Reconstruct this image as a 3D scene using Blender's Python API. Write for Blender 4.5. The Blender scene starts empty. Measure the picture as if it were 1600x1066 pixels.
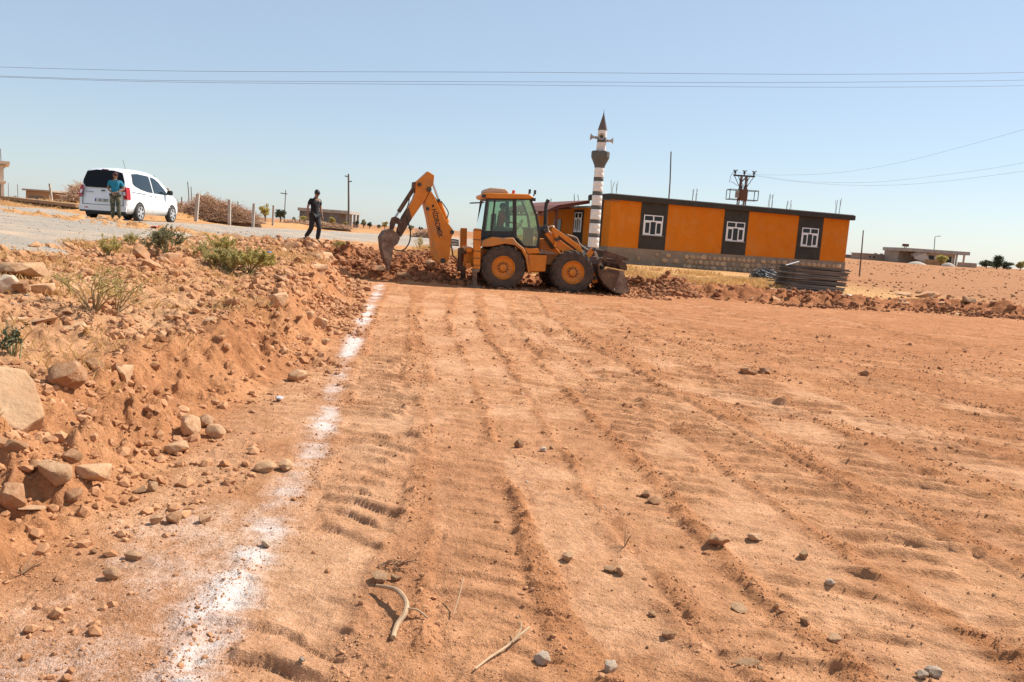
import bpy, bmesh, math, random
import numpy as np
from mathutils import Vector, Matrix, Euler

scene = bpy.context.scene
COL = scene.collection
rnd = random.Random(7)

# ------------------------------------------------------------------ camera
EYE = 1.6
FPX = 28.0 / 36.0 * 1600.0
ROLL = math.radians(3.9)
PITCH = math.radians(7.603)
_cp, _sp = math.cos(PITCH), math.sin(PITCH)
_cr, _sr = math.cos(ROLL), math.sin(ROLL)
_R = Vector((1, 0, 0)); _U = Vector((0, _sp, _cp)); _Fw = Vector((0, _cp, -_sp))
cam_d = bpy.data.cameras.new('camera'); cam = bpy.data.objects.new('camera', cam_d); COL.objects.link(cam)
cam_d.lens = 28.0; cam_d.sensor_width = 36.0; cam_d.clip_start = 0.1; cam_d.clip_end = 12000
cr = _R * _cr + _U * _sr; cu = _U * _cr - _R * _sr
M = Matrix(((cr.x, cu.x, -_Fw.x, 0), (cr.y, cu.y, -_Fw.y, 0), (cr.z, cu.z, -_Fw.z, EYE), (0, 0, 0, 1)))
cam.matrix_world = M
scene.camera = cam

# ------------------------------------------------------------------ light
SUN_EL, SUN_AZ = math.radians(48), math.radians(60)       # azimuth from +Y towards +X
world = bpy.data.worlds.new("World"); scene.world = world; world.use_nodes = True
nt = world.node_tree
for n in list(nt.nodes): nt.nodes.remove(n)
out = nt.nodes.new('ShaderNodeOutputWorld'); bg = nt.nodes.new('ShaderNodeBackground')
sky = nt.nodes.new('ShaderNodeTexSky'); sky.sky_type = 'NISHITA'; sky.sun_disc = False
sky.sun_elevation = SUN_EL; sky.sun_rotation = SUN_AZ
sky.altitude = 300; sky.air_density = 1.0; sky.dust_density = 0.5; sky.ozone_density = 2.0
bg.inputs['Strength'].default_value = 0.095
hz = nt.nodes.new('ShaderNodeMix'); hz.data_type = 'RGBA'; hz.inputs[0].default_value = 0.48; hz.inputs[7].default_value = (4.3, 5.15, 6.1, 1)      # even summer haze over the whole sky
nt.links.new(sky.outputs['Color'], hz.inputs[6]); nt.links.new(hz.outputs[2], bg.inputs['Color']); nt.links.new(bg.outputs['Background'], out.inputs['Surface'])
sd = bpy.data.lights.new('sun', 'SUN'); sd.energy = 5.0; sd.angle = math.radians(0.53); sd.color = (1.0, 0.95, 0.87)
sun = bpy.data.objects.new('sun', sd); COL.objects.link(sun)
sdir = Vector((math.sin(SUN_AZ) * math.cos(SUN_EL), math.cos(SUN_AZ) * math.cos(SUN_EL), math.sin(SUN_EL)))
sun.rotation_euler = sdir.to_track_quat('Z', 'Y').to_euler()
vs = scene.view_settings
vs.view_transform = 'Standard'; vs.look = 'None'; vs.gamma = 1.0; vs.use_curve_mapping = False
vs.exposure = 0.52
scene.cycles.max_bounces = 6; scene.cycles.transparent_max_bounces = 12

# ------------------------------------------------------------------ pixel -> world rays (survey of the place)
def ray(px, py):
    x = px - 800.0; y = 533.0 - py
    xu = x * _cr - y * _sr; yu = x * _sr + y * _cr
    return Vector((xu, FPX * _cp + yu * _sp, -FPX * _sp + yu * _cp))
def at(px, py, Y):
    d = ray(px, py); t = Y / d.y
    return Vector((d.x * t, Y, EYE + d.z * t))

# ------------------------------------------------------------------ numpy noise
def _hash(ix, iy, seed):
    h = (ix.astype(np.int64) * 374761393 + iy.astype(np.int64) * 668265263 + seed * 1442695041) & 0xffffffff
    h = ((h ^ (h >> 13)) * 1274126177) & 0xffffffff
    return ((h ^ (h >> 16)) & 0xffff) / 65535.0
def vnoise(x, y, seed=0):
    ix = np.floor(x); iy = np.floor(y); fx = x - ix; fy = y - iy
    ux = fx * fx * (3 - 2 * fx); uy = fy * fy * (3 - 2 * fy)
    a = _hash(ix, iy, seed); b = _hash(ix + 1, iy, seed); c = _hash(ix, iy + 1, seed); d = _hash(ix + 1, iy + 1, seed)
    return (a + (b - a) * ux + (c - a) * uy + (a - b - c + d) * ux * uy) * 2 - 1
def fbm(x, y, sc, octv=4, seed=0, gain=0.5):
    v = np.zeros_like(x); amp = 1.0; f = 1.0 / sc
    for o in range(octv):
        c, s = math.cos(0.7 * o), math.sin(0.7 * o)
        v += amp * vnoise((x * c - y * s) * f + 13.7 * o, (x * s + y * c) * f - 7.3 * o, seed + o)
        amp *= gain; f *= 2.03
    return v
def sst(a, b, x):
    t = np.clip((x - a) / (b - a), 0, 1); return t * t * (3 - 2 * t)
def gauss(x, s): return np.exp(-(x / s) ** 2)

# ------------------------------------------------------------------ terrain height
XB_Y = [-50, 2, 3.4, 4.3, 6, 7.7, 10.3, 16, 22.4, 60]; XB_X = [-1.9, -1.9, -2.0, -2.0, -2.2, -2.25, -2.5, -3.5, -4.5, -5.0]
YF_X = [-60, -5, -1.6, 3.85, 7.9, 12.4, 16.3, 40, 200]; YF_Y = [22.6, 22.9, 23.6, 25.3, 25.2, 25.9, 26.0, 28.5, 40]
CH = np.array([(-1.05, 1.2), (-1.08, 2.4), (-1.14, 3.26), (-1.2, 3.76), (-1.31, 4.98), (-1.4, 5.87), (-1.65, 7.23), (-1.97, 9.4), (-2.75, 14.96), (-3.72, 22.0)])
def polydist(x, y, P):
    """nearest distance (signed: + to the right of travel) and arc length along polyline P"""
    best = np.full(x.shape, 1e9); sd_ = np.zeros(x.shape); ss = np.zeros(x.shape); acc = 0.0
    for i in range(len(P) - 1):
        ax, ay = P[i]; bx, by = P[i + 1]; dx, dy = bx - ax, by - ay; L = math.hypot(dx, dy); dx /= L; dy /= L
        t = np.clip((x - ax) * dx + (y - ay) * dy, 0, L)
        ex = x - ax - t * dx; ey = y - ay - t * dy; d = np.hypot(ex, ey)
        m = d < best
        best = np.where(m, d, best); sd_ = np.where(m, np.sign(ex * dy - ey * dx) * d, sd_); ss = np.where(m, acc + t, ss)
        acc += L
    return best, sd_, ss, acc
def zleft(x, y):
    k = 1 - 0.72 * sst(30, 55, y)
    z = 0.85 + 0.055 * k * np.clip(-7 - x, -3, 9) + 0.14 * (1 - sst(9, 22, y)) + 0.10 * sst(40, 90, y)
    # earth bank beyond the road on the far left
    e = sst(0.0, 1.6, (y - (32.0 + 0.28 * (-14.5 - x)))) * sst(-14.6, -16.5, x)
    return z + 0.36 * e * (1 - sst(50, 80, y))
def zright(x, y):
    z = 0.30 + 0.0082 * (y - 28) - 0.16 * sst(6, 16, x) * (1 - sst(50, 110, y))
    return np.minimum(z, 1.50 + 0.04 * fbm(x, y, 60, 2, 5))
def zout(x, y):
    t = sst(-7.0, -0.5, x - 0.12 * np.clip(y - 30, 0, 60))
    zl, zr = zleft(x, y), zright(x, y)
    far = sst(90, 170, y)
    return (zl * (1 - t) + zr * t) * (1 - far) + np.minimum(zl, 1.5) * (1 - t) * far + zr * t * far
def outside(x, y):
    """>0 outside the dug pit, metres"""
    xb = np.interp(y, XB_Y, XB_X) + 0.16 * fbm(x * 0 + 3.1, y, 1.7, 3, 21)
    yf = np.interp(x, YF_X, YF_Y) + 0.25 * fbm(x, x * 0 + 9.0, 2.2, 3, 22)
    dl = xb - x; df = y - yf
    return np.maximum(dl, df), dl, df
TRK = []
def track(P, w=0.46, sp=0.22, A=0.016, skew=0.5, rut=0.012, side=1, lug=1.0, cov=0.0):
    TRK.append((np.array(P, float), w, sp, A, skew, rut, side, len(TRK) + 1, lug, cov))
# lug prints right beside the chalk line
track([(-0.80, 1.6), (-0.82, 3.2), (-0.86, 4.4), (-0.98, 6), (-1.22, 7.6), (-1.52, 9.4), (-2.25, 14.9), (-3.1, 21.8)], 0.50, 0.22, 0.020, 0.7, 0.010, 1, 1.2, 0.25)
# the long wheel runs that fan out from the digger towards the photographer
track([(1.02, 1.6), (0.72, 2.77), (0.53, 3.52), (0.30, 4.99), (0.06, 7.21), (-0.26, 9.5), (-0.9, 14), (-1.3, 22)], 0.44, 0.24, 0.010, 0.5, 0.022, -1, 0.7)
track([(0.10, 1.6), (-0.05, 3.2), (-0.25, 5.5), (-0.7, 9), (-1.4, 14), (-2.2, 22)], 0.44, 0.22, 0.012, 0.5, 0.014, 1, 0.8)
track([(1.55, 1.6), (1.15, 2.9), (0.90, 4.2), (0.65, 6), (0.3, 9), (-0.2, 14), (-0.6, 22)], 0.44, 0.24, 0.010, 0.5, 0.020, 1, 0.7)
track([(3.1, 2.8), (2.56, 4.96), (2.27, 6.34), (1.80, 8.56), (1.2, 12), (0.7, 16), (0.5, 22)], 0.09, 5, 0.026, 0.0, 0.018, 1, 0)
track([(2.75, 2.2), (2.15, 4.9), (1.85, 6.3), (1.42, 8.5), (0.9, 12), (0.4, 16), (0.2, 22)], 0.60, 0.26, 0.020, 0.8, 0.008, 1, 1.3, 0.3)
track([(2.1, 1.4), (1.85, 2.8), (1.62, 4), (1.35, 5.6), (1.0, 8), (0.4, 12), (0.0, 17)], 0.60, 0.27, 0.022, 0.9, 0.010, 1, 1.2)
track([(3.9, 2.6), (3.3, 4.2), (2.9, 6), (2.5, 8.5), (2.0, 12), (1.4, 17), (1.2, 22)], 0.62, 0.28, 0.020, 0.9, 0.010, 1, 1.2, 0.3)
track([(5.0, 3.4), (4.2, 5.4), (3.6, 7.5), (2.9, 10.5), (2.3, 14), (2.0, 20)], 0.62, 0.29, 0.020, 0.9, 0.010, 1, 1.2, 0.2)
track([(6.6, 5), (5.6, 7.5), (4.6, 10.5), (3.6, 15), (3.0, 21)], 0.62, 0.30, 0.022, 0.9, 0.010, 1, 1.2, 0.2)
track([(8.8, 7), (7.6, 10), (6.4, 13.5), (5.6, 18), (5.0, 23)], 0.62, 0.32, 0.022, 0.9, 0.010, 1, 1.1, 0.2)
track([(11.5, 10), (10, 13), (8.6, 17), (8, 23)], 0.62, 0.34, 0.024, 0.9, 0.010, 1, 1.1, 0.1)
track([(15, 13), (13, 16.5), (12, 22)], 0.62, 0.36, 0.024, 0.9, 0.010, 1, 1.1, 0.1)
# passes made across, swinging round to the right
track([(0.3, 17.5), (2.2, 14.5), (4.5, 12.4), (8, 11.2), (13, 11.4)], 0.5, 0.26, 0.018, 0.5, 0.016, 1, 0.9)
track([(-1.5, 21), (2, 19.2), (6, 18.2), (11, 18), (18, 19)], 0.5, 0.28, 0.018, 0.5, 0.018, 1, 0.8)
track([(0.8, 20.5), (5, 16.4), (9, 15.2), (16, 16)], 0.5, 0.28, 0.018, 0.5, 0.018, 1, 0.9)
track([(1.6, 9.5), (3.0, 8.0), (5.0, 7.0), (8, 6.8)], 0.5, 0.26, 0.018, 0.5, 0.014, 1, 0.9)
def height(x, y, fine=True, mask=None):
    x = np.asarray(x, float); y = np.asarray(y, float)
    o, dl, df = outside(x, y)
    zo = zout(x, y)
    wid = 0.72 + 1.0 * sst(18, 24, y) + 0.22 * fbm(x, y, 1.6, 3, 31)
    prof = sst(0, 1, o / wid)
    # crumbly brow: the bank bulges near its top edge
    brow = 0.10 * gauss(o - wid * 1.02, 0.26) * sst(0, 0.5, dl) * (0.7 + 0.5 * fbm(x, y, 0.9, 3, 33))
    z = zo * prof + brow
    # spoil ridge along the far edge
    ridge = gauss(df - 0.9, 0.75) * sst(-1.2, 0.0, o) * (0.12 + 0.22 * fbm(x, y, 1.3, 3, 41))
    ridge *= sst(-9, -5, x) * (1 - sst(60, 90, x))
    mound = 0.42 * gauss(x + 2.7, 1.5) * gauss(y - 25.6, 1.2) + 0.30 * gauss(x - 4.9, 0.8) * gauss(y - 25.6, 0.7)
    mound = mound + 0.22 * gauss(x - 15.5, 2.6) * gauss(y - 28.3, 1.2) + 0.12 * gauss(x + 6.2, 1.5) * gauss(y - 28.2, 1.6)
    z = z + np.maximum(ridge, 0) + mound
    pit = 1 - sst(-0.1, 0.5, o)
    z = z + 0.012 * fbm(x, y, 3.5, 2, 51) * pit + 0.035 * fbm(x, y, 2.4, 4, 52) * (1 - pit) * (1 - sst(60, 140, np.hypot(x, y)))
    # machine and van stand level
    vanm = 1 - sst(2.6, 4.6, np.hypot(x + 14.1, (y - 29.3) * 0.8))
    z = z * (1 - vanm) + 1.165 * vanm
    digm = (1 - sst(1.5, 2.3, np.hypot((x - 0.4) * 0.62, y - 24.35)))
    z = z * (1 - digm)
    if not fine: return z
    slope = prof * (1 - prof) * 4
    near = 1 - sst(26, 45, np.hypot(x, y))
    rough = np.clip(slope * 1.0 + 0.6 * sst(0.2, 0.7, dl) * (1 - sst(2.0, 4.2, dl)) + 1.1 * gauss(df - 0.9, 1.2) * sst(-1, 0, o), 0, 1.3)
    lump = fbm(x, y, 0.40, 6, 61, 0.58)
    rg = 1 - np.abs(fbm(x, y, 0.55, 3, 63)); rg2 = 1 - np.abs(fbm(x, y, 0.19, 4, 64, 0.55))
    z = z + near * rough * (0.085 * np.abs(lump) ** 1.2 * np.sign(lump) + 0.075 * np.maximum(fbm(x, y, 0.13, 4, 62), 0) + 0.06 * (rg ** 3 - 0.4) + 0.035 * (rg2 ** 4 - 0.3))
    # tyre tracks pressed into the loose pit floor
    tr = np.zeros_like(z); comp = np.zeros_like(z); rim = np.zeros_like(z)
    for (P, w, sp, A, skew, rut, side, seed, lug, cov) in TRK:
        x0, y0 = P.min(0) - 0.8; x1, y1 = P.max(0) + 0.8
        m = (x > x0) & (x < x1) & (y > y0) & (y < y1)
        if not m.any(): continue
        xx, yy = x[m], y[m]
        d, s_, s, L = polydist(xx, yy, P)
        s_ = s_ + 0.05 * fbm(xx, yy, 0.9, 3, 100 + seed); a = np.abs(s_)
        ends = sst(0, 1.0, s) * sst(0, 1.0, L - s)
        ph = s / sp + skew * s_ * side / sp * 0.55 + 0.25 * np.abs(s_) / sp + 0.16 * fbm(xx, yy, 0.30, 2, 140 + seed)
        li = np.floor(ph); fr = ph - li
        r1 = _hash(li, li * 0, 180 + seed); r2 = _hash(li, li * 0 + 1, 190 + seed)
        off = (r2 - 0.5) * w * 0.5
        hw_ = w * (0.30 + 0.28 * r1)
        ins = 1 - sst(hw_ * 0.85, hw_ * 1.1, np.abs(s_ - off))
        prof_l = np.where(fr < 0.13, fr / 0.13, np.clip(1 - (fr - 0.13) / 0.60, 0, 1)) - 0.35 * sst(0.78, 0.97, fr) * (fr < 0.985)
        keep = sst(-0.5, 0.1, fbm(xx, yy, 0.9, 3, 120 + seed) + cov)
        band = 1 - sst(w * 0.46, w * 0.60, a)
        brk = sst(-0.35, 0.45, fbm(xx, yy, 0.45, 3, 170 + seed))
        h = lug * A * 1.75 * (0.5 + 0.6 * r1) * prof_l * ins * keep - A * 0.45 * band
        rut = rut * 0.72
        h = h + rut * gauss(a - w * 0.60, 0.055) * (0.25 + 0.9 * brk) - rut * 0.7 * gauss(a - w * 0.47, 0.035) * brk
        if lug == 0: h = -A * gauss(s_, 0.03) + rut * (gauss(s_ - 0.07, 0.035) + 0.8 * gauss(s_ + 0.07, 0.03)) * (0.5 + 0.6 * brk)
        tr[m] += h * ends; comp[m] = np.maximum(comp[m], band * ends * (1 - 0.6 * keep)); rim[m] = np.maximum(rim[m], gauss(a - w * 0.60, 0.09) * ends * brk)
    # dense faint lug prints over the whole graded floor
    ph = (y + 0.31 * x) / 0.225 + 0.75 * fbm(x, y, 1.6, 3, 75) + 0.10 * fbm(x, y, 0.3, 2, 76); li = np.floor(ph); fr = ph - li
    strk = sst(0.0, 0.45, vnoise(x / 0.62 + 7.7 * _hash(li, li * 0, 77), li * 1.37 + 0.31, 78) + 0.25 * fbm(x, y, 2.2, 2, 79) + 0.06)
    rip = (np.where(fr < 0.10, fr / 0.10, np.clip(1 - (fr - 0.10) / 0.60, 0, 1)) - 0.2) * strk * (0.5 + 0.8 * _hash(li, li * 0 + 2, 80))
    rip = rip * (0.35 + 0.65 * sst(0.0, 1.4, x + 0.10 * y)) * (1 - 0.6 * sst(12, 22, y))
    tr = tr + 0.027 * rip * (1 - 0.5 * comp)
    # loose crumbs and soft unevenness between the runs
    crumb = np.maximum(fbm(x, y, 0.055, 3, 71) - 0.30, 0)
    patch = sst(-0.15, 0.5, fbm(x, y, 0.7, 3, 72))
    z = z + near * pit * (tr + (0.020 * crumb * (0.15 + 0.7 * patch + 0.9 * rim) + 0.0065 * fbm(x, y, 0.16, 5, 73, 0.66)) * (1 - 0.7 * comp))
    if mask is not None: mask['comp'] = comp * pit; mask['rim'] = rim * pit; mask['tr'] = tr * pit
    return z
def H(x, y): return float(height(np.array([x]), np.array([y]))[0])
def G(px, py, tmin=1.5, tmax=400):
    d = ray(px, py); d = d / d.y
    t = np.geomspace(tmin, tmax, 900)
    z = height(d.x * t, t, fine=tmax < 30)
    below = (EYE + d.z * t) < z
    i = int(np.argmax(below)) if below.any() else len(t) - 1
    lo, hi = t[max(i - 1, 0)], t[i]
    tt = np.linspace(lo, hi, 40); zz = height(d.x * tt, tt)
    b = (EYE + d.z * tt) < zz; j = int(np.argmax(b)) if b.any() else 39
    return Vector((d.x * tt[j], tt[j], float(zz[j])))

# ------------------------------------------------------------------ materials
def newmat(name):
    m = bpy.data.materials.new(name); m.use_nodes = True
    return m, m.node_tree, m.node_tree.nodes['Principled BSDF']
def node(nt, t, **kw):
    n = nt.nodes.new(t)
    for k, v in kw.items():
        if k in n.inputs: n.inputs[k].default_value = v
        else: setattr(n, k, v)
    return n
def rgba(c): return (c[0], c[1], c[2], 1.0)
def mixc(nt, fac, a, b, mode='MIX'):
    n = nt.nodes.new('ShaderNodeMix'); n.data_type = 'RGBA'; n.blend_type = mode
    for i, s in ((0, fac), (6, a), (7, b)):
        if hasattr(s, 'is_linked') or isinstance(s, bpy.types.NodeSocket): nt.links.new(s, n.inputs[i])
        elif i == 0: n.inputs[0].default_value = s
        else: n.inputs[i].default_value = rgba(s)
    return n.outputs[2]
def ramp(nt, src, p0, p1):
    r = nt.nodes.new('ShaderNodeMapRange'); r.inputs[1].default_value = p0; r.inputs[2].default_value = p1; r.clamp = True
    nt.links.new(src, r.inputs[0]); return r.outputs[0]
def noise_tex(nt, scale, detail=4, rough=0.6, coord='Object', stretch=None):
    tc = nt.nodes.new('ShaderNodeTexCoord'); n = nt.nodes.new('ShaderNodeTexNoise')
    n.inputs['Scale'].default_value = scale; n.inputs['Detail'].default_value = detail; n.inputs['Roughness'].default_value = rough
    if stretch:
        mp = nt.nodes.new('ShaderNodeMapping'); mp.inputs['Scale'].default_value = stretch
        nt.links.new(tc.outputs[coord], mp.inputs[0]); nt.links.new(mp.outputs[0], n.inputs['Vector'])
    else: nt.links.new(tc.outputs[coord], n.inputs['Vector'])
    return n.outputs[0]
def mat(name, c, rough=0.6, metal=0.0, c2=None, scale=6.0, lo=0.4, hi=0.65, bump=0.0, bscale=60.0, dust=None, dscale=3.0, dlo=0.5, dhi=0.75, vary=0.0, stretch=None, spec=None, coat=0.0):
    m, nt, b = newmat(name)
    col = None
    if c2 is not None:
        col = mixc(nt, ramp(nt, noise_tex(nt, scale, 5, 0.65, stretch=stretch), lo, hi), c, c2)
    if dust is not None:
        col = mixc(nt, ramp(nt, noise_tex(nt, dscale, 6, 0.7), dlo, dhi), col if col is not None else c, dust)
    if vary:
        oi = nt.nodes.new('ShaderNodeObjectInfo')
        hs = nt.nodes.new('ShaderNodeHueSaturation')
        mr = nt.nodes.new('ShaderNodeMapRange'); mr.inputs[3].default_value = 1 - vary; mr.inputs[4].default_value = 1 + vary
        nt.links.new(oi.outputs['Random'], mr.inputs[0]); nt.links.new(mr.outputs[0], hs.inputs['Value'])
        if col is not None: nt.links.new(col, hs.inputs['Color'])
        else: hs.inputs['Color'].default_value = rgba(c)
        col = hs.outputs[0]
    if col is None: b.inputs['Base Color'].default_value = rgba(c)
    else: nt.links.new(col, b.inputs['Base Color'])
    b.inputs['Roughness'].default_value = rough; b.inputs['Metallic'].default_value = metal
    if spec is not None: b.inputs['Specular IOR Level'].default_value = spec
    if coat: b.inputs['Coat Weight'].default_value = coat; b.inputs['Coat Roughness'].default_value = 0.08
    if bump:
        bp = nt.nodes.new('ShaderNodeBump'); bp.inputs['Strength'].default_value = 1.0; bp.inputs['Distance'].default_value = bump
        nt.links.new(noise_tex(nt, bscale, 5, 0.65), bp.inputs['Height']); nt.links.new(bp.outputs[0], b.inputs['Normal'])
    return m
def glassmat(name, tint, gloss=0.12, rough=0.03):
    m, nt, b = newmat(name); nt.nodes.remove(b)
    o = nt.nodes['Material Output']
    tr = nt.nodes.new('ShaderNodeBsdfTransparent'); tr.inputs[0].default_value = rgba(tint)
    gl = nt.nodes.new('ShaderNodeBsdfGlossy'); gl.inputs['Roughness'].default_value = rough; gl.inputs[0].default_value = (0.9, 0.95, 0.93, 1)
    fr = nt.nodes.new('ShaderNodeFresnel'); fr.inputs[0].default_value = 1.5
    ad = nt.nodes.new('ShaderNodeMath'); ad.operation = 'ADD'; ad.inputs[1].default_value = gloss; nt.links.new(fr.outputs[0], ad.inputs[0])
    mx = nt.nodes.new('ShaderNodeMixShader'); nt.links.new(ad.outputs[0], mx.inputs[0])
    nt.links.new(tr.outputs[0], mx.inputs[1]); nt.links.new(gl.outputs[0], mx.inputs[2]); nt.links.new(mx.outputs[0], o.inputs[0])
    return m
def leafmat(name, c, c2, trans=0.3):
    m, nt, b = newmat(name)
    oi = nt.nodes.new('ShaderNodeNewGeometry')
    col = mixc(nt, oi.outputs['Random Per Island'], c, c2)
    nt.links.new(col, b.inputs['Base Color']); b.inputs['Roughness'].default_value = 0.65
    tl = nt.nodes.new('ShaderNodeBsdfTranslucent'); nt.links.new(col, tl.inputs[0])
    mx = nt.nodes.new('ShaderNodeMixShader'); mx.inputs[0].default_value = trans
    nt.links.new(b.outputs[0], mx.inputs[1]); nt.links.new(tl.outputs[0], mx.inputs[2]); nt.links.new(mx.outputs[0], nt.nodes['Material Output'].inputs[0])
    return m

# ------------------------------------------------------------------ mesh builder
class MB:
    def __init__(s, xf=None): s.v = []; s.f = []; s.xf = xf
    def add(s, vs, fs):
        o = len(s.v)
        for p in vs:
            p = Vector(p)
            if s.xf is not None: p = s.xf @ p
            s.v.append(p)
        s.f += [tuple(i + o for i in f) for f in fs]; return s
    def box(s, c, d, rot=None):
        hx, hy, hz = d[0] / 2, d[1] / 2, d[2] / 2
        vs = [Vector((x, y, z)) for x in (-hx, hx) for y in (-hy, hy) for z in (-hz, hz)]
        if rot is not None: vs = [rot @ p for p in vs]
        c = Vector(c)
        return s.add([p + c for p in vs], [(0, 1, 3, 2), (4, 6, 7, 5), (0, 4, 5, 1), (2, 3, 7, 6), (0, 2, 6, 4), (1, 5, 7, 3)])
    def prism(s, pts, a, b):
        """polygon in (x,z), extruded along y from a to b"""
        n = len(pts); ar = sum(pts[i][0] * pts[(i + 1) % n][1] - pts[(i + 1) % n][0] * pts[i][1] for i in range(n))
        if ar < 0: pts = list(reversed(pts))
        vs = [(p[0], a, p[1]) for p in pts] + [(p[0], b, p[1]) for p in pts]
        fs = [tuple(range(n)), tuple(range(2 * n - 1, n - 1, -1))]
        fs += [(i, n + i, n + (i + 1) % n, (i + 1) % n) for i in range(n)]
        return s.add(vs, fs)
    def slab(s, pts, a, b):
        """polygon in (x,y), extruded along z"""
        n = len(pts); ar = sum(pts[i][0] * pts[(i + 1) % n][1] - pts[(i + 1) % n][0] * pts[i][1] for i in range(n))
        if ar < 0: pts = list(reversed(pts))
        vs = [(p[0], p[1], a) for p in pts] + [(p[0], p[1], b) for p in pts]
        return s.add(vs, [tuple(range(n - 1, -1, -1)), tuple(range(n, 2 * n))] + [(i, (i + 1) % n, n + (i + 1) % n, n + i) for i in range(n)])
    def beam(s, p0, p1, w, t, up=(0, 1, 0)):
        p0 = Vector(p0); p1 = Vector(p1); d = (p1 - p0).normalized(); u = Vector(up); sd_ = d.cross(u)
        if sd_.length < 1e-4: sd_ = d.cross(Vector((1, 0, 0)))
        sd_.normalize(); u = sd_.cross(d).normalized()
        vs = [p + sd_ * (i * w / 2) + u * (j * t / 2) for p in (p0, p1) for i, j in ((-1, -1), (1, -1), (1, 1), (-1, 1))]
        return s.add(vs, [(3, 2, 1, 0), (4, 5, 6, 7)] + [(i, (i + 1) % 4, 4 + (i + 1) % 4, 4 + i) for i in range(4)])
    def tube(s, pts, r, n=8, cap=True):
        pts = [Vector(p) for p in pts]; rs = r if isinstance(r, (list, tuple)) else [r] * len(pts)
        vs = []; fs = []; prev = None
        for i, p in enumerate(pts):
            d = (pts[min(i + 1, len(pts) - 1)] - pts[max(i - 1, 0)])
            if d.length < 1e-9: d = Vector((0, 0, 1))
            d.normalize()
            if prev is None:
                prev = d.cross(Vector((0, 0, 1)))
                if prev.length < 0.05: prev = d.cross(Vector((1, 0, 0)))
            u = (prev - d * prev.dot(d)).normalized(); prev = u; w = d.cross(u)
            for k in range(n):
                a = 2 * math.pi * k / n; vs.append(p + (u * math.cos(a) + w * math.sin(a)) * rs[i])
        for i in range(len(pts) - 1):
            for k in range(n):
                fs.append((i * n + k, i * n + (k + 1) % n, (i + 1) * n + (k + 1) % n, (i + 1) * n + k))
        if cap: fs += [tuple(range(n - 1, -1, -1)), tuple((len(pts) - 1) * n + k for k in range(n))]
        return s.add(vs, fs)
    def lathe(s, prof, o, axis='z', n=24, cap=True):
        o = Vector(o); vs = []; fs = []
        for r, h in prof:
            for k in range(n):
                a = 2 * math.pi * k / n; x, y = r * math.cos(a), r * math.sin(a)
                vs.append(o + (Vector((x, y, h)) if axis == 'z' else Vector((x, h, -y)) if axis == 'y' else Vector((h, x, y))))
        for i in range(len(prof) - 1):
            for k in range(n): fs.append((i * n + k, i * n + (k + 1) % n, (i + 1) * n + (k + 1) % n, (i + 1) * n + k))
        if cap: fs += [tuple(range(n - 1, -1, -1)), tuple((len(prof) - 1) * n + k for k in range(n))]
        return s.add(vs, fs)
    def build(s, name, m, parent=None, smooth=35, bevel=0.0, loc=None):
        me = bpy.data.meshes.new(name); me.from_pydata([tuple(p) for p in s.v], [], s.f); me.validate(clean_customdata=False)
        if m is not None: me.materials.append(m)
        bm = bmesh.new(); bm.from_mesh(me); bmesh.ops.recalc_face_normals(bm, faces=bm.faces); bm.to_mesh(me); bm.free()
        if smooth:
            me.polygons.foreach_set('use_smooth', [True] * len(me.polygons)); me.set_sharp_from_angle(angle=math.radians(smooth))
        ob = bpy.data.objects.new(name, me); COL.objects.link(ob)
        if parent is not None: ob.parent = parent
        if loc is not None: ob.location = loc
        if bevel:
            b = ob.modifiers.new('bevel', 'BEVEL'); b.width = bevel; b.segments = 2; b.limit_method = 'ANGLE'; b.angle_limit = math.radians(40)
        return ob
def raw_mesh(name, v, f, m, smooth=False):
    v = np.asarray(v, np.float32); f = np.asarray(f, np.int32)
    me = bpy.data.meshes.new(name); k = f.shape[1]
    me.vertices.add(len(v)); me.vertices.foreach_set('co', v.ravel())
    me.loops.add(f.size); me.loops.foreach_set('vertex_index', f.ravel())
    me.polygons.add(len(f)); me.polygons.foreach_set('loop_start', np.arange(0, f.size, k, dtype=np.int32))
    me.polygons.foreach_set('use_smooth', np.full(len(f), smooth))
    me.update(calc_edges=True)
    if m is not None: me.materials.append(m)
    return me
def raw_obj(name, v, f, m, smooth=False, parent=None):
    ob = bpy.data.objects.new(name, raw_mesh(name, v, f, m, smooth)); COL.objects.link(ob)
    if parent is not None: ob.parent = parent
    return ob
def tag(o, label=None, cat=None, group=None, kind=None):
    if label: o['label'] = label
    if cat: o['category'] = cat
    if group: o['group'] = group
    if kind: o['kind'] = kind
    return o
def thing(name, label, cat, loc=(0, 0, 0), rz=0.0, group=None):
    o = bpy.data.objects.new(name, None); COL.objects.link(o); o.empty_display_size = 0.2
    o.location = loc; o.rotation_euler = (0, 0, rz); return tag(o, label, cat, group)
def dup(o, parent=None):
    c = o.copy(); COL.objects.link(c); c.parent = parent
    for ch in list(o.children): dup(ch, c)
    return c

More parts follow.
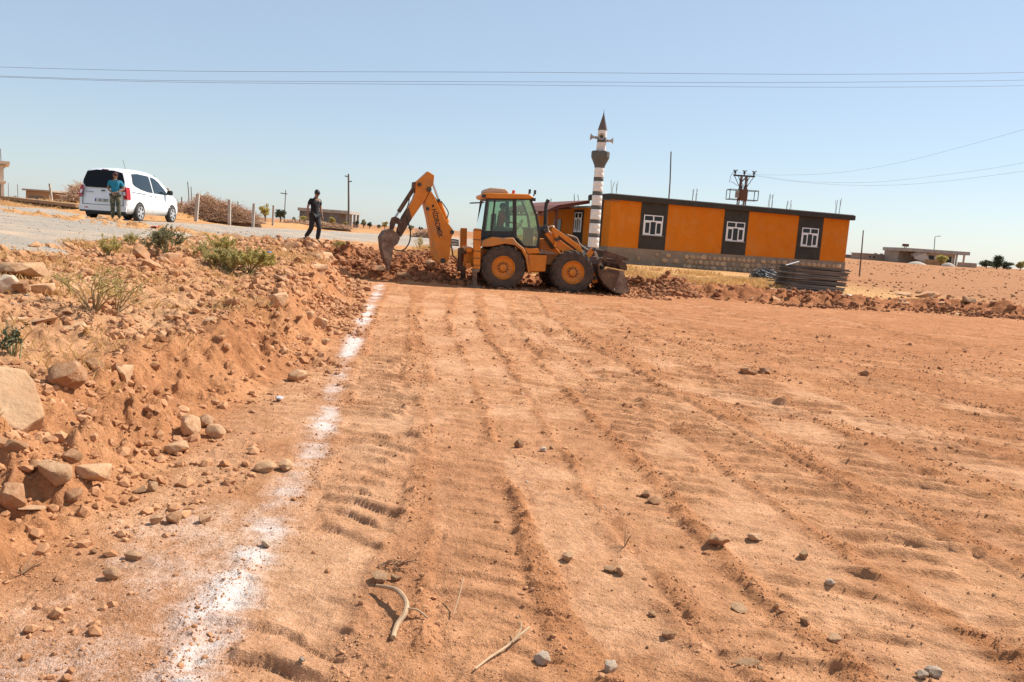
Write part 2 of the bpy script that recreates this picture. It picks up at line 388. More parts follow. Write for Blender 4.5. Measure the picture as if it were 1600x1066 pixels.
# ------------------------------------------------------------------ shared materials
SOIL = (0.47, 0.240, 0.120); SOIL_D = (0.34, 0.150, 0.068); SOIL_L = (0.62, 0.40, 0.235); GRAVEL = (0.36, 0.32, 0.28); DRY = (0.56, 0.37, 0.17); FIELD = (0.38, 0.200, 0.104)
DUST = (0.42, 0.27, 0.16)
M_ROCK = mat('pale_stone', (0.60, 0.375, 0.215), 0.95, c2=(0.46, 0.245, 0.125), scale=3.0, lo=0.38, hi=0.66, bump=0.012, bscale=14, vary=0.22, spec=0.15)
M_ROCKR = mat('red_earth_stone', (0.44, 0.22, 0.11), 0.95, c2=(0.55, 0.335, 0.19), scale=2.6, lo=0.45, hi=0.7, bump=0.014, bscale=12, vary=0.25, spec=0.15)
M_ROCKW = mat('white_limestone', (0.62, 0.47, 0.34), 0.9, c2=(0.50, 0.33, 0.20), scale=2.2, lo=0.5, hi=0.72, bump=0.01, bscale=14, vary=0.1, spec=0.15)
M_CLOD = mat('soil_clod', (0.50, 0.265, 0.138), 1.0, c2=(0.38, 0.18, 0.085), scale=2.5, lo=0.4, hi=0.6, spec=0.1)
M_CLODD = mat('dug_soil_clod', (0.385, 0.178, 0.088), 1.0, c2=(0.27, 0.11, 0.05), scale=1.3, lo=0.4, hi=0.6, spec=0.1)
M_CONC = mat('concrete', (0.42, 0.38, 0.33), 0.9, c2=(0.30, 0.26, 0.22), scale=2.0, bump=0.004, bscale=30)
M_STEEL = mat('galvanised_steel', (0.30, 0.29, 0.28), 0.5, 0.6, c2=(0.20, 0.17, 0.15), scale=9)
M_DARKSTEEL = mat('dark_steel', (0.06, 0.055, 0.05), 0.55, 0.4, dust=(0.16, 0.11, 0.07), dscale=6)
M_BLACK = mat('black_plastic', (0.022, 0.022, 0.022), 0.5)
M_WOODPOLE = mat('weathered_pole_wood', (0.10, 0.085, 0.075), 0.9, c2=(0.19, 0.16, 0.13), scale=3, stretch=(1, 1, 0.1))
# ------------------------------------------------------------------ ground sheet
def build_ground():
    r = [1.2]
    while r[-1] < 4000:
        x = r[-1]
        if x < 36: st = 0.035 if x < 2.0 else x * x / 1100.0 if x < 5.2 else 0.026 if x < 10 else 0.050 if x < 23 else 0.11
        else: st = 0.022 * x
        r.append(x + st)
    r = np.array(r)
    th = np.concatenate([np.linspace(-180, -40, 36)[:-1], np.linspace(-40, 40, 613), np.linspace(40, 180, 36)[1:-1]])
    th = np.radians(th); nT, nR = len(th), len(r)
    X = np.outer(r, np.sin(th)); Y = np.outer(r, np.cos(th))
    x, y = X.ravel(), Y.ravel()
    MK = {}; z = height(x, y, mask=MK)
    V = np.stack([x, y, z], 1)
    V = np.vstack([V, [[0, 0, H(0, 0)]]])
    i = np.arange(nR - 1)[:, None]; j = np.arange(nT)[None, :]; j2 = (j + 1) % nT
    F = np.stack(np.broadcast_arrays(i * nT + j, (i + 1) * nT + j, (i + 1) * nT + j2, i * nT + j2), -1).reshape(-1, 4)
    c = len(V) - 1
    j = np.arange(0, nT, 2); cap = np.stack([np.full(nT // 2, c), (j + 2) % nT, j + 1, j], 1); F = np.vstack([F, cap])
    # zones -> soil colour
    o, dl, df = outside(x, y)
    col = np.empty((len(x), 3)); n1 = fbm(x, y, 1.4, 4, 81); n2 = fbm(x, y, 6, 3, 82); n3 = fbm(x, y, 0.5, 4, 83)
    L = lambda a, b, t: a + (np.array(b) - a) * t[:, None]
    col[:] = SOIL
    col = L(col, SOIL_D, 0.45 * sst(0.0, 0.9, n1) + 0.15 * sst(0, 1, n2)); col = L(col, (0.59, 0.335, 0.180), 0.75 * sst(0.1, 0.9, n3 - n1 * 0.4))
    pit = 1 - sst(-0.1, 0.5, o)
    col = L(col, (0.60, 0.360, 0.215), 0.85 * MK['comp']); col = L(col, (0.42, 0.20, 0.095), 0.6 * MK['rim'])
    # further to the right the pit is freshly scraped and redder
    col = L(col, (0.43, 0.205, 0.100), pit * 0.65 * sst(7, 15, y) * sst(-1, 5, x + 0.3 * n2))
    zl = sst(0.1, 0.9, o)
    bank = np.clip(sst(0.0, 0.3, o) * (1 - sst(0.8, 1.5, dl)), 0, 1)
    col = L(col, (0.47, 0.235, 0.115), bank * 0.6)
    rub = sst(0.8, 1.5, dl) * (1 - sst(3.5, 5, dl))
    col = L(col, (0.57, 0.365, 0.215), rub * (0.55 + 0.3 * n1))
    plate = sst(3.2, 4.6, dl)
    col = L(col, (0.52, 0.31, 0.145), np.clip(plate * 0.8, 0, 1))
    # dug earth: around the machine and the spoil ridge
    dug = np.clip(gauss(df - 1.0, 1.5) * sst(-0.3, 0.3, df) + gauss(x + 3.3, 2.6) * gauss(y - 25.8, 1.9), 0, 1) * sst(-9, -6.5, x)
    col = L(col, (0.36, 0.155, 0.072), dug * 0.9)
    # dry grass strip, then the harvested field
    strip = sst(1.8, 3.0, df + 0.5 * n1) * sst(-6, -3, x)
    col = L(col, DRY, strip * 0.75 * (1 - sst(44, 60, y)))
    col = L(col, FIELD, sst(14, 24, x + 0.35 * (y - 30)) * sst(2.0, 4.0, df) )
    col = L(col, (0.38, 0.200, 0.104), sst(60, 120, y) * (0.7 + 0.3 * n2))
    col = L(col, (0.58, 0.37, 0.235), 0.55 * sst(-2.0, -1.2, dl) * (1 - sst(-0.25, 0.15, dl)) * (1 - sst(6, 11, y)) * (0.75 + 0.4 * n3))
    col = col * np.array([1.13, 1.07, 1.03])
    ob = raw_obj('ground', V, F, None, True)
    me = ob.data
    ca = me.attributes.new('soil', 'FLOAT_COLOR', 'POINT')
    full = np.ones((len(V), 4), np.float32); full[:-1, :3] = np.clip(col, 0.02, 0.9); full[-1, :3] = SOIL
    ca.data.foreach_set('color', full.ravel())
    # spilled chalk line
    d, s_, s, Lc = polydist(x, y, CH)
    hw = 0.115 + 0.035 * fbm(x, y, 0.9, 2, 91) + 0.03 * sst(14, 20, y) + 0.03 * (1 - sst(3.2, 5, y))
    ch = 0.88 * gauss(d, hw) * (0.45 + 0.85 * sst(-0.5, 0.35, fbm(x, y, 0.42, 3, 92))) * (1.1 - 0.45 * gauss(y - 4.55, 0.35) - 0.4 * gauss(y - 8.6, 0.5))
    ch = ch * (1 - 0.42 * (1 - sst(6.5, 9, y)) * sst(0.25, 0.8, np.sin(s * 2 * np.pi / 0.34 + 5.0 * fbm(x, y, 0.7, 3, 94)) * 0.5 + 0.5 + 0.5 * fbm(x, y, 0.25, 2, 95)))
    wide = gauss(s_ + 0.30, 0.46) * (1 - sst(3.2, 5.0, y)) * 0.58 * (0.6 + 0.6 * n3)
    ch = np.maximum(ch, wide)
    fa = me.attributes.new('chalk', 'FLOAT', 'POINT'); fa.data.foreach_set('value', np.append(np.clip(ch, 0, 1.2), 0).astype(np.float32))
    m, nt, b = newmat('bare_earth')
    A = nt.nodes.new('ShaderNodeAttribute'); A.attribute_name = 'soil'
    C = nt.nodes.new('ShaderNodeAttribute'); C.attribute_name = 'chalk'
    f1 = noise_tex(nt, 9, 6, 0.7); f2 = noise_tex(nt, 55, 4, 0.7); f3 = noise_tex(nt, 2.2, 5, 0.6); f4 = noise_tex(nt, 170, 3, 0.7)
    c1 = mixc(nt, ramp(nt, f1, 0.35, 0.7), (0.78, 0.745, 0.71), (1.16, 1.16, 1.16))
    col_ = mixc(nt, 1.0, A.outputs['Color'], c1, 'MULTIPLY')
    c2 = mixc(nt, ramp(nt, f2, 0.3, 0.7), (0.86, 0.84, 0.82), (1.12, 1.12, 1.12))
    col_ = mixc(nt, 1.0, col_, c2, 'MULTIPLY')
    c3 = mixc(nt, ramp(nt, f3, 0.35, 0.68), (0.86, 0.83, 0.80), (1.08, 1.08, 1.08))
    col_ = mixc(nt, 1.0, col_, c3, 'MULTIPLY')
    col_ = mixc(nt, 1.0, col_, mixc(nt, ramp(nt, f4, 0.30, 0.62), (0.70, 0.66, 0.62), (1.10, 1.10, 1.10)), 'MULTIPLY')
    ad = nt.nodes.new('ShaderNodeMath'); ad.operation = 'MULTIPLY_ADD'; nt.links.new(f2, ad.inputs[0]); ad.inputs[1].default_value = 0.9; nt.links.new(C.outputs['Fac'], ad.inputs[2])
    ad2 = nt.nodes.new('ShaderNodeMath'); ad2.operation = 'MULTIPLY_ADD'; nt.links.new(f1, ad2.inputs[0]); ad2.inputs[1].default_value = 0.9; nt.links.new(ad.outputs[0], ad2.inputs[2])
    ad3 = nt.nodes.new('ShaderNodeMath'); ad3.operation = 'MULTIPLY_ADD'; nt.links.new(f4, ad3.inputs[0]); ad3.inputs[1].default_value = 0.9; nt.links.new(ad2.outputs[0], ad3.inputs[2])
    cf0 = ramp(nt, ad3.outputs[0], 1.55, 2.55)
    cm = nt.nodes.new('ShaderNodeMath'); cm.operation = 'MULTIPLY'; cm.inputs[1].default_value = 0.88; nt.links.new(cf0, cm.inputs[0])
    col_ = mixc(nt, cm.outputs[0], col_, (0.74, 0.655, 0.60))
    nt.links.new(col_, b.inputs['Base Color']); b.inputs['Roughness'].default_value = 1.0; b.inputs['Specular IOR Level'].default_value = 0.08
    hsum = nt.nodes.new('ShaderNodeMath'); hsum.operation = 'MULTIPLY_ADD'; nt.links.new(f2, hsum.inputs[0]); hsum.inputs[1].default_value = 0.35; nt.links.new(f1, hsum.inputs[2])
    hs2 = nt.nodes.new('ShaderNodeMath'); hs2.operation = 'MULTIPLY_ADD'; nt.links.new(f4, hs2.inputs[0]); hs2.inputs[1].default_value = 0.20; nt.links.new(hsum.outputs[0], hs2.inputs[2]); hsum = hs2
    bp = nt.nodes.new('ShaderNodeBump'); bp.inputs['Distance'].default_value = 0.040; bp.inputs['Strength'].default_value = 1.0
    nt.links.new(hsum.outputs[0], bp.inputs['Height']); nt.links.new(bp.outputs[0], b.inputs['Normal'])
    me.materials.append(m)
    tag(ob, kind='structure')
    return ob
ground = build_ground()

# ------------------------------------------------------------------ gravel road (its own sheet on the plateau)
RN = np.array([(-5.0, 3.5), (-5.5, 8.4), (-6.4, 13), (-7.3, 18.7), (-7.9, 25), (-7.2, 31), (-5.0, 36), (-1.0, 40), (4.0, 42.5)])
RF = np.array([(-34, 14), (-33, 28), (-26, 33.5), (-18.5, 31.6), (-13.0, 33.0), (-13.2, 42), (-13.5, 55), (-9, 74), (4, 84)])
def build_road():
    nu, nv = 70, 620
    def samp(P, n, t):
        d = np.concatenate([[0], np.cumsum(np.hypot(*np.diff(P, axis=0).T))]); d /= d[-1]
        return np.stack([np.interp(t, d, P[:, 0]), np.interp(t, d, P[:, 1])], 1)
    t = np.linspace(0, 1, nv); u = np.linspace(0, 1, nu) ** 1.5
    A, B = samp(RN, nv, t), samp(RF, nv, t)
    P = A[:, None, :] * (1 - u)[None, :, None] + B[:, None, :] * u[None, :, None]
    x, y = P[..., 0].ravel(), P[..., 1].ravel()
    uu = np.tile(u, nv); tt = np.repeat(t, nu)
    wob = 0.9 * fbm(x, y, 1.6, 4, 201)
    dn = uu * np.hypot(*(B - A).T).repeat(nu) ; dfar = (1 - uu) * np.hypot(*(B - A).T).repeat(nu)
    e = np.minimum(dn, dfar) + wob - 0.5
    z = height(x, y, fine=False) + 0.016 + 0.008 * fbm(x, y, 0.5, 3, 202) - 0.075 * (1 - sst(-0.3, 0.5, e))
    i = np.arange(nv - 1)[:, None]; j = np.arange(nu - 1)[None, :]
    F = np.stack([i * nu + j, i * nu + j + 1, (i + 1) * nu + j + 1, (i + 1) * nu + j], -1).reshape(-1, 4)
    m, nt, b = newmat('grey_gravel')
    f1 = noise_tex(nt, 30, 5, 0.75); f2 = noise_tex(nt, 0.6, 5, 0.6)
    vor = nt.nodes.new('ShaderNodeTexVoronoi'); vor.inputs['Scale'].default_value = 48; tc = nt.nodes.new('ShaderNodeTexCoord'); nt.links.new(tc.outputs['Object'], vor.inputs['Vector'])
    c = mixc(nt, ramp(nt, f1, 0.3, 0.7), (0.27, 0.225, 0.18), (0.46, 0.39, 0.32))
    c = mixc(nt, ramp(nt, vor.outputs['Color'], 0.25, 0.45), mixc(nt, 1.0, c, (0.66, 0.64, 0.62), 'MULTIPLY'), c)
    c = mixc(nt, ramp(nt, f2, 0.48, 0.72), c, (0.52, 0.37, 0.25))
    nt.links.new(c, b.inputs['Base Color']); b.inputs['Roughness'].default_value = 0.95; b.inputs['Specular IOR Level'].default_value = 0.15
    bp = nt.nodes.new('ShaderNodeBump'); bp.inputs['Distance'].default_value = 0.02; nt.links.new(f1, bp.inputs['Height']); nt.links.new(bp.outputs[0], b.inputs['Normal'])
    ob = raw_obj('road', np.stack([x, y, z], 1), F, m, True); tag(ob, kind='structure')
build_road()
def surf(x, y): return H(x, y)

# ------------------------------------------------------------------ orange building
M_ORANGE = mat('orange_render', (0.66, 0.185, 0.010), 0.9, c2=(0.60, 0.165, 0.010), scale=1.2, lo=0.4, hi=0.65, dust=(0.62, 0.25, 0.06), dscale=0.9, dlo=0.48, dhi=0.85, bump=0.002, bscale=60, spec=0.2)
M_CHAR = mat('charcoal_render', (0.048, 0.043, 0.036), 0.9, c2=(0.062, 0.055, 0.045), scale=1.5, bump=0.002, bscale=60, spec=0.2)
M_PVC = mat('white_window_plastic', (0.80, 0.80, 0.80), 0.4)
M_PANE = mat('dark_window_glass', (0.022, 0.022, 0.025), 0.08, spec=0.3)
M_MORTAR = mat('grey_mortar', (0.24, 0.175, 0.12), 0.95, c2=(0.31, 0.235, 0.165), scale=1.6, bump=0.01, bscale=16)
M_WSTONE = mat('wall_stone', (0.50, 0.345, 0.21), 0.9, c2=(0.36, 0.225, 0.13), scale=3.0, bump=0.012, bscale=14, vary=0.28)
M_REDWOOD = mat('red_brown_porch_wood', (0.17, 0.045, 0.022), 0.7, c2=(0.12, 0.032, 0.018), scale=4, stretch=(1, 1, 6))
M_RUST = mat('rusty_bar', (0.16, 0.075, 0.045), 0.8, 0.3)
A2 = Vector((4.893, 44.0)); B2 = Vector((20.07, 49.3))
fd = (B2 - A2); LF = fd.length; fd.normalize(); FANG = math.atan2(fd.y, fd.x)
FZ = 1.30; WT = 3.85; SD = 11.5
bld = thing('orange_building', 'single storey orange building with charcoal window panels on a stone base', 'building', (A2.x, A2.y, 0), FANG)
# local frame: x along facade, y into the house, z up (world)
E_ = 0.004
D1 = 2.5; WT2 = 3.42
walls = MB().box((LF / 2, D1 / 2, (FZ + WT) / 2), (LF - 0.02, D1 - 0.02, WT - FZ)); walls.build('wall', M_ORANGE, bld, smooth=0)
MB().box((LF / 2, (D1 + SD) / 2, (FZ + WT2) / 2), (LF - 0.02, SD - D1 - 0.01, WT2 - FZ)).build('wall', M_ORANGE, bld, smooth=0)
roofb = MB().box((LF / 2, D1 / 2, WT + 0.14), (LF + 0.42, D1 + 0.42, 0.28)); roofb.build('roof_slab', M_CHAR, bld, smooth=0, bevel=0.012)
rt = MB().box((LF / 2, D1 / 2, WT + 0.30), (LF + 0.30, D1 + 0.30, 0.04)); rt.build('roof_screed', M_CONC, bld, smooth=0)
MB().box((LF / 2, (D1 + SD) / 2 + 0.12, WT2 + 0.06), (LF + 0.1, SD - D1 - 0.2, 0.12)).build('roof_slab', M_CONC, bld, smooth=0)
def window(parent, org, ux, uz0, w, h):
    """white plastic window: org = lower left corner, ux = unit dir along wall, outward = n"""
    n = Vector((ux.y, -ux.x, 0))
    rot = Matrix((ux, -n, Vector((0, 0, 1)))).transposed()
    def P(a, b, c): return org + ux * a + n * b + Vector((0, 0, c))
    fr = MB()
    def bar(a0, a1, c0, c1, t=0.05, o=0.0): fr.box(P((a0 + a1) / 2, o, (c0 + c1) / 2), (a1 - a0, t, c1 - c0), rot)
    th = 0.05; tz = h * 0.70
    bar(0, w, 0, th); bar(0, w, h - th, h); bar(0, th, th, h - th); bar(w - th, w, th, h - th)
    bar(th, w - th, tz - 0.035, tz + 0.035, 0.056)
    bar(w / 2 - 0.035, w / 2 + 0.035, tz + 0.035, h - th)
    f = fr.build('window', M_PVC, parent, smooth=0)
    for a0, a1 in ((th, w * 0.36), (w * 0.64, w - th)):
        s = MB(); t2 = 0.055
        for q in ((a0, a1, th, th + t2), (a0, a1, tz - 0.035 - t2, tz - 0.035), (a0, a0 + t2, th + t2, tz - 0.035 - t2), (a1 - t2, a1, th + t2, tz - 0.035 - t2)):
            s.box(P((q[0] + q[1]) / 2, 0.012, (q[2] + q[3]) / 2), (q[1] - q[0], 0.05, q[3] - q[2]), rot)
        s.build('sash', M_PVC, f, smooth=0)
        MB().box(P((a0 + a1) / 2, -0.012, tz / 2), (a1 - a0 - 2 * t2, 0.012, tz - 0.1 - 2 * t2), rot).build('pane', M_PANE, f, smooth=0)
    MB().box(P(w / 2, -0.014, tz / 2), (w * 0.28, 0.012, tz - 0.12), rot).build('pane', M_PANE, f, smooth=0)
    for a in (w * 0.27, w * 0.73):
        MB().box(P(a, -0.014, (tz + h) / 2), (w * 0.38, 0.012, h - tz - 0.12), rot).build('pane', M_PANE, f, smooth=0)
    MB().box(P(w / 2, 0.03, -0.02), (w + 0.10, 0.10, 0.035), rot).build('sill', M_CONC, f, smooth=0)
    return f
X = Vector((1, 0, 0))
for (a, b) in ((1.84, 3.50), (7.20, 8.82), (12.35, 14.12)):
    MB().box(((a + b) / 2, 0.0, (FZ + WT) / 2), (b - a, 0.05, WT - FZ - 0.006)).build('dark_panel', M_CHAR, bld, smooth=0)
for (a, b) in ((2.03, 3.22), (7.38, 8.60), (12.62, 13.82)):
    window(bld, Vector((a, -0.035, 2.08)), X, 0, b - a, 1.10)
# left end wall (faces the minaret): panels, windows and the porch door
LY = Vector((0, -1, 0))
for (a, b) in ((1.0, 2.3), (3.6, 5.0)):
    wt_ = WT if a < 2 else WT2 - 0.1
    MB().box((0.0, (a + b) / 2, (FZ + wt_) / 2), (0.05, b - a, wt_ - FZ - 0.006)).build('dark_panel', M_CHAR, bld, smooth=0)
    window(bld, Vector((-0.035, b - 0.18, 2.02)), LY, 0, b - a - 0.36, 1.15)
MB().box((-0.01, 7.6, 2.10), (0.03, 1.2, 1.3)).build('door', M_PANE, bld, smooth=0)
# plinth: mortar core, stones proud of it
MB().box((LF / 2, SD / 2, (FZ - 0.35) / 2 - 0.15), (LF + 0.04, SD + 0.04, FZ + 0.65)).build('plinth', M_MORTAR, bld, smooth=0)
def stone_mesh(name, seed, sub=1):
    r_ = random.Random(seed); bm = bmesh.new(); bmesh.ops.create_cube(bm, size=1.0)
    bmesh.ops.subdivide_edges(bm, edges=bm.edges[:], cuts=1, use_grid_fill=True)
    for v in bm.verts:
        p = v.co; L_ = max(abs(p.x), abs(p.z)) * 2
        rr = Vector((p.x, p.z)).length * 2
        k = 0.78 if rr > 1.2 else 1.0
        v.co = Vector((p.x * k * r_.uniform(0.86, 1.06), p.y * (1.0 if rr < 0.6 else 0.55) * r_.uniform(0.8, 1.1), p.z * k * r_.uniform(0.86, 1.06)))
    me = bpy.data.meshes.new(name); bm.to_mesh(me); bm.free(); me.materials.append(M_WSTONE)
    me.polygons.foreach_set('use_smooth', [True] * len(me.polygons)); return me
SM = [stone_mesh('stone', 300 + i) for i in range(7)]
zrow = FZ - 0.14; row = 0
while zrow > -0.15:
    hrow = rnd.uniform(0.24, 0.31); xx = rnd.uniform(0.1, 0.4)
    while xx < LF - 0.15:
        w = rnd.uniform(0.2, 0.44)
        skip = (xx < 4.6 and rnd.random() < 0.75) or (9.6 < xx < 10.3 and rnd.random() < 0.7) or rnd.random() < 0.06
        if not skip and xx + w < LF:
            s = bpy.data.objects.new('stone', rnd.choice(SM)); COL.objects.link(s); s.parent = bld
            s.location = (xx + w / 2, -0.03, zrow - hrow / 2 + rnd.uniform(-0.02, 0.02)); s.scale = (w * 1.02, 0.11, hrow * rnd.uniform(0.86, 1.06))
            s.rotation_euler = (0, rnd.uniform(-0.12, 0.12), 0)
        xx += w + rnd.uniform(0.02, 0.06)
    zrow -= hrow + 0.02; row += 1
# starter bars left standing on the roof for a second floor
for s_, y_, n_, h_ in ((0.35, 0.4, 4, 0.75), (5.4, 0.4, 4, 0.85), (10.6, 0.4, 4, 0.85), (15.5, 0.4, 4, 0.95), (13.2, 2.1, 4, 0.75), (0.35, 5.6, 4, 0.75), (0.5, 10.6, 4, 0.6)):
    for k in range(n_):
        q = MB(); zb_ = WT + 0.2 if y_ < D1 else WT2 + 0.05; bx, by = s_ + (k - 1.5) * 0.13 + rnd.uniform(-.03, .03), y_ + (k % 2) * 0.22
        q.tube([(bx, by, zb_), (bx + rnd.uniform(-.03, .03), by, zb_ + h_ * 0.6), (bx + rnd.uniform(-.08, .08), by, zb_ + 0.1 + h_ * rnd.uniform(0.8, 1.05))], 0.014, 5)
        q.build('starter_bar', M_STEEL, bld, smooth=0)
MB().lathe([(0.07, 0), (0.07, 0.5), (0.10, 0.5), (0.10, 0.62)], (0.6, 3.6, WT2 + 0.1), 'z', 12).build('chimney_pipe', M_BLACK, bld)
# porch roof on the left end wall: two pitches of red-brown timber
py0, py1 = 2.75, 11.6
prof_ = [(-0.03, 3.86), (-2.0, 3.43), (-2.75, 3.06)]
for (xa, za), (xb_, zb_) in zip(prof_[:-1], prof_[1:]):
    q = MB(); q.add([(xa, py0, za - .05), (xa, py1, za - .05), (xb_, py1, zb_ - .05), (xb_, py0, zb_ - .05), (xa, py0, za), (xa, py1, za), (xb_, py1, zb_), (xb_, py0, zb_)],
        [(0, 1, 2, 3), (7, 6, 5, 4), (0, 3, 7, 4), (1, 5, 6, 2), (2, 6, 7, 3), (0, 4, 5, 1)])
    q.build('porch_roof', M_REDWOOD, bld, smooth=0)
for k in range(9):
    yy = py0 + 0.08 + k * (py1 - py0 - 0.16) / 8
    MB().beam((-0.04, yy, 3.735), (-2.0, yy, 3.305), 0.08, 0.14, (0, 0, 1)).build('rafter', M_REDWOOD, bld, smooth=0)
    MB().beam((-2.0, yy, 3.30), (-2.72, yy, 2.945), 0.08, 0.12, (0, 0, 1)).build('rafter', M_REDWOOD, bld, smooth=0)
for xx_, zz_ in ((-2.0, 3.16), (-2.6, 2.86), (-1.2, 3.32)):
    MB().beam((xx_, py0 + .02, zz_), (xx_, py1, zz_), 0.09, 0.12, (0, 0, 1)).build('porch_beam', M_REDWOOD, bld, smooth=0)
for yy in (py0 + 0.15, 7.2, py1 - 0.1):
    MB().box((-2.0, yy, 1.75), (0.14, 0.14, 2.7)).build('porch_post', M_REDWOOD, bld, smooth=0)
MB().box((-1.4, (py0 + py1) / 2, 0.55), (2.7, py1 - py0, 1.4)).build('porch_floor', M_CONC, bld, smooth=0)

# ------------------------------------------------------------------ minaret
M_MW = mat('white_painted_concrete', (0.80, 0.76, 0.72), 0.8, c2=(0.70, 0.65, 0.60), scale=2.5, bump=0.002, bscale=40)
M_MG = mat('grey_painted_concrete', (0.095, 0.095, 0.09), 0.8, c2=(0.12, 0.115, 0.105), scale=3)
M_HORN = mat('beige_loudspeaker', (0.42, 0.38, 0.33), 0.5)
mx, my = 3.9, 42.0
mz = 0.25
mnr = thing('minaret', 'slim white minaret with grey bands, balcony and loudspeakers', 'minaret', (mx, my, 0))
R0 = 0.292
def rad(z): return R0 - 0.010 * (z - 1)
bands = [(0.15, 0.95, 1), (0.95, 1.30, 0)]
# alternating drums: white, white, grey
z = 1.30
edges = [(1.30, 1.52, 0), (1.52, 1.83, 1)]
zz = 1.12
seq = []
top = 5.34
zz = top
pat = [(0.265, 0), (0.25, 0), (0.205, 1)]
while zz > 0.2:
    for hgt, gcol in pat:
        seq.append((zz - hgt, zz, gcol)); zz -= hgt
for (a, b, gcol) in seq:
    MB().lathe([(rad(a) - 0.008, a), (rad(a), a + 0.012), (rad(b), b - 0.012), (rad(b) - 0.008, b)], (0, 0, 0), 'z', 32).build('grey_drum' if gcol else 'white_drum', M_MG if gcol else M_MW, mnr, smooth=50)
bal = MB().lathe([(rad(5.3) + 0.01, 5.30), (rad(5.3) + 0.03, 5.42), (0.46, 5.80), (0.475, 5.84), (0.475, 6.10), (0.44, 6.14), (0.26, 6.14), (0.20, 6.0)], (0, 0, 0), 'z', 14)
bal.build('balcony', M_MG, mnr, smooth=20)
for (a, b, gcol) in ((6.0, 6.58, 0), (6.58, 6.84, 1), (6.84, 7.20, 0)):
    MB().lathe([(0.245 - 0.014 * (a - 6), a), (0.245 - 0.014 * (b - 6), b)], (0, 0, 0), 'z', 28).build('grey_drum' if gcol else 'white_drum', M_MG if gcol else M_MW, mnr, smooth=50)
MB().lathe([(0.235, 7.19), (0.24, 7.22), (0.03, 8.00), (0.028, 8.06), (0.012, 8.10), (0.012, 8.22)], (0, 0, 0), 'z', 24).build('spire', mat('spire_brown_grey', (0.12, 0.09, 0.075), 0.6), mnr, smooth=40)
for ang in (188, 262, 352, 80):
    a = math.radians(ang); d = Vector((math.cos(a), math.sin(a), 0.04)).normalized()
    c = Vector((0, 0, 6.80 if ang != 352 else 6.68))
    h = MB()
    rot = d.to_track_quat('Z', 'Y').to_matrix().to_4x4()
    h.xf = Matrix.Translation(c) @ rot
    h.lathe([(0.02, 0.2), (0.07, 0.28), (0.075, 0.36), (0.05, 0.37), (0.06, 0.44), (0.10, 0.52), (0.165, 0.58), (0.175, 0.59), (0.155, 0.585), (0.09, 0.52), (0.03, 0.44)], (0, 0, 0), 'z', 18)
    lo = h.build('loudspeaker', M_HORN, mnr)
    k = MB(); k.xf = h.xf; k.lathe([(0.045, 0.50), (0.05, 0.535), (0.03, 0.56), (0.0, 0.565)], (0, 0, 0), 'z', 12); k.build('horn_driver', M_BLACK, lo)
    b_ = MB(); b_.tube([c + d * 0.20, c + d * 0.30], 0.022, 6); b_.build('bracket', M_STEEL, lo)
MB().beam((0.0, -0.2, 3.72), (1.3, 0.75, 3.72), 0.03, 0.03).build('tie_bar', M_DARKSTEEL, mnr, smooth=0)

# ------------------------------------------------------------------ stack of grey boards, tangle of wire
M_BOARD = mat('weathered_formwork_board', (0.115, 0.095, 0.078), 0.85, c2=(0.20, 0.165, 0.135), scale=2.0, stretch=(0.5, 3, 12), vary=0.4)
M_PALE = mat('pale_concrete_slab', (0.62, 0.58, 0.54), 0.85)
sc = G(1272, 459); sc = sc + Vector((0, 0.7, 0)); sgz = H(sc.x, sc.y) + 0.02
sang = 0.10; SW_ = 88 * sc.y / FPX
sl = MB().box((0, 0, 0.03), (SW_ * 1.25, 1.9, 0.06)).build('ground_slab', M_PALE, None, smooth=0)
sl.location = (sc.x + 0.22, sc.y, sgz - 0.02); sl.rotation_euler = (0, 0.03, sang - 0.05)
tag(sl, 'pale thin slab lying under the stack of dark boards', 'slab')
sz = sgz + 0.04; nb = 24
bm_ = []
for k in range(4):
    q = MB().box((0, 0, 0), (SW_, 1.25, 0.034)); q.box((0, -0.635, 0.002), (SW_ - .02, 0.03, 0.036)); q.box((-SW_ / 2 - .015, 0, 0.002), (0.03, 1.24, 0.034))
    bm_.append(q)
base_boards = [q.build('formwork_board', M_BOARD, None, smooth=0) for q in bm_]
for k in range(nb):
    o = base_boards[k] if k < 4 else base_boards[k % 4].copy()
    if k >= 4: COL.objects.link(o)
    t = k / (nb - 1)
    skew = rnd.uniform(-0.05, 0.05) + (0.30 if k % 5 == 1 else 0.0) * rnd.uniform(.5, 1)
    o.location = (sc.x + 0.18 * t + rnd.uniform(-.03, .03) - (.25 if skew > .15 else 0), sc.y + rnd.uniform(-.05, .05) + (.12 if skew > .15 else 0), sz + 0.03 + k * 0.0365)
    o.rotation_euler = (rnd.uniform(-.004, .004), rnd.uniform(-.003, .003) + 0.02, sang + skew)
    lab = 'weathered dark board within the big stack in front of the stone base'
    if k == 0: lab = 'lowest dark board of the stack, right on the pale slab'
    if k == nb - 1: lab = 'topmost dark board of the stack by the orange building'
    tag(o, lab, 'board', 'stacked dark boards')
q = MB().box((0, 0, 0), (.55, .10, .025)); ob = q.build('loose_slat', M_PALE, None, smooth=0); ob.location = (sc.x - SW_ * .36, sc.y - .3, sz + nb * 0.0365 + 0.09); ob.rotation_euler = (0, -0.30, .3)
tag(ob, 'small pale slat lying tilted on the left end of the board stack', 'slat')
wc = G(1196, 441)
wt = MB()
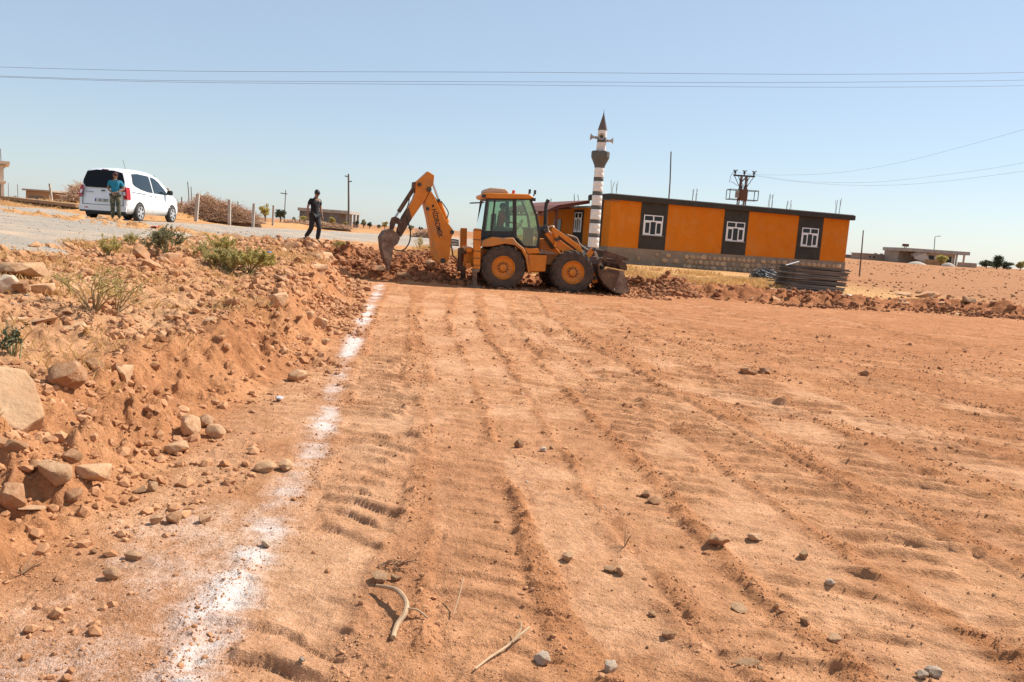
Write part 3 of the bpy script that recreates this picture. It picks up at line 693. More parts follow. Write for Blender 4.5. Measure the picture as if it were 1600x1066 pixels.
for k in range(240):
    a0 = rnd.uniform(0, 6.28); pts = []; rr = rnd.uniform(0.15, 0.75); hh = rnd.uniform(0.1, 0.62) * (1.15 - rr)
    for j in range(7):
        a = a0 + (j - 3) * rnd.uniform(0.12, 0.4)
        pts.append((math.cos(a) * rr * 1.05 + rnd.uniform(-.04, .04), math.sin(a) * rr * 0.7, max(0.02, hh + 0.12 * math.sin(j * 1.1 + a0) + rnd.uniform(-.03, .03))))
    wt.tube(pts, 0.010, 4, cap=False)
wire = thing('wire_pile', 'tangled dark steel wire heap beside the stack of boards', 'wire heap', (wc.x, wc.y, wc.z))
tag(wt.build('wires', mat('dark_steel_wire', (0.10, 0.10, 0.105), 0.45, 0.6), wire, smooth=0), kind='stuff')
hp = MB(); 
for k in range(26):
    hp.box((rnd.uniform(-.5, .5), rnd.uniform(-.25, .25), rnd.uniform(0.03, 0.22)), (rnd.uniform(.3, .6), 0.03, rnd.uniform(.08, .2)), Euler((rnd.uniform(-.4, .4), rnd.uniform(-.5, .5), rnd.uniform(0, 3))).to_matrix())
hp.build('scrap_boards', mat('brown_scrap', (0.17, 0.10, 0.06), 0.9), wire, smooth=0)
# ------------------------------------------------------------------ backhoe loader
M_YEL = mat('worn_yellow_paint', (0.70, 0.225, 0.009), 0.42, c2=(0.58, 0.175, 0.008), scale=2.5, dust=(0.36, 0.21, 0.10), dscale=2.2, dlo=0.54, dhi=0.80, spec=0.45)
M_YELD = mat('dusty_yellow_paint', (0.62, 0.225, 0.016), 0.6, c2=(0.48, 0.185, 0.03), scale=2.2, dust=(0.33, 0.20, 0.11), dscale=2.6, dlo=0.42, dhi=0.72)
M_RIM = mat('orange_rim_paint', (0.66, 0.22, 0.010), 0.5, c2=(0.50, 0.17, 0.015), scale=5, dust=(0.34, 0.18, 0.08), dscale=5, dlo=0.5, dhi=0.8)
M_TYRE = mat('dusty_tyre_rubber', (0.045, 0.035, 0.028), 0.9, c2=(0.13, 0.085, 0.055), scale=4, lo=0.35, hi=0.7)
M_BUCK = mat('worn_bucket_steel', (0.24, 0.175, 0.125), 0.6, 0.25, c2=(0.13, 0.075, 0.05), scale=4, lo=0.4, hi=0.62, dust=(0.42, 0.30, 0.20), dscale=2.2, dlo=0.52, dhi=0.75)
M_BUCKD = mat('rusty_dark_bucket', (0.09, 0.048, 0.03), 0.75, 0.2, c2=(0.17, 0.10, 0.06), scale=4, dust=(0.30, 0.18, 0.10), dscale=3, dlo=0.55, dhi=0.8)
M_CHROME = mat('steel_rod', (0.62, 0.60, 0.57), 0.25, 0.9)
M_CAB = mat('black_cab_frame', (0.028, 0.027, 0.025), 0.5, dust=(0.12, 0.08, 0.05), dscale=3, dlo=0.55, dhi=0.85)
M_GLASS = glassmat('greenish_cab_glass', (0.70, 0.80, 0.70), 0.03)
M_GLASSD = glassmat('dusty_door_glass', (0.66, 0.78, 0.58), 0.10, 0.15)
M_HOSE = mat('black_hose', (0.03, 0.028, 0.026), 0.6)
M_HOSET = mat('pale_hydraulic_pipe', (0.50, 0.42, 0.32), 0.45, 0.3)
M_LETTER = mat('black_lettering', (0.018, 0.016, 0.014), 0.6)
M_AC = mat('beige_roof_unit', (0.50, 0.40, 0.29), 0.7, c2=(0.40, 0.30, 0.2), scale=4)
YAW = math.radians(9.0)
FD = Vector((math.cos(YAW), math.sin(YAW), 0)); ND = Vector((-math.sin(YAW), math.cos(YAW), 0))
_c = Vector((-0.35, 23.3, 0)); ROOT = _c + ND * 1.15
EYEV = Vector((0, 0, EYE))
dig = thing('backhoe_loader', 'yellow backhoe loader with raised digging arm at the edge of the pit', 'backhoe', (ROOT.x, ROOT.y, 0), YAW)
def pin(px, py, org, d, n):
    """survey pixel on the vertical plane through org spanned by d and z -> (along d, z)"""
    r = ray(px, py); t = (org - EYEV).dot(n) / r.dot(n); p = EYEV + r * t
    return ((p - org).dot(d), p.z)
def Q(px, py, v): return pin(px, py, ROOT + ND * v, FD, ND)
def z1(p): return (570 + .275 * p[0], 250 + .275 * p[1])
def z2(p): return (720 + .17823 * p[0], 280 + .17823 * p[1])
def z3(p): return (570 + .19704 * p[0], 250 + .19704 * p[1])
def poly(zf, pts, v): return [Q(*zf(p), v) for p in pts]
# wheels
def wheel(u, v, zc, rt, side, proto=None):
    w = 0.40
    t = MB(); k = 0.93
    prof = [(0.335, -w * .46), (0.40, -w * .50), (rt * 0.80, -w * .50), (rt * k, -w * .42), (rt * k + .012, -w * .2), (rt * k + .016, 0), (rt * k + .012, w * .2), (rt * k, w * .42), (rt * 0.80, w * .50), (0.40, w * .50), (0.335, w * .46)]
    t.lathe(prof, (0, 0, 0), 'y', 44, cap=False)
    nl = 19
    for i in range(nl):
        for sgn in (-1, 1):
            a0 = (i + (0.5 if sgn > 0 else 0)) / nl * 2 * math.pi
            vs = []
            for (yy, rr, da, tw) in ((0.02, rt * k, 0.30, .04), (w * .27, rt * k, 0.12, .05), (w * .47, rt * k - .02, -0.02, .06), (w * .53, rt * .84, -0.05, .06)):
                for hh in (0.0, 0.045):
                    for ww in (-tw, tw):
                        a = a0 + da * 0.8 + ww; r_ = (rr + hh) if yy < w * .5 else rr + hh * .4
                        vs.append((r_ * math.cos(a), sgn * (yy + (hh * .3 if yy > w * .5 else 0)), r_ * math.sin(a)))
            fs = []
            for s_ in range(3):
                b = s_ * 4; fs += [(b, b + 1, b + 5, b + 4), (b + 2, b + 6, b + 7, b + 3), (b, b + 4, b + 6, b + 2), (b + 1, b + 3, b + 7, b + 5)]
            fs += [(0, 2, 3, 1), (12, 13, 15, 14)]
            t.add(vs, fs)
    tyre = t.build('wheel', M_TYRE, dig, smooth=40, loc=(u, v, zc))
    r = MB(); s = side
    r.lathe([(0.345, s * w * .48), (0.33, s * w * .50), (0.315, s * w * .38), (0.285, s * w * .30), (0.16, s * w * .26), (0.15, s * w * .34), (0.0, s * w * .35)], (0, 0, 0), 'y', 32, cap=False)
    r.lathe([(0.345, -s * w * .45), (0.30, -s * w * .40), (0.0, -s * w * .38)], (0, 0, 0), 'y', 24, cap=False)
    rim = r.build('rim', M_RIM, tyre)
    h = MB(); h.lathe([(0.105, s * w * .34), (0.10, s * w * .44), (0.06, s * w * .50), (0.0, s * w * .51)], (0, 0, 0), 'y', 16, cap=False)
    h.build('hub', M_RIM, tyre)
    for i in range(10):
        a = i * math.pi / 5; n = MB(); n.lathe([(0.022, s * w * .33), (0.022, s * w * .42), (0, s * w * .42)], (0.135 * math.cos(a), 0, 0.135 * math.sin(a)), 'y', 6, cap=False); n.build('wheel_nut', M_DARKSTEEL, tyre)
    tyre.rotation_euler = (0, rnd.uniform(0, 1), 0)
    return tyre
RW = 0.665
ur, zr_ = Q(786.5, 418.5, -1.15); uf, zf_ = Q(895.5, 426, -1.15)
for (u, zc, r_) in ((ur, zr_, RW), (uf, zf_, RW - .015)):
    wheel(u, -0.95, zc, r_, -1); wheel(u, 0.95, zc, r_, 1)
MB().tube([(ur, -0.8, zr_), (ur, 0.8, zr_)], 0.13, 12).tube([(uf, -0.8, zf_), (uf, 0.8, zf_)], 0.11, 12).build('axles', M_DARKSTEEL, dig)
# chassis and belly
ch = MB(); ch.prism([(ur - 0.75, .55), (ur + 0.3, .50), (uf - 0.4, .52), (uf + 0.55, .62), (uf + 0.6, .95), (uf - .2, 1.0), (ur - .75, 1.0)], -0.45, 0.45)
ch.build('chassis', M_DARKSTEEL, dig, smooth=0, bevel=0.02)
tk = poly(z2, [(588, 660), (757, 668), (742, 810), (604, 814)], -1.0)
MB().prism(tk, -1.0, -0.45).build('side_tank', M_YEL, dig, smooth=0, bevel=0.025)
MB().prism(tk, 0.45, 1.0).build('side_tank', M_YEL, dig, smooth=0, bevel=0.025)
MB().prism(poly(z2, [(560, 608), (684, 606), (690, 652), (585, 655)], -0.98), -0.98, 0.98).build('cab_floor', M_YEL, dig, smooth=0, bevel=0.015)
st = MB(); st.prism(poly(z2, [(690, 640), (700, 625), (860, 650), (860, 760), (740, 745), (752, 668)], -0.7), -0.7, 0.7); st.build('engine_frame', M_YELD, dig, smooth=0, bevel=0.02)
MB().prism(poly(z2, [(684, 640), (712, 618), (800, 640), (845, 655), (780, 662), (690, 655)], -0.95), -0.95, -0.70).build('step', M_BUCK, dig, smooth=0)
# hood behind the loader arms
MB().prism(poly(z2, [(686, 640), (690, 530), (745, 520), (800, 560), (880, 650), (1040, 760), (1050, 800), (860, 780), (740, 700)], -0.45), -0.45, 0.45).build('engine_hood', M_YEL, dig, smooth=0, bevel=0.03)
# fender (near and far)
fo = [(178, 590), (182, 560), (200, 535), (280, 505), (370, 515), (460, 514), (490, 555), (545, 600), (585, 660), (607, 820), (590, 825), (566, 690), (530, 620), (475, 580), (385, 566), (280, 588), (230, 592)]
fp = poly(z2, fo, -1.1)
MB().prism(fp, -1.14, -0.6).build('fender', M_YELD, dig, smooth=30, bevel=0.02)
MB().prism(fp, 0.6, 1.14).build('fender', M_YELD, dig, smooth=30, bevel=0.02)
# cab
VN, VF = -0.78, 0.78
c_ = {k: Q(*z2(p), VN) for k, p in dict(rt=(232, 172), rb=(186, 525), r2=(300, 172), r2b=(262, 505), bt=(470, 172), bb=(474, 518), ft=(606, 168), fm=(662, 320), fl=(688, 480), fb=(672, 598), db=(556, 592), dk=(497, 520)).items()}
fr = MB()
def bars(v, w=0.075):
    for a, b, ww in (('rt', 'rb', .085), ('bt', 'bb', .11), ('ft', 'fm', .07), ('fm', 'fl', .07), ('fl', 'fb', .07), ('fb', 'db', .06), ('db', 'dk', .06), ('rt', 'ft', .09), ('rb', 'bb', .10), ('r2', 'r2b', .05), ('dk', 'bb', .06)):
        p, q = c_[a], c_[b]; fr.beam((p[0], v, p[1]), (q[0], v, q[1]), ww, 0.07)
bars(VN); bars(VF)
for k in ('rt', 'rb', 'ft', 'fb'):
    p = c_[k]; fr.beam((p[0], VN, p[1]), (p[0], VF, p[1]), 0.07, 0.07)
fr.build('cab_frame', M_CAB, dig, smooth=0, bevel=0.012)
def pane(keys, v, name, m):
    MB().prism([c_[k] for k in keys], v - 0.004, v + 0.004).build(name, m, dig, smooth=0)
for v in (VN, VF):
    pane(('bt', 'ft', 'fm', 'fl', 'fb', 'db', 'dk'), v, 'door_glass', M_GLASSD if v < 0 else M_GLASS)
    pane(('rt', 'r2', 'r2b', 'rb'), v, 'side_glass', M_GLASS)
    pane(('r2', 'bt', 'bb', 'r2b'), v, 'side_glass', M_GLASS)
q0, q1 = c_['rt'], c_['rb']
MB().add([(q0[0], VN, q0[1]), (q0[0], VF, q0[1]), (q1[0] - .06, VF, q1[1] + .1), (q1[0] - .06, VN, q1[1] + .1)], [(0, 1, 2, 3)]).build('rear_glass', M_GLASS, dig, smooth=0)
q0, qm, q1 = c_['ft'], c_['fm'], c_['fl']
MB().add([(q0[0], VN, q0[1]), (q0[0], VF, q0[1]), (qm[0], VF, qm[1]), (qm[0], VN, qm[1]), (q1[0], VF, q1[1]), (q1[0], VN, q1[1])], [(0, 1, 2, 3), (3, 2, 4, 5)]).build('windscreen', M_GLASS, dig, smooth=0)
lp = [c_['rb'], c_['bb'], (c_['bb'][0], c_['bb'][1] + 0.20), (c_['rb'][0] + .03, c_['rb'][1] + 0.24)]
MB().prism(lp, VN - 0.01, VN + 0.03).build('cab_panel', M_CAB, dig, smooth=0)
MB().prism(lp, VF - 0.03, VF + 0.01).build('cab_panel', M_CAB, dig, smooth=0)
MB().prism([c_['rb'], c_['bb'], c_['db'], (c_['db'][0], c_['db'][1] - .05), (c_['rb'][0], c_['rb'][1] - .1)], -0.7, 0.7).build('cab_base', M_CAB, dig, smooth=0)
rf = poly(z2, [(180, 142), (192, 126), (240, 120), (590, 132), (632, 152), (645, 172), (640, 186), (610, 172), (480, 172), (200, 168)], -0.82)
MB().prism(rf, -0.86, 0.86).build('cab_roof', M_YEL, dig, smooth=30, bevel=0.03)
MB().prism(poly(z2, [(205, 122), (212, 88), (262, 74), (390, 84), (418, 108), (420, 124)], -0.5), -0.5, 0.45).build('air_conditioner', M_AC, dig, smooth=30, bevel=0.04)
b0 = Q(*z2((461, 130)), -0.3); MB().lathe([(0.055, 0), (0.055, 0.02), (0.045, 0.03), (0.045, 0.10), (0.0, 0.115)], (b0[0], -0.3, b0[1]), 'z', 14).build('beacon', mat('red_beacon', (0.55, 0.04, 0.02), 0.3), dig)
for p in ((592, 138), (638, 145)):
    a = Q(*z2(p), -0.7); m_ = MB(); m_.tube([(a[0], -0.7, a[1] - .02), (a[0] + .02, -0.7, a[1] + .07)], 0.02, 6); m_.box((a[0] + .03, -0.72, a[1] + 0.10), (0.05, 0.13, 0.12)); m_.build('work_light', M_BLACK, dig, smooth=0)
for p in ((200, 150), (636, 180)):
    a = Q(*z2(p), -0.8); MB().box((a[0], -0.83, a[1]), (0.11, 0.12, 0.09)).build('work_light', M_BLACK, dig, smooth=0)
a, b = Q(*z2((205, 205)), -0.7), Q(*z2((85, 209)), -0.7)
MB().beam((a[0], -0.55, a[1]), (b[0], -0.55, b[1]), 0.35, 0.03, (0, 0, 1)).build('rear_window_flap', M_BLACK, dig, smooth=0)
# interior: seat, column, wheel, levers
su = (c_['bb'][0] + c_['rb'][0]) / 2 + 0.05; szf = c_['bb'][1]
sm = MB(); sm.box((su + .12, 0, szf + .12), (0.5, 0.5, 0.14)); sm.box((su - .14, 0, szf + .42), (0.12, 0.46, 0.55)); sm.build('seat', M_BLACK, dig, smooth=0, bevel=0.04)
du = c_['fl'][0] - 0.30
MB().box((du + .1, 0, szf + .05), (0.25, 0.5, 0.6)).build('dashboard', M_CAB, dig, smooth=0, bevel=0.03)
q = MB(); q.tube([(du - .18 + .02 * math.cos(t / 14 * 6.283) * 4.0, .19 * math.sin(t / 14 * 6.283), szf + .42 + .15 * math.cos(t / 14 * 6.283)) for t in range(15)], 0.016, 6, cap=False)
q.tube([(du, 0, szf + .2), (du - .18, 0, szf + .42)], 0.02, 6); q.build('steering_wheel', M_BLACK, dig)
q = MB()
for k in range(4): q.tube([(su - .42, -.2 + .13 * k, szf + .0), (su - .40, -.2 + .13 * k, szf + .42)], 0.014, 6)
q.build('levers', M_BLACK, dig)
# exhaust
ex = [Q(*z2(p), -0.35) for p in ((740, 470), (742, 380), (745, 250), (750, 215), (768, 182))]
q = MB(); q.tube([(p[0], -0.35, p[1]) for p in ex], [0.065, 0.058, 0.052, 0.055, 0.058], 12)
q.lathe([(0.10, 0), (0.10, .22), (0.07, .26)], (ex[0][0], -0.35, ex[0][1] - .05), 'z', 14); q.build('exhaust_pipe', M_BLACK, dig)
# loader arms, near and far
def pair(zf, pts, v0, v1, name, m, bevel=0.012, smooth=0):
    p = poly(zf, pts, v0)
    MB().prism(p, v0, v1).build(name, m, dig, smooth=smooth, bevel=bevel); MB().prism(p, -v1, -v0).build(name, m, dig, smooth=smooth, bevel=bevel)
pair(z2, [(700, 430), (735, 400), (762, 405), (770, 470), (800, 545), (835, 600), (800, 615), (735, 520), (690, 500)], -0.62, -0.50, 'loader_tower', M_DARKSTEEL)
pair(z2, [(738, 480), (775, 455), (812, 470), (850, 540), (935, 600), (1000, 640), (990, 665), (900, 640), (835, 600), (800, 560)], -0.80, -0.64, 'loader_arm', M_YEL)
pair(z2, [(866, 532), (1000, 628), (1030, 640), (1078, 690), (1130, 740), (1190, 850), (1205, 905), (1160, 915), (1140, 880), (1080, 745), (1000, 668), (930, 628), (858, 584)], -0.79, -0.65, 'loader_arm', M_YEL)
pair(z2, [(803, 430), (818, 420), (845, 442), (1045, 580), (1072, 640), (1045, 655), (1010, 608), (856, 490), (852, 560), (836, 604), (815, 590), (830, 520), (800, 450)], -0.92, -0.81, 'tilt_link', M_YEL)
pair(z2, [(852, 488), (1015, 606), (1010, 640), (930, 650), (840, 600), (846, 540)], -0.60, -0.55, 'arm_gap_shade', M_CAB)  # dark plate added as the shade in the gap between the loader arms
pair(z2, [(1100, 660), (1145, 605), (1172, 605), (1178, 628), (1135, 690), (1118, 690)], -0.92, -0.80, 'bell_crank', M_YEL)
pair(z2, [(1160, 625), (1176, 618), (1250, 765), (1236, 785)], -0.86, -0.82, 'bucket_link', M_HOSET)
pair(z2, [(1140, 800), (1170, 820), (1205, 900), (1150, 900), (1128, 860)], -0.64, -0.5, 'arm_foot', M_YELD)
for v in (-0.72, 0.72):
    for p, rr in (((838, 530), .06), ((745, 455), .06), ((1160, 618), .05), ((1175, 870), .05), ((1240, 775), .05)):
        a = Q(*z2(p), -0.85); s_ = -1 if v < 0 else 1
        MB().tube([(a[0], v - .24, a[1]), (a[0], v + .24, a[1])], rr, 10).build('pin', M_DARKSTEEL, dig)
    a, b, c2_ = [Q(*z2(p), -0.6) for p in ((790, 520), (930, 600), (1090, 700))]
    q = MB(); q.tube([(a[0], v * .76, a[1] - .1), (b[0], v * .76, b[1] - .08)], 0.06, 10); cy = q.build('lift_cylinder', M_YELD, dig)
    q = MB(); q.tube([(b[0], v * .76, b[1] - .08), (c2_[0], v * .76, c2_[1] - .05)], 0.03, 8); q.build('piston_rod', M_CHROME, cy)
def hose(pts, v, r, name, m=None, zf=z2):
    p = [Q(*zf(x[:2]), v) for x in pts]
    # smooth
    P = [Vector((a[0], v + (x[2] if len(x) > 2 else 0), a[1])) for a, x in zip(p, pts)]
    o = []
    for i in range(len(P) - 1):
        p0, p1, p2, p3 = P[max(i - 1, 0)], P[i], P[i + 1], P[min(i + 2, len(P) - 1)]
        for k in range(5):
            t = k / 5; o.append(0.5 * ((2 * p1) + (p2 - p0) * t + (2 * p0 - 5 * p1 + 4 * p2 - p3) * t * t + (3 * p1 - p0 - 3 * p2 + p3) * t ** 3))
    o.append(P[-1]); MB().tube(o, r, 7).build(name, m or M_HOSE, dig)
hose([(800, 480), (768, 450), (775, 418), (806, 412), (822, 425)], -0.95, 0.016, 'hose', M_HOSET)
hose([(935, 488), (985, 500), (1020, 520), (1048, 570), (1100, 610), (1150, 640)], -0.6, 0.016, 'hose', M_HOSET)
hose([(870, 480), (930, 490), (990, 520), (1040, 575), (1105, 625)], -0.5, 0.02, 'hose')
hose([(1245, 780), (1200, 800), (1185, 840), (1200, 870)], -0.8, 0.014, 'hose', M_HOSE)
hose([(700, 435), (690, 470), (705, 520)], -0.66, 0.02, 'hose')
# loader bucket: curved shell with side plates, opened jaw resting on the soil
bk = poly(z2, [(1440, 745), (1345, 700), (1240, 690), (1205, 750), (1215, 850), (1255, 920), (1330, 985), (1420, 1000)], -1.15)
def shell(pts, v0, v1, th=0.035):
    q = MB()
    for i in range(len(pts) - 1):
        a, b = pts[i], pts[i + 1]; d = Vector((b[0] - a[0], 0, b[1] - a[1])); n = Vector((-d.z, 0, d.x)).normalized() * th
        q.add([(a[0], v0, a[1]), (b[0], v0, b[1]), (b[0], v1, b[1]), (a[0], v1, a[1]), (a[0] + n.x, v0, a[1] + n.z), (b[0] + n.x, v0, b[1] + n.z), (b[0] + n.x, v1, b[1] + n.z), (a[0] + n.x, v1, a[1] + n.z)],
              [(0, 1, 2, 3), (7, 6, 5, 4), (0, 4, 5, 1), (2, 6, 7, 3), (1, 5, 6, 2), (0, 3, 7, 4)])
    return q
bkt = shell(bk[1:], -1.13, 1.13).build('loader_bucket', M_BUCKD, dig, smooth=20)
sp1 = poly(z2, [(1225, 805), (1290, 780), (1392, 800), (1395, 850), (1335, 985), (1262, 920), (1225, 865)], -1.15)
sp2 = poly(z2, [(1398, 800), (1425, 806), (1482, 992), (1400, 1003), (1345, 990), (1365, 900)], -1.15)
for v0, v1 in ((-1.16, -1.13), (1.13, 1.16)):
    MB().prism(sp1, v0, v1).build('side_plate', M_BUCKD, bkt, smooth=0)
    MB().prism(sp2, v0 - .012 if v0 < 0 else v0 + .012, v1 - .012 if v0 < 0 else v1 + .012).build('side_cutter', M_BUCK, bkt, smooth=0)
ce = Q(*z2((1450, 1000)), -1.15)
MB().beam((ce[0], -1.13, ce[1] + .01), (ce[0], 1.13, ce[1] + .01), 0.22, 0.03, (0, 0, 1)).build('cutting_edge', M_BUCK, bkt, smooth=0)
tl = poly(z2, [(1235, 700), (1260, 628), (1320, 645), (1450, 690), (1462, 710), (1400, 715), (1440, 735), (1445, 770), (1425, 800), (1390, 780), (1340, 700), (1280, 672), (1262, 720)], -1.0)
for v in (-1.10, -0.42, 0.42, 1.08):
    MB().prism(tl, v - .025, v + .025).build('jaw_rib', M_BUCKD, bkt, smooth=0)
j1, j2 = Q(*z2((1445, 700)), -1.0), Q(*z2((1440, 780)), -1.0)
MB().beam((j1[0], -1.12, j1[1]), (j1[0], 1.12, j1[1]), 0.10, 0.10).build('jaw_bar', M_BUCKD, bkt, smooth=0)
MB().beam((j2[0], -1.12, j2[1]), (j2[0], 1.12, j2[1]), 0.12, 0.06).build('jaw_bar', M_BUCKD, bkt, smooth=0)
j3 = Q(*z2((1258, 632)), -1.0); MB().tube([(j3[0], -1.12, j3[1]), (j3[0], 1.12, j3[1])], 0.035, 8).build('jaw_bar', M_BUCKD, bkt)
for k, (p, r_) in enumerate((((1240, 690), (1420, 715)), ((1270, 720), (1430, 745)))):
    a, b = Q(*z2(p), -0.8), Q(*z2(r_), -0.8); MB().beam((a[0], -0.8 + .3 * k, a[1]), (b[0], -0.8 + .3 * k, b[1]), 0.05, 0.05).build('jaw_strut', M_CHROME if k == 0 else M_BUCK, bkt, smooth=0)
# rear frame and stabilisers
def rbox(zf, pts, v0, v1, name, m, bevel=0.012): return MB().prism(poly(zf, pts, v0), v0, v1).build(name, m, dig, smooth=0, bevel=bevel)
s1 = rbox(z1, [(620, 400), (628, 388), (662, 392), (656, 622), (618, 620)], -1.12, -0.88, 'stabiliser', M_YEL)
MB().prism(poly(z1, [(610, 618), (652, 620), (650, 638), (612, 638)], -1.13), -1.14, -0.86).build('collar', M_BUCK, s1, smooth=0)
MB().prism(poly(z1, [(615, 638), (638, 638), (637, 722), (613, 722)], -1.1), -1.08, -0.92).build('inner_leg', M_BUCK, s1, smooth=0)
f0 = Q(*z1((625, 722)), -1.0); MB().box((f0[0], -1.0, 0.03), (0.34, 0.34, 0.05)).build('foot', M_BUCK, s1, smooth=0)
q = MB(); 
for y_ in (400, 455, 520, 560, 600): 
    a = Q(*z1((657, y_)), -1.14); q.box((a[0] - .08, -1.125, a[1]), (0.27, 0.012, 0.018))
q.build('wear_strips', M_DARKSTEEL, s1, smooth=0)
s2 = rbox(z1, [(544, 400), (548, 386), (582, 388), (578, 600), (542, 600)], 0.88, 1.12, 'stabiliser', M_YEL)
p2_ = poly(z1, [(546, 600), (574, 600), (574, 690), (546, 690)], 0.9); MB().prism(p2_, 0.92, 1.08).build('inner_leg', M_BUCK, s2, smooth=0)
ub = Q(*z1((600, 500)), -0.9)
fx = Q(*z1((640, 500)), -1.0)[0] - 0.12
rfm = MB()
rfm.box((fx - .10, 0, 1.08), (0.16, 1.80, 0.14)); rfm.box((fx - .10, 0, 0.62), (0.16, 1.80, 0.14)); rfm.box((fx + 0.25, -0.4, 0.85), (0.9, 0.12, 0.5)); rfm.box((fx + 0.25, 0.4, 0.85), (0.9, 0.12, 0.5))
rfm.build('rear_frame', M_YEL, dig, smooth=0, bevel=0.015)
MB().box((fx - .06, 0.05, 0.85), (0.06, 0.9, 0.34)).build('rear_plate', M_YELD, dig, smooth=0)
# swing post, boom, dipper and digging bucket: their plane is turned a little towards the camera
KU = fx - 0.38
KV = -0.30
SW = math.radians(190.0 + 9.0)                       # world heading of the boom
SD = Vector((math.cos(SW), math.sin(SW), 0)); SN = Vector((-SD.y, SD.x, 0))
KP = ROOT + FD * KU + ND * KV
if SN.y < 0: SN = -SN
def S(px, py, v=0.0): return pin(px, py, KP + SN * v, SD, SN)
# local transform: (along boom, across, z) -> machine local
ang = SW - YAW
XB = Matrix.Translation((KU, KV, 0)) @ Matrix(((math.cos(ang), -math.sin(ang) * (1 if (SN.dot(Vector((-SD.y, SD.x, 0))) > 0) else -1), 0, 0), (math.sin(ang), math.cos(ang) * (1 if (SN.dot(Vector((-SD.y, SD.x, 0))) > 0) else -1), 0, 0), (0, 0, 1, 0), (0, 0, 0, 1)))
def spoly(pts, v, zf=z3): return [S(*zf(p), v) for p in pts]
def sp_(pts, v0, v1, name, m, par=None, bevel=0.012, zf=z3, smooth=0):
    return MB(XB).prism(spoly(pts, v0, zf), v0, v1).build(name, m, par or dig, smooth=smooth, bevel=bevel)
kp = MB(); kp.box((KU + .16, KV, 0.50), (0.16, 0.36, 0.14)); kp.box((KU + .16, KV, 0.98), (0.16, 0.36, 0.12)); kp.lathe([(0.085, 0.3), (0.085, 1.0)], (KU + .08, KV, 0.1), 'z', 14); kp.build('swing_post', M_BUCKD, dig, smooth=0, bevel=0.02)
boom = sp_([(472, 345), (490, 310), (520, 245), (545, 275), (590, 370), (640, 470), (700, 555), (706, 580), (690, 610), (670, 790), (640, 822), (590, 820), (560, 800), (540, 762), (530, 640), (500, 470)], -0.16, 0.16, 'boom', M_YEL, bevel=0.015)
MB(XB).prism(spoly([(474, 350), (484, 346), (552, 690), (606, 805), (590, 818), (560, 798), (541, 762), (531, 640), (501, 470)], -0.165), -0.168, 0.168).build('wear_plate', M_YELD, boom, smooth=0)
dip = sp_([(405, 178), (420, 165), (502, 90), (552, 122), (546, 185), (516, 245), (482, 312), (365, 480), (345, 505), (300, 455), (340, 385), (385, 312), (402, 260)], -0.13, 0.13, 'dipper', M_YEL)
MB(XB).prism(spoly([(300, 452), (338, 390), (352, 380), (372, 470), (350, 505), (288, 612), (262, 606), (262, 560)], -0.14), -0.14, 0.14).build('dipper_end', M_BUCKD, dip, smooth=0)
for p, rr in (((434, 196), .055), ((510, 234), .07), ((498, 388), .05), ((692, 573), .06), ((620, 800), .08)):
    a = S(*z3(p), -.17); MB(XB).tube([(a[0], -.20, a[1]), (a[0], .20, a[1])], rr, 12).build('pin', M_DARKSTEEL, dig)
# bucket cylinder on top of the dipper
def cyl_(a, b, c, v, r0, r1, par, m0):
    A_, B_, C_ = S(*z3(a), v), S(*z3(b), v), S(*z3(c), v)
    k = MB(XB).tube([(A_[0], v, A_[1]), (B_[0], v, B_[1])], r0, 12).build('hydraulic_cylinder', m0, par)
    MB(XB).tube([(B_[0], v, B_[1]), (C_[0], v, C_[1])], r1, 10).build('piston_rod', M_CHROME, k)
    return k
cyl_((392, 220), (268, 412), (236, 462), 0.0, 0.062, 0.032, dip, M_BUCKD)
sp_([(383, 176), (406, 172), (402, 240), (392, 262), (378, 240)], -0.10, 0.10, 'cylinder_bracket', M_BUCKD, dip)
cyl_((655, 500), (590, 330), (540, 190), 0.02, 0.068, 0.034, boom, M_YEL)
sp_([(570, 315), (598, 308), (600, 330), (576, 340)], -0.09, 0.09, 'gland', M_BLACK, boom)
def shose(pts, v, r, m, par):
    P = [Vector((*(lambda a: (a[0], v, a[1]))(S(*z3(p), v)),)) for p in pts]; o = []
    for i in range(len(P) - 1):
        p0, p1, p2, p3 = P[max(i - 1, 0)], P[i], P[i + 1], P[min(i + 2, len(P) - 1)]
        for k in range(6):
            t = k / 6; o.append(0.5 * ((2 * p1) + (p2 - p0) * t + (2 * p0 - 5 * p1 + 4 * p2 - p3) * t * t + (3 * p1 - p0 - 3 * p2 + p3) * t ** 3))
    o.append(P[-1]); MB(XB).tube(o, r, 7).build('hose', m, par)
shose([(332, 440), (345, 500), (362, 580), (350, 660), (305, 715), (250, 718), (222, 700)], -0.2, 0.020, M_HOSE, dip)
shose([(603, 325), (640, 375), (662, 420), (650, 465)], -0.05, 0.016, M_HOSE, boom)
shose([(525, 250), (550, 290), (575, 320)], -0.12, 0.014, M_HOSE, boom)
shose([(355, 310), (335, 380), (300, 450), (285, 470)], -0.16, 0.014, M_HOSE, dip)
for k in range(5):
    hose([(668 - 4 * k, 640 + 9 * k), (700, 632 + 11 * k, -.02 * k), (745, 640 + 10 * k)], KV - .12 + .06 * k, 0.018, 'hose', M_HOSET if k % 2 else M_HOSE, z3)
hose([(660, 640), (690, 700), (700, 760), (740, 800)], KV + .1, 0.02, 'hose', M_HOSE, z3)
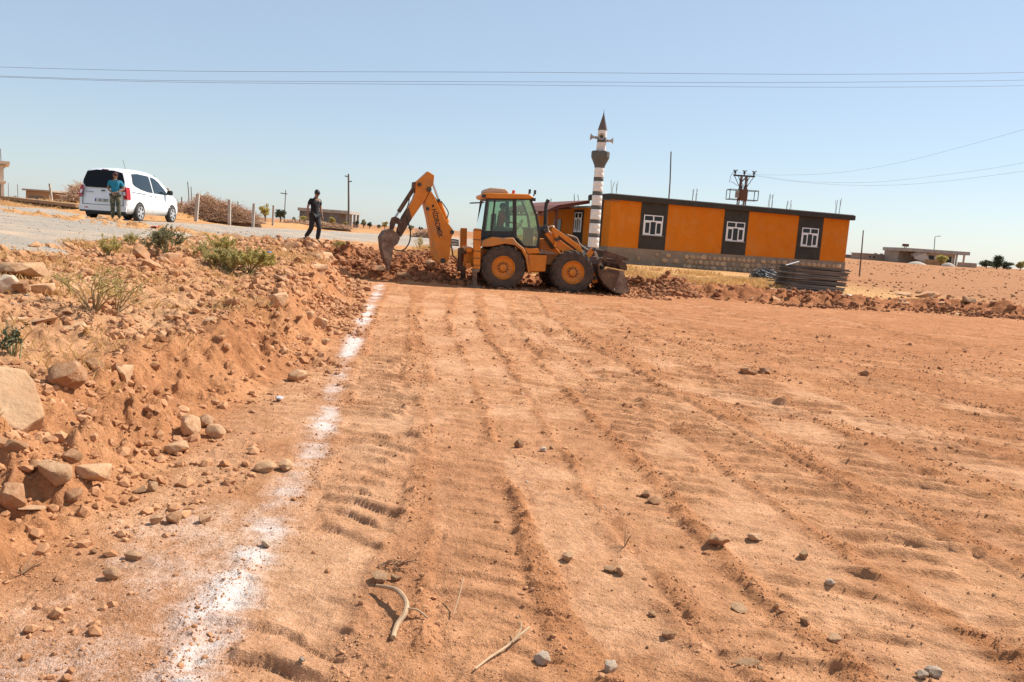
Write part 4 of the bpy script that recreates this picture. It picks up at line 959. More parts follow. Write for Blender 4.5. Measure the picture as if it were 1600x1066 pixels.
# linkage plates
for v in (-0.19, 0.15):
    sp_([(212, 458), (240, 448), (272, 462), (298, 500), (308, 545), (285, 592), (262, 565), (262, 510), (245, 505), (225, 560), (196, 560), (198, 500)], v, v + .04, 'linkage', M_BUCKD, dip, bevel=0.006)
bq = [(228, 690), (262, 664), (280, 620), (262, 585), (218, 548), (165, 562), (132, 612), (140, 700), (160, 790), (178, 826), (208, 818), (216, 760)]
bsh = spoly([(262, 585), (218, 548), (165, 562), (132, 612), (140, 700), (160, 790), (180, 832)], -0.30)
q = MB(XB)
for i in range(len(bsh) - 1):
    a, b = bsh[i], bsh[i + 1]; d = Vector((b[0] - a[0], 0, b[1] - a[1])); n = Vector((d.z, 0, -d.x)).normalized() * 0.03
    q.add([(a[0], -.30, a[1]), (b[0], -.30, b[1]), (b[0], .30, b[1]), (a[0], .30, a[1]), (a[0] + n.x, -.30, a[1] + n.z), (b[0] + n.x, -.30, b[1] + n.z), (b[0] + n.x, .30, b[1] + n.z), (a[0] + n.x, .30, a[1] + n.z)],
          [(0, 1, 2, 3), (7, 6, 5, 4), (0, 4, 5, 1), (2, 6, 7, 3), (1, 5, 6, 2), (0, 3, 7, 4)])
dbk = q.build('digging_bucket', M_BUCKD, dig, smooth=25)
for v in (-0.33, 0.30):
    MB(XB).prism(spoly(bq, -0.33), v, v + .03).build('side_plate', M_BUCK, dbk, smooth=0)
MB(XB).prism(spoly([(205, 625), (250, 640), (232, 690), (216, 740), (196, 720)], -0.34), -0.352, -0.33).build('wear_patch', M_BUCK, dbk, smooth=0)
for k in range(5):
    a, b = S(*z3((178, 815)), 0), S(*z3((180, 890)), 0); v = -.26 + .13 * k
    MB(XB).add([(a[0] - .04, v - .03, a[1]), (a[0] + .04, v - .03, a[1]), (a[0] + .04, v + .03, a[1]), (a[0] - .04, v + .03, a[1]), (b[0], v - .012, b[1]), (b[0], v + .012, b[1])],
               [(0, 1, 2, 3), (0, 4, 1), (1, 4, 5, 2), (2, 5, 3), (3, 5, 4, 0)]).build('tooth', M_BUCK, dbk, smooth=0)
# lettering on the boom
def text_mesh(txt, size, name, m, parent, M4, shear=0.0, bold=0.0, ext=0.002):
    cu_ = bpy.data.curves.new(name, 'FONT'); cu_.body = txt; cu_.size = size; cu_.extrude = ext; cu_.align_x = 'CENTER'; cu_.align_y = 'CENTER'; cu_.offset = bold; cu_.shear = shear
    to = bpy.data.objects.new(name, cu_); COL.objects.link(to); bpy.context.view_layer.update()
    me = bpy.data.meshes.new_from_object(to.evaluated_get(bpy.context.evaluated_depsgraph_get())); bpy.data.objects.remove(to)
    me.transform(M4); me.materials.clear(); me.materials.append(m)
    ob = bpy.data.objects.new(name, me); COL.objects.link(ob); ob.parent = parent; return ob
pa, pb = S(*z3((545, 385)), -.165), S(*z3((602, 618)), -.165)
d = Vector((pb[0] - pa[0], 0, pb[1] - pa[1])); L_ = d.length; d.normalize()
# reading direction d (down the boom), letter-up = to the camera's right of it
outw = Vector((0, -1, 0)); upv = Vector((d.z, 0, -d.x))
T = XB @ Matrix(((d.x, upv.x, outw.x, (pa[0] + pb[0]) / 2), (d.y, upv.y, outw.y, -0.1625), (d.z, upv.z, outw.z, (pa[1] + pb[1]) / 2), (0, 0, 0, 1)))
tm = text_mesh('H\u0130DROMEK', 0.20, 'lettering', M_LETTER, boom, Matrix(), bold=0.004)
xs = [v.co.x for v in tm.data.vertices]; wq = max(xs) - min(xs)
tm.data.transform(T @ Matrix.Scale(L_ * 0.97 / wq, 4, Vector((1, 0, 0))))
a = S(*z3((541, 366)), -.165)
MB(XB).add([(a[0] - .035, -.168, a[1] - .03), (a[0] + .03, -.168, a[1] - .04), (a[0] + .04, -.168, a[1] + .01), (a[0] - .005, -.168, a[1] + .055), (a[0] - .03, -.168, a[1] + .02)], [(0, 1, 2, 3, 4)]).build('emblem', M_LETTER, boom, smooth=0)

# ------------------------------------------------------------------ people
M_SKIN = mat('tanned_skin', (0.30, 0.155, 0.09), 0.6)
M_HAIR = mat('black_hair', (0.015, 0.012, 0.010), 0.6)
def skin(name, joints, edges, m, parent, root=0, sub=1):
    names = list(joints); me = bpy.data.meshes.new(name)
    me.from_pydata([joints[n][0] for n in names], [(names.index(a), names.index(b)) for a, b in edges], [])
    ob = bpy.data.objects.new(name, me); COL.objects.link(ob); ob.parent = parent; me.materials.append(m)
    md = ob.modifiers.new('skin', 'SKIN'); md.branch_smoothing = 0.4; md.use_smooth_shade = True
    if not me.skin_vertices:
        bm = bmesh.new(); bm.from_mesh(me); bm.verts.layers.skin.verify(); bm.to_mesh(me); bm.free()
    sv = me.skin_vertices[0].data
    for i, n in enumerate(names):
        r = joints[n][1]; sv[i].radius = r if isinstance(r, tuple) else (r, r); sv[i].use_root = (i == root)
    s = ob.modifiers.new('sub', 'SUBSURF'); s.levels = sub; s.render_levels = sub
    return ob
def hand(J, E, wr, side, d, sp, pre):
    """palm and five fingers continuing from wrist joint wr; d = direction of the fingers, sp = spread direction"""
    w = Vector(J[wr][0]); d = Vector(d).normalized(); sp = Vector(sp).normalized(); cl = d.cross(sp).normalized()
    J[pre + 'palm'] = (tuple(w + d * .06), (.030, .018)); E.append((wr, pre + 'palm'))
    for i, (o, l) in enumerate(((-.028, .062), (-.009, .074), (.010, .070), (.028, .055))):
        k = pre + 'f%d' % i
        J[k + 'a'] = (tuple(w + d * .095 + sp * o), .0095); J[k + 'b'] = (tuple(w + d * (.095 + l * .55) + sp * o * 1.1 + cl * .006), .0085); J[k + 'c'] = (tuple(w + d * (.095 + l * .95) + sp * o * 1.1 + cl * .022), .0075)
        E += [(pre + 'palm', k + 'a'), (k + 'a', k + 'b'), (k + 'b', k + 'c')]
    J[pre + 't1'] = (tuple(w + d * .05 - sp * .045), .0105); J[pre + 't2'] = (tuple(w + d * .085 - sp * .058 + cl * .01), .009)
    E += [(pre + 'palm', pre + 't1'), (pre + 't1', pre + 't2')]
def person(root, P, shirt_m, trouser_m, shoe_m, hair=True, cap=None, s=1.0, tuck=0.0):
    """P: joint positions, metres, figure faces -Y"""
    V_ = lambda k: Vector(P[k])
    J = {}; E = []
    def j(n, p, r): J[n] = (tuple(Vector(p)), r)
    pel = V_('pelvis'); ch_ = V_('chest'); nk = V_('neck'); hd = V_('head')
    j('pelvis', pel, (.135, .10)); j('belly', pel.lerp(ch_, .5), (.135, .105)); j('chest', ch_, (.155, .11)); j('neck0', ch_.lerp(nk, .72), (.07, .065)); j('neck', nk, .055)
    f = V_('look').normalized(); up = (hd - nk).normalized()
    j('jaw', nk.lerp(hd, .55) + f * .012, (.066, .072)); j('skull', hd, (.076, .090)); j('crown', hd + up * .075, (.058, .068))
    E += [('pelvis', 'belly'), ('belly', 'chest'), ('chest', 'neck0'), ('neck0', 'neck'), ('neck', 'jaw'), ('jaw', 'skull'), ('skull', 'crown')]
    for sd_ in ('l', 'r'):
        j(sd_ + 'sh', P[sd_ + 'sh'], .058); j(sd_ + 'el', P[sd_ + 'el'], .040); j(sd_ + 'wr', P[sd_ + 'wr'], (.028, .022))
        E += [('chest', sd_ + 'sh'), (sd_ + 'sh', sd_ + 'el'), (sd_ + 'el', sd_ + 'wr')]
        dh = V_(sd_ + 'wr') - V_(sd_ + 'el')
        if sd_ + 'hd' in P: dh = V_(sd_ + 'hd')
        hand(J, E, sd_ + 'wr', sd_, dh, P.get(sd_ + 'sp', (0, -1, 0.1)), sd_)
        j(sd_ + 'hip', P[sd_ + 'hip'], .085); j(sd_ + 'kn', P[sd_ + 'kn'], .058); an = V_(sd_ + 'an'); j(sd_ + 'an', an, .042)
        E += [('pelvis', sd_ + 'hip'), (sd_ + 'hip', sd_ + 'kn'), (sd_ + 'kn', sd_ + 'an')]
    body = skin('body', J, E, M_SKIN, root)
    # face: nose, brows, ears, eyes
    side = f.cross(up).normalized()
    fc = MB()
    c = hd + f * .088 - up * .012
    fc.add([c - side * .008 + up * .03, c + side * .008 + up * .03, c + side * .016 - up * .022, c - side * .016 - up * .022, c + f * .024 - up * .016], [(0, 1, 4), (1, 2, 4), (2, 3, 4), (3, 0, 4)])
    fc.build('nose', M_SKIN, body)
    for sg in (-1, 1):
        e = hd + side * sg * .078 - up * .02; q_ = MB(); q_.xf = Matrix.Translation(e) ; q_.lathe([(0.004, -.03), (.016, -.012), (.018, .012), (.006, .03)], (0, 0, 0), 'z', 8); q_.build('ear', M_SKIN, body)
        e = hd + side * sg * .032 + f * .084 + up * .014; q_ = MB(); q_.xf = Matrix.Translation(e); q_.lathe([(0.002, -.008), (.010, 0), (.002, .008)], (0, 0, 0), 'z', 8); q_.build('eye', M_BLACK, body)
        e = hd + side * sg * .032 + f * .088 + up * .034; MB().beam(e - side * .018, e + side * .018, .012, .010, tuple(up)).build('eyebrow', M_HAIR, body)
    mo = hd + f * .082 - up * .062; MB().beam(mo - side * .022, mo + side * .022, .012, .010, tuple(up)).build('mouth', mat('lips', (0.22, 0.09, 0.06), 0.5), body)
    hc = MB(); rot = Matrix((side, f, up)).transposed().to_4x4()
    hc.xf = Matrix.Translation(hd - f * .010 + up * .018) @ rot @ Matrix.Diagonal((.090, .104, .098, 1))
    for_prof = [(1.0 * math.cos(a), math.sin(a)) for a in np.linspace(-0.28, math.pi / 2, 8)]
    hc.lathe([(max(r, 0.001), h) for r, h in for_prof], (0, 0, 0), 'z', 18, cap=False)
    hcob = hc.build('cap' if cap else 'hair', cap or M_HAIR, body)
    if cap:
        q_ = MB(); q_.xf = Matrix.Translation(hd + f * .11 + up * .052) @ rot; q_.slab([(-.07, -.04), (.07, -.04), (.06, .045), (.0, .065), (-.06, .045)], -.006, .006); q_.build('cap_peak', cap, hcob)
    else:
        # hair at back and temples
        q_ = MB(); q_.xf = Matrix.Translation(hd - f * .030 + up * .0) @ rot @ Matrix.Diagonal((.084, .078, .09, 1)); q_.lathe([(max(math.cos(a), .001), math.sin(a)) for a in np.linspace(-0.8, math.pi / 2, 7)], (0, 0, 0), 'z', 16, cap=False); q_.build('hair', M_HAIR, body)
    # shirt
    S_ = {}; SE = []
    S_['pel'] = (tuple(pel + Vector((0, 0, -.09 + tuck))), (.165, .130)); S_['bel'] = (tuple(pel.lerp(ch_, .5)), (.158, .128)); S_['ch'] = (tuple(ch_), (.172, .125)); S_['col0'] = (tuple(ch_.lerp(nk, .45)), (.125, .098)); S_['col'] = (tuple(ch_.lerp(nk, .92)), (.068, .066))
    SE += [('pel', 'bel'), ('bel', 'ch'), ('ch', 'col0'), ('col0', 'col')]
    for sd_ in ('l', 'r'):
        S_[sd_ + 'a'] = (P[sd_ + 'sh'], .074); S_[sd_ + 'b'] = (tuple(V_(sd_ + 'sh').lerp(V_(sd_ + 'el'), .72)), .064); SE += [('ch', sd_ + 'a'), (sd_ + 'a', sd_ + 'b')]
    skin('shirt', S_, SE, shirt_m, root)
    T_ = {'p': (tuple(pel + Vector((0, 0, .02))), (.155, .122))}; TE = []
    for sd_ in ('l', 'r'):
        an = V_(sd_ + 'an'); T_[sd_ + 'h'] = (P[sd_ + 'hip'], .108); T_[sd_ + 'm'] = (tuple(V_(sd_ + 'hip').lerp(V_(sd_ + 'kn'), .5)), .098); T_[sd_ + 'k'] = (P[sd_ + 'kn'], .084); T_[sd_ + 'c'] = (tuple(V_(sd_ + 'kn').lerp(an, .5)), .078); T_[sd_ + 'e'] = (tuple(an + Vector((0, 0, .03))), .068)
        TE += [('p', sd_ + 'h'), (sd_ + 'h', sd_ + 'm'), (sd_ + 'm', sd_ + 'k'), (sd_ + 'k', sd_ + 'c'), (sd_ + 'c', sd_ + 'e')]
        t = V_(sd_ + 'to')
        skin('shoe', {'a': (tuple(an + Vector((0, 0, -.015))), .048), 'h': (tuple(an + (an - t) * .22 + Vector((0, 0, -.04))), .040), 'b': (tuple(an.lerp(t, .55) + Vector((0, 0, -.006))), (.046, .038)), 't': (tuple(t), (.042, .030))}, [('h', 'a'), ('a', 'b'), ('b', 't')], shoe_m, root)
    skin('trousers', T_, TE, trouser_m, root)
# man in black, walking along the rim and looking down
mb = G(490, 379)
pm = thing('person', 'man in black T-shirt and dark trousers walking on the rubble rim, looking down', 'person', mb, math.radians(55))
person(pm, dict(pelvis=(0, 0, .93), chest=(0, -.02, 1.34), neck=(0, -.05, 1.50), head=(0, -.10, 1.62), look=(0, -1, -.62),
    lsh=(.185, -.01, 1.41), rsh=(-.185, -.01, 1.41), lel=(.25, -.0, 1.14), rel=(-.25, .06, 1.14), lwr=(.235, -.10, .90), rwr=(-.24, .02, .88),
    lhip=(.09, 0, .88), rhip=(-.09, 0, .88), lkn=(.10, -.14, .49), rkn=(-.10, .02, .47), lan=(.10, -.06, .075), ran=(-.10, .30, .13), lto=(.11, -.21, .035), rto=(-.11, .17, .035)),
    mat('black_cotton', (0.014, 0.014, 0.015), 0.9, bump=0.004, bscale=14), mat('dark_denim', (0.022, 0.022, 0.025), 0.9, bump=0.004, bscale=14), mat('dark_shoe', (0.10, 0.08, 0.07), 0.7))
lg = MB(); lg.xf = Matrix.Translation((.085, -.145, 1.37)) ; lg.box((0, 0, 0), (.05, .012, .022)); lg.build('chest_print', M_PVC, pm, smooth=0)
# ------------------------------------------------------------------ white van
M_WHITE = mat('white_car_paint', (0.80, 0.80, 0.80), 0.25, coat=0.6)
M_TINT = mat('dark_tinted_glass', (0.008, 0.008, 0.009), 0.06, spec=0.2)
M_TINTB = mat('tinted_side_glass', (0.018, 0.028, 0.036), 0.05, spec=0.5)
M_RED = mat('red_tail_lamp', (0.42, 0.012, 0.010), 0.15, coat=0.5)
M_CLEAR = mat('clear_lamp', (0.75, 0.72, 0.70), 0.15)
vx, vy = -14.15, 27.25
van = thing('white_van', 'white passenger van with tinted rear window parked on the gravel road', 'van', (vx, vy, 1.165), math.radians(-1.0))
def ztop(y): return float(np.interp(y, [0, .10, .45, 1.2, 2.0, 2.45, 2.75, 3.40, 3.75, 4.02, 4.12, 4.16], [1.60, 1.71, 1.775, 1.80, 1.775, 1.70, 1.56, 1.13, 1.05, .92, .80, .70]))
def yshear(y, z): return 0.17 * max(0, (z - .92) / .85) * max(0, 1 - y / 1.0)
def plan(y): return float(np.interp(y, [0, .05, .15, .6, 3.2, 3.8, 4.05, 4.16], [.90, .955, .985, 1.0, 1.0, .95, .86, .72]))
TK = [0, .06, .16, .30, .43, .49, .58, .72, .86, .94, .985, 1.0]
def sidex(t, hood):
    a = np.interp(t, TK, [.84, .945, .985, 1.0, .992, .975, .94, .885, .82, .76, .60, 0])
    b = np.interp(t, TK, [.86, .96, .99, 1.0, 1.0, .995, .985, .965, .92, .85, .62, 0])
    return float(a * (1 - hood) + b * hood)
def sect(y):
    zb = 0.24; zt = ztop(y); hood = float(sst(np.array(2.5), np.array(3.4), np.array(y))); pts = []
    for t in TK:
        z = zb + (zt - zb) * t; pts.append((0.875 * plan(y) * sidex(t, hood), z))
    return pts
def vsurf(y, z):
    zb = 0.24; zt = ztop(y); t = (z - zb) / (zt - zb); hood = float(sst(np.array(2.5), np.array(3.4), np.array(y)))
    return 0.875 * plan(y) * sidex(t, hood)
ys = [0, .03, .08, .16, .3, .5, .8, 1.1, 1.5, 1.9, 2.3, 2.5, 2.7, 2.9, 3.1, 3.3, 3.45, 3.7, 3.9, 4.03, 4.12, 4.16]
vs = []; fs = []; nt_ = len(TK); ring = 2 * nt_ - 1
for y in ys:
    s = sect(y); row_ = [(x, y + yshear(y, z), z) for x, z in s] + [(-x, y + yshear(y, z), z) for x, z in reversed(s[:-1])]
    vs += row_
for i in range(len(ys) - 1):
    for k in range(ring): fs.append((i * ring + k, i * ring + (k + 1) % ring, (i + 1) * ring + (k + 1) % ring, (i + 1) * ring + k))
fs += [tuple(range(ring - 1, -1, -1)), tuple((len(ys) - 1) * ring + k for k in range(ring))]
bq_ = MB(); bq_.add(vs, fs); vb = bq_.build('van_body', M_WHITE, van, smooth=50)
def rear_pt(x, z, off=0.012): return (x, -off + 0.17 * max(0, (z - .92) / .85), z)
def rear_panel(pts, name, m, par, off=0.012, th=0.02):
    q = MB(); n = len(pts); q.add([rear_pt(x, z, off) for x, z in pts] + [rear_pt(x, z, off - th) for x, z in pts], [tuple(range(n)), tuple(range(2 * n - 1, n - 1, -1))] + [(i, (i + 1) % n, n + (i + 1) % n, n + i) for i in range(n)])
    return q.build(name, m, par, smooth=0)
rear_panel([(-.60, 1.60), (-.30, 1.665), (.30, 1.665), (.60, 1.60), (.70, 1.30), (.70, 1.20), (.60, 1.07), (-.60, 1.07), (-.70, 1.20), (-.70, 1.30)], 'rear_window', M_TINT, van)
rear_panel([(-.11, 1.695), (.11, 1.695), (.10, 1.655), (-.10, 1.655)], 'brake_light', mat('dark_red_lens', (0.12, 0.01, 0.01), 0.2), van, 0.03, 0.05)
gs = MB(); 
for a, b in (((-.70, .50), (-.68, .98)), ((.70, .50), (.68, .98)), ((-.70, .50), (.70, .50))):
    gs.beam(rear_pt(a[0], a[1], .003), rear_pt(b[0], b[1], .003), .014, .012)
gs.build('tailgate_gap', M_BLACK, vb, smooth=0)
rear_panel([(-.80, .30), (.80, .30), (.82, .46), (.70, .485), (-.70, .485), (-.82, .46)], 'rear_bumper', M_WHITE, van, 0.035, 0.06)
rear_panel([(-.78, .24), (.78, .24), (.80, .31), (-.80, .31)], 'bumper_skirt', M_BLACK, van, 0.03, 0.06)
for sx in (-1, 1): rear_panel([(sx * .55 - .06, .37), (sx * .55 + .06, .37), (sx * .55 + .06, .40), (sx * .55 - .06, .40)], 'reflector', M_RED, van, 0.045, 0.02)
rear_panel([(-.065, .99), (.065, .99), (.055, .955), (-.055, .955)], 'tailgate_handle', M_BLACK, van, 0.02, 0.03)
pl = rear_panel([(-.27, .70), (.27, .70), (.27, .59), (-.27, .59)], 'number_plate', mat('plate_white', (0.55, 0.54, 0.52), 0.5), van, 0.02, 0.025)
rear_panel([(-.265, .695), (-.225, .695), (-.225, .595), (-.265, .595)], 'plate_band', mat('plate_blue', (0.02, 0.05, 0.25), 0.5), pl, 0.022, 0.01)
Mr = Matrix(((1, 0, 0, 0.02), (0, 0, -1, -0.0215), (0, 1, 0, .645), (0, 0, 0, 1)))
text_mesh('33  027', 0.105, 'plate_number', M_LETTER, pl, Mr, bold=0.003, ext=0.001)
Mr2 = Matrix(((1, 0, 0, -0.46), (0, 0, -1, -0.003), (0, 1, 0, .91), (0, 0, 0, 1)))
text_mesh('TOURNEO', 0.055, 'badge_lettering', M_STEEL, vb, Mr2, ext=0.004)
def side_panel(pts, sx, name, m, par=None, off=0.006, n=8):
    P = []
    for i in range(len(pts)):
        a, b = pts[i], pts[(i + 1) % len(pts)]
        for k in range(n if math.hypot(a[0] - b[0], a[1] - b[1]) > .25 else 2): 
            t = k / (n if math.hypot(a[0] - b[0], a[1] - b[1]) > .25 else 2); P.append((a[0] + (b[0] - a[0]) * t, a[1] + (b[1] - a[1]) * t))
    q = MB(); N = len(P); cy = sum(p[0] for p in P) / N; cz = sum(p[1] for p in P) / N
    rings = [1.0, .6, .25]; vs = []
    for r_ in rings:
        for p in P:
            y = cy + (p[0] - cy) * r_; z = cz + (p[1] - cz) * r_; vs.append((sx * (vsurf(y, z) + off), y + yshear(y, z), z))
    vs.append((sx * (vsurf(cy, cz) + off), cy + yshear(cy, cz), cz)); fs = []
    for k in range(len(rings) - 1):
        for i in range(N): fs.append((k * N + i, k * N + (i + 1) % N, (k + 1) * N + (i + 1) % N, (k + 1) * N + i))
    for i in range(N): fs.append(((len(rings) - 1) * N + i, (len(rings) - 1) * N + (i + 1) % N, len(vs) - 1))
    q.add(vs, fs); return q.build(name, m, par or van, smooth=60)
for sx in (1, -1):
    side_panel([(.42, 1.60), (.9, 1.64), (1.72, 1.61), (1.80, 1.03), (1.45, 1.04), (.95, 1.10), (.52, 1.20), (.40, 1.28)], sx, 'side_window', M_TINTB)
    side_panel([(1.80, 1.60), (2.10, 1.57), (2.42, 1.46), (2.80, 1.22), (2.98, 1.06), (2.95, 1.01), (1.87, 1.03)], sx, 'front_window', M_TINTB)
    rl = MB(); rl.beam((sx * (vsurf(.3, .98) + .004), .30 + .02, .98), (sx * (vsurf(1.2, .96) + .004), 1.20, .96), .02, .02); rl.build('sliding_rail', M_BLACK, vb, smooth=0)
    for yd in (1.80,):
        g = MB(); g.tube([(sx * (vsurf(yd, z) + .001), yd, z) for z in (.34, .6, .8, 1.0)], .005, 5); g.tube([(sx * (vsurf(3.0, z) + .001), 3.0 - (.15 if z < .5 else 0), z) for z in (.34, .6, .8, 1.0)], .005, 5); g.build('door_gap', M_BLACK, vb)
    for yd in (1.62, 2.00): MB().tube([(sx * (vsurf(yd, .93) + .02), yd - .09, .93), (sx * (vsurf(yd, .93) + .03), yd, .935), (sx * (vsurf(yd, .93) + .02), yd + .09, .93)], .016, 8).build('door_handle', M_WHITE, van)
    # tail lamp wraps the corner
    tl_ = MB(); pts = []
    for z in (.72, .86, 1.00, 1.13):
        w = {.72: .07, .86: .12, 1.0: .13, 1.13: .06}[z]; xs_ = vsurf(.03, z)
        pts.append([(sx * (xs_ - w), -0.02 + yshear(0, z), z), (sx * (xs_ + .012), -0.008 + yshear(0, z), z), (sx * (vsurf(.2, z) + .012), .16 + yshear(.1, z), z)])
    V3 = [p for r_ in pts for p in r_]; F3 = []
    for i in range(3):
        for k in range(2): F3.append((i * 3 + k, i * 3 + k + 1, i * 3 + k + 4, i * 3 + k + 3))
    tl_.add(V3, F3); lamp = tl_.build('tail_light', M_RED, van, smooth=60)
    c0 = MB(); c0.add([(sx * (vsurf(.03, .85) - .10), -.026 + yshear(0, .85), .85), (sx * (vsurf(.03, .85) - .02), -.02 + yshear(0, .85), .85), (sx * (vsurf(.03, .97) - .02), -.02 + yshear(0, .97), .97), (sx * (vsurf(.03, .97) - .10), -.026 + yshear(0, .97), .97)], [(0, 1, 2, 3)]); c0.build('reverse_lens', M_CLEAR, lamp, smooth=0)
    mr = MB(); mr.xf = Matrix.Translation((sx * .99, 2.84, 1.10)) @ Matrix.Diagonal((1, .75, 1, 1)); mr.lathe([(.05, -.09), (.10, -.07), (.115, 0), (.10, .07), (.05, .09)], (0, 0, 0), 'z', 12); mro = mr.build('wing_mirror', M_BLACK, van); MB().beam((sx * .86, 2.86, 1.06), (sx * .96, 2.84, 1.08), .05, .05).build('mirror_arm', M_BLACK, mro, smooth=0)
    # headlamp and arches
    side_panel([(3.62, .95), (3.95, .80), (3.98, .70), (3.75, .72)], sx, 'headlight', M_CLEAR)
    for wy in (.80, 3.29):
        ar = MB(); n = 20; ang_ = [math.pi * k / n for k in range(n + 1)]
        V4 = [(0, 0, 0)]
        vv = [(sx * (vsurf(wy, .6) + .006), wy + .355 * math.cos(a), .31 + .365 * math.sin(a)) for a in ang_] + [(sx * (vsurf(wy, .6) - .25), wy + .355 * math.cos(a), .31 + .365 * math.sin(a)) for a in ang_]
        ff = [tuple(range(n + 1))]
        ar.add(vv, ff); ar.build('wheel_arch', M_BLACK, van, smooth=0)
        tw = MB(); tw.lathe([(.20, -.09), (.27, -.10), (.305, -.075), (.312, 0), (.305, .075), (.27, .10), (.20, .09)], (0, 0, 0), 'x', 32, cap=False)
        wt_ = tw.build('wheel', mat('car_tyre', (0.03, 0.028, 0.026), 0.85, c2=(0.09, 0.065, 0.05), scale=6), van, loc=(sx * .815, wy, .31))
        rm = MB(); rm.lathe([(.205, sx * .085), (.20, sx * .07), (.19, sx * .03), (.0, sx * .02)], (0, 0, 0), 'x', 28, cap=False); rmo = rm.build('rim', M_DARKSTEEL, wt_)
        for k in range(6):
            a = k * math.pi / 3 + .3; d_ = Vector((0, math.cos(a), math.sin(a))); MB().beam(Vector((sx * .085, 0, 0)) + d_ * .03, Vector((sx * .08, 0, 0)) + d_ * .205, .06, .03, (1, 0, 0)).build('spoke', mat('silver_alloy', (0.62, 0.62, 0.62), 0.35, 0.5) if k == 0 and wy == .8 and sx == 1 else bpy.data.materials['silver_alloy'], rmo, smooth=0)
        q = MB(); q.lathe([(.212, sx * .07), (.212, sx * .095), (.192, sx * .095), (.192, sx * .07)], (0, 0, 0), 'x', 28, cap=False); q.lathe([(.045, sx * .07), (.04, sx * .105), (0, sx * .11)], (0, 0, 0), 'x', 12, cap=False); q.build('rim_ring', bpy.data.materials['silver_alloy'], rmo)
wsd = MB(); wsd.add([(-.55, 2.52, 1.685), (.55, 2.52, 1.685), (.64, 3.34, 1.165), (-.64, 3.34, 1.165)], [(0, 1, 2, 3)]); wsd.build('windscreen', M_TINTB, van, smooth=0)
MB().tube([(0.1, 1.3, 1.78), (0.1, 1.12, 2.10)], .006, 5).build('aerial', M_BLACK, van)
MB().box((0, .45, .27), (1.3, .5, .22)).build('underbody', M_BLACK, van, smooth=0)
# person leaning by the van
tp = at(180, 345.5, 26.75); tz_ = H(tp.x, tp.y)
pt = thing('person', 'person in turquoise T-shirt and camouflage trousers standing behind the white van', 'person', (tp.x, tp.y, tz_), math.radians(14)); pt.scale = (.90, .90, .90)
cam_m = mat('camouflage_cloth', (0.105, 0.095, 0.052), 0.9, c2=(0.045, 0.048, 0.026), scale=9, lo=0.45, hi=0.55, dust=(0.22, 0.19, 0.12), dscale=7, dlo=0.54, dhi=0.6)
person(pt, dict(pelvis=(0, 0, .95), chest=(0, .0, 1.36), neck=(.0, .0, 1.525), head=(.01, -.03, 1.645), look=(.75, -.8, -.02),
    lsh=(.185, 0, 1.43), rsh=(-.185, 0, 1.43), lel=(.30, .02, 1.16), rel=(-.25, .02, 1.15), lwr=(.10, -.155, 1.03), rwr=(-.07, -.15, .99),
    lhd=(-1, -.2, -.35), rhd=(1, -.1, -.3), lsp=(0, -.2, -1), rsp=(0, -.2, -1),
    lhip=(.09, 0, .90), rhip=(-.09, 0, .90), lkn=(.12, -.05, .50), rkn=(-.08, -.03, .50), lan=(.15, -.02, .075), ran=(-.09, .0, .075), lto=(.20, -.17, .035), rto=(-.10, -.16, .035)),
    mat('turquoise_cotton', (0.012, 0.20, 0.30), 0.85, bump=0.004, bscale=14), cam_m, mat('brown_boot', (0.12, 0.075, 0.045), 0.8), cap=mat('dark_red_cap', (0.10, 0.03, 0.03), 0.8))
# driver
dl = ROOT + FD * (su + .05)
drv = thing('person', 'driver in red shirt sitting inside the backhoe cab', 'person', (dl.x, dl.y, szf - 0.02), YAW + math.radians(90))
person(drv, dict(pelvis=(0, 0, .26), chest=(0, -.06, .66), neck=(0, -.06, .82), head=(0, -.08, .94), look=(0, -1, -.1),
    lsh=(.185, -.04, .73), rsh=(-.185, -.04, .73), lel=(.26, -.18, .50), rel=(-.26, -.18, .50), lwr=(.17, -.40, .48), rwr=(-.17, -.40, .48),
    lhip=(.09, -.04, .24), rhip=(-.09, -.04, .24), lkn=(.12, -.44, .26), rkn=(-.12, -.44, .26), lan=(.12, -.50, -.02), ran=(-.12, -.50, -.02), lto=(.12, -.62, -.05), rto=(-.12, -.62, -.05)),
    mat('red_cotton', (0.60, 0.05, 0.03), 0.85), mat('grey_trousers', (0.06, 0.06, 0.065), 0.9), M_BLACK)
# ------------------------------------------------------------------ poles and fence posts
def post_at(base, top, wpx, name, label, cat, m, group=None, Y=None, square=False, sink=0.3, taper=0.8):
    g = at(*base, Y) if Y else G(*base)
    sink = max(sink, g.z - H(g.x, g.y) + .3)      # always planted in the ground
    p1 = at(top[0], top[1], g.y)
    o = thing(name, label, cat, g, 0, group)
    r = wpx / 1600 * 36 / 28 * g.y / 2
    q = MB(); d = p1 - g
    if square: q.beam((0, 0, -sink), d, 2 * r, 2 * r)
    else: q.tube([Vector((0, 0, -sink)), d * .5, d], [r, r * (1 + taper) / 2, r * taper], 10)
    q.build('shaft', m, o, smooth=40 if not square else 0, bevel=0.006 if square else 0)
    return o, g, d, r
M_POST = mat('pale_concrete_post', (0.46, 0.40, 0.34), 0.9, c2=(0.33, 0.28, 0.23), scale=4, bump=0.004, bscale=30)
GP = 'concrete fence posts along the far side of the road'
post_at((305.5, 346), (309.5, 303), 4.6, 'fence_post', 'tall concrete fence post in front of the brush heap, nearest to the van', 'post', M_POST, GP, square=True)
post_at((358.5, 349), (358.5, 312), 4.2, 'fence_post', 'upright concrete fence post before the right half of the brush heap', 'post', M_POST, GP, Y=36.5, square=True, sink=.6)
post_at((394.5, 351.5), (397, 318), 3.6, 'fence_post', 'concrete fence post at the right end of the brush heap', 'post', M_POST, GP, Y=37.5, square=True, sink=.6)
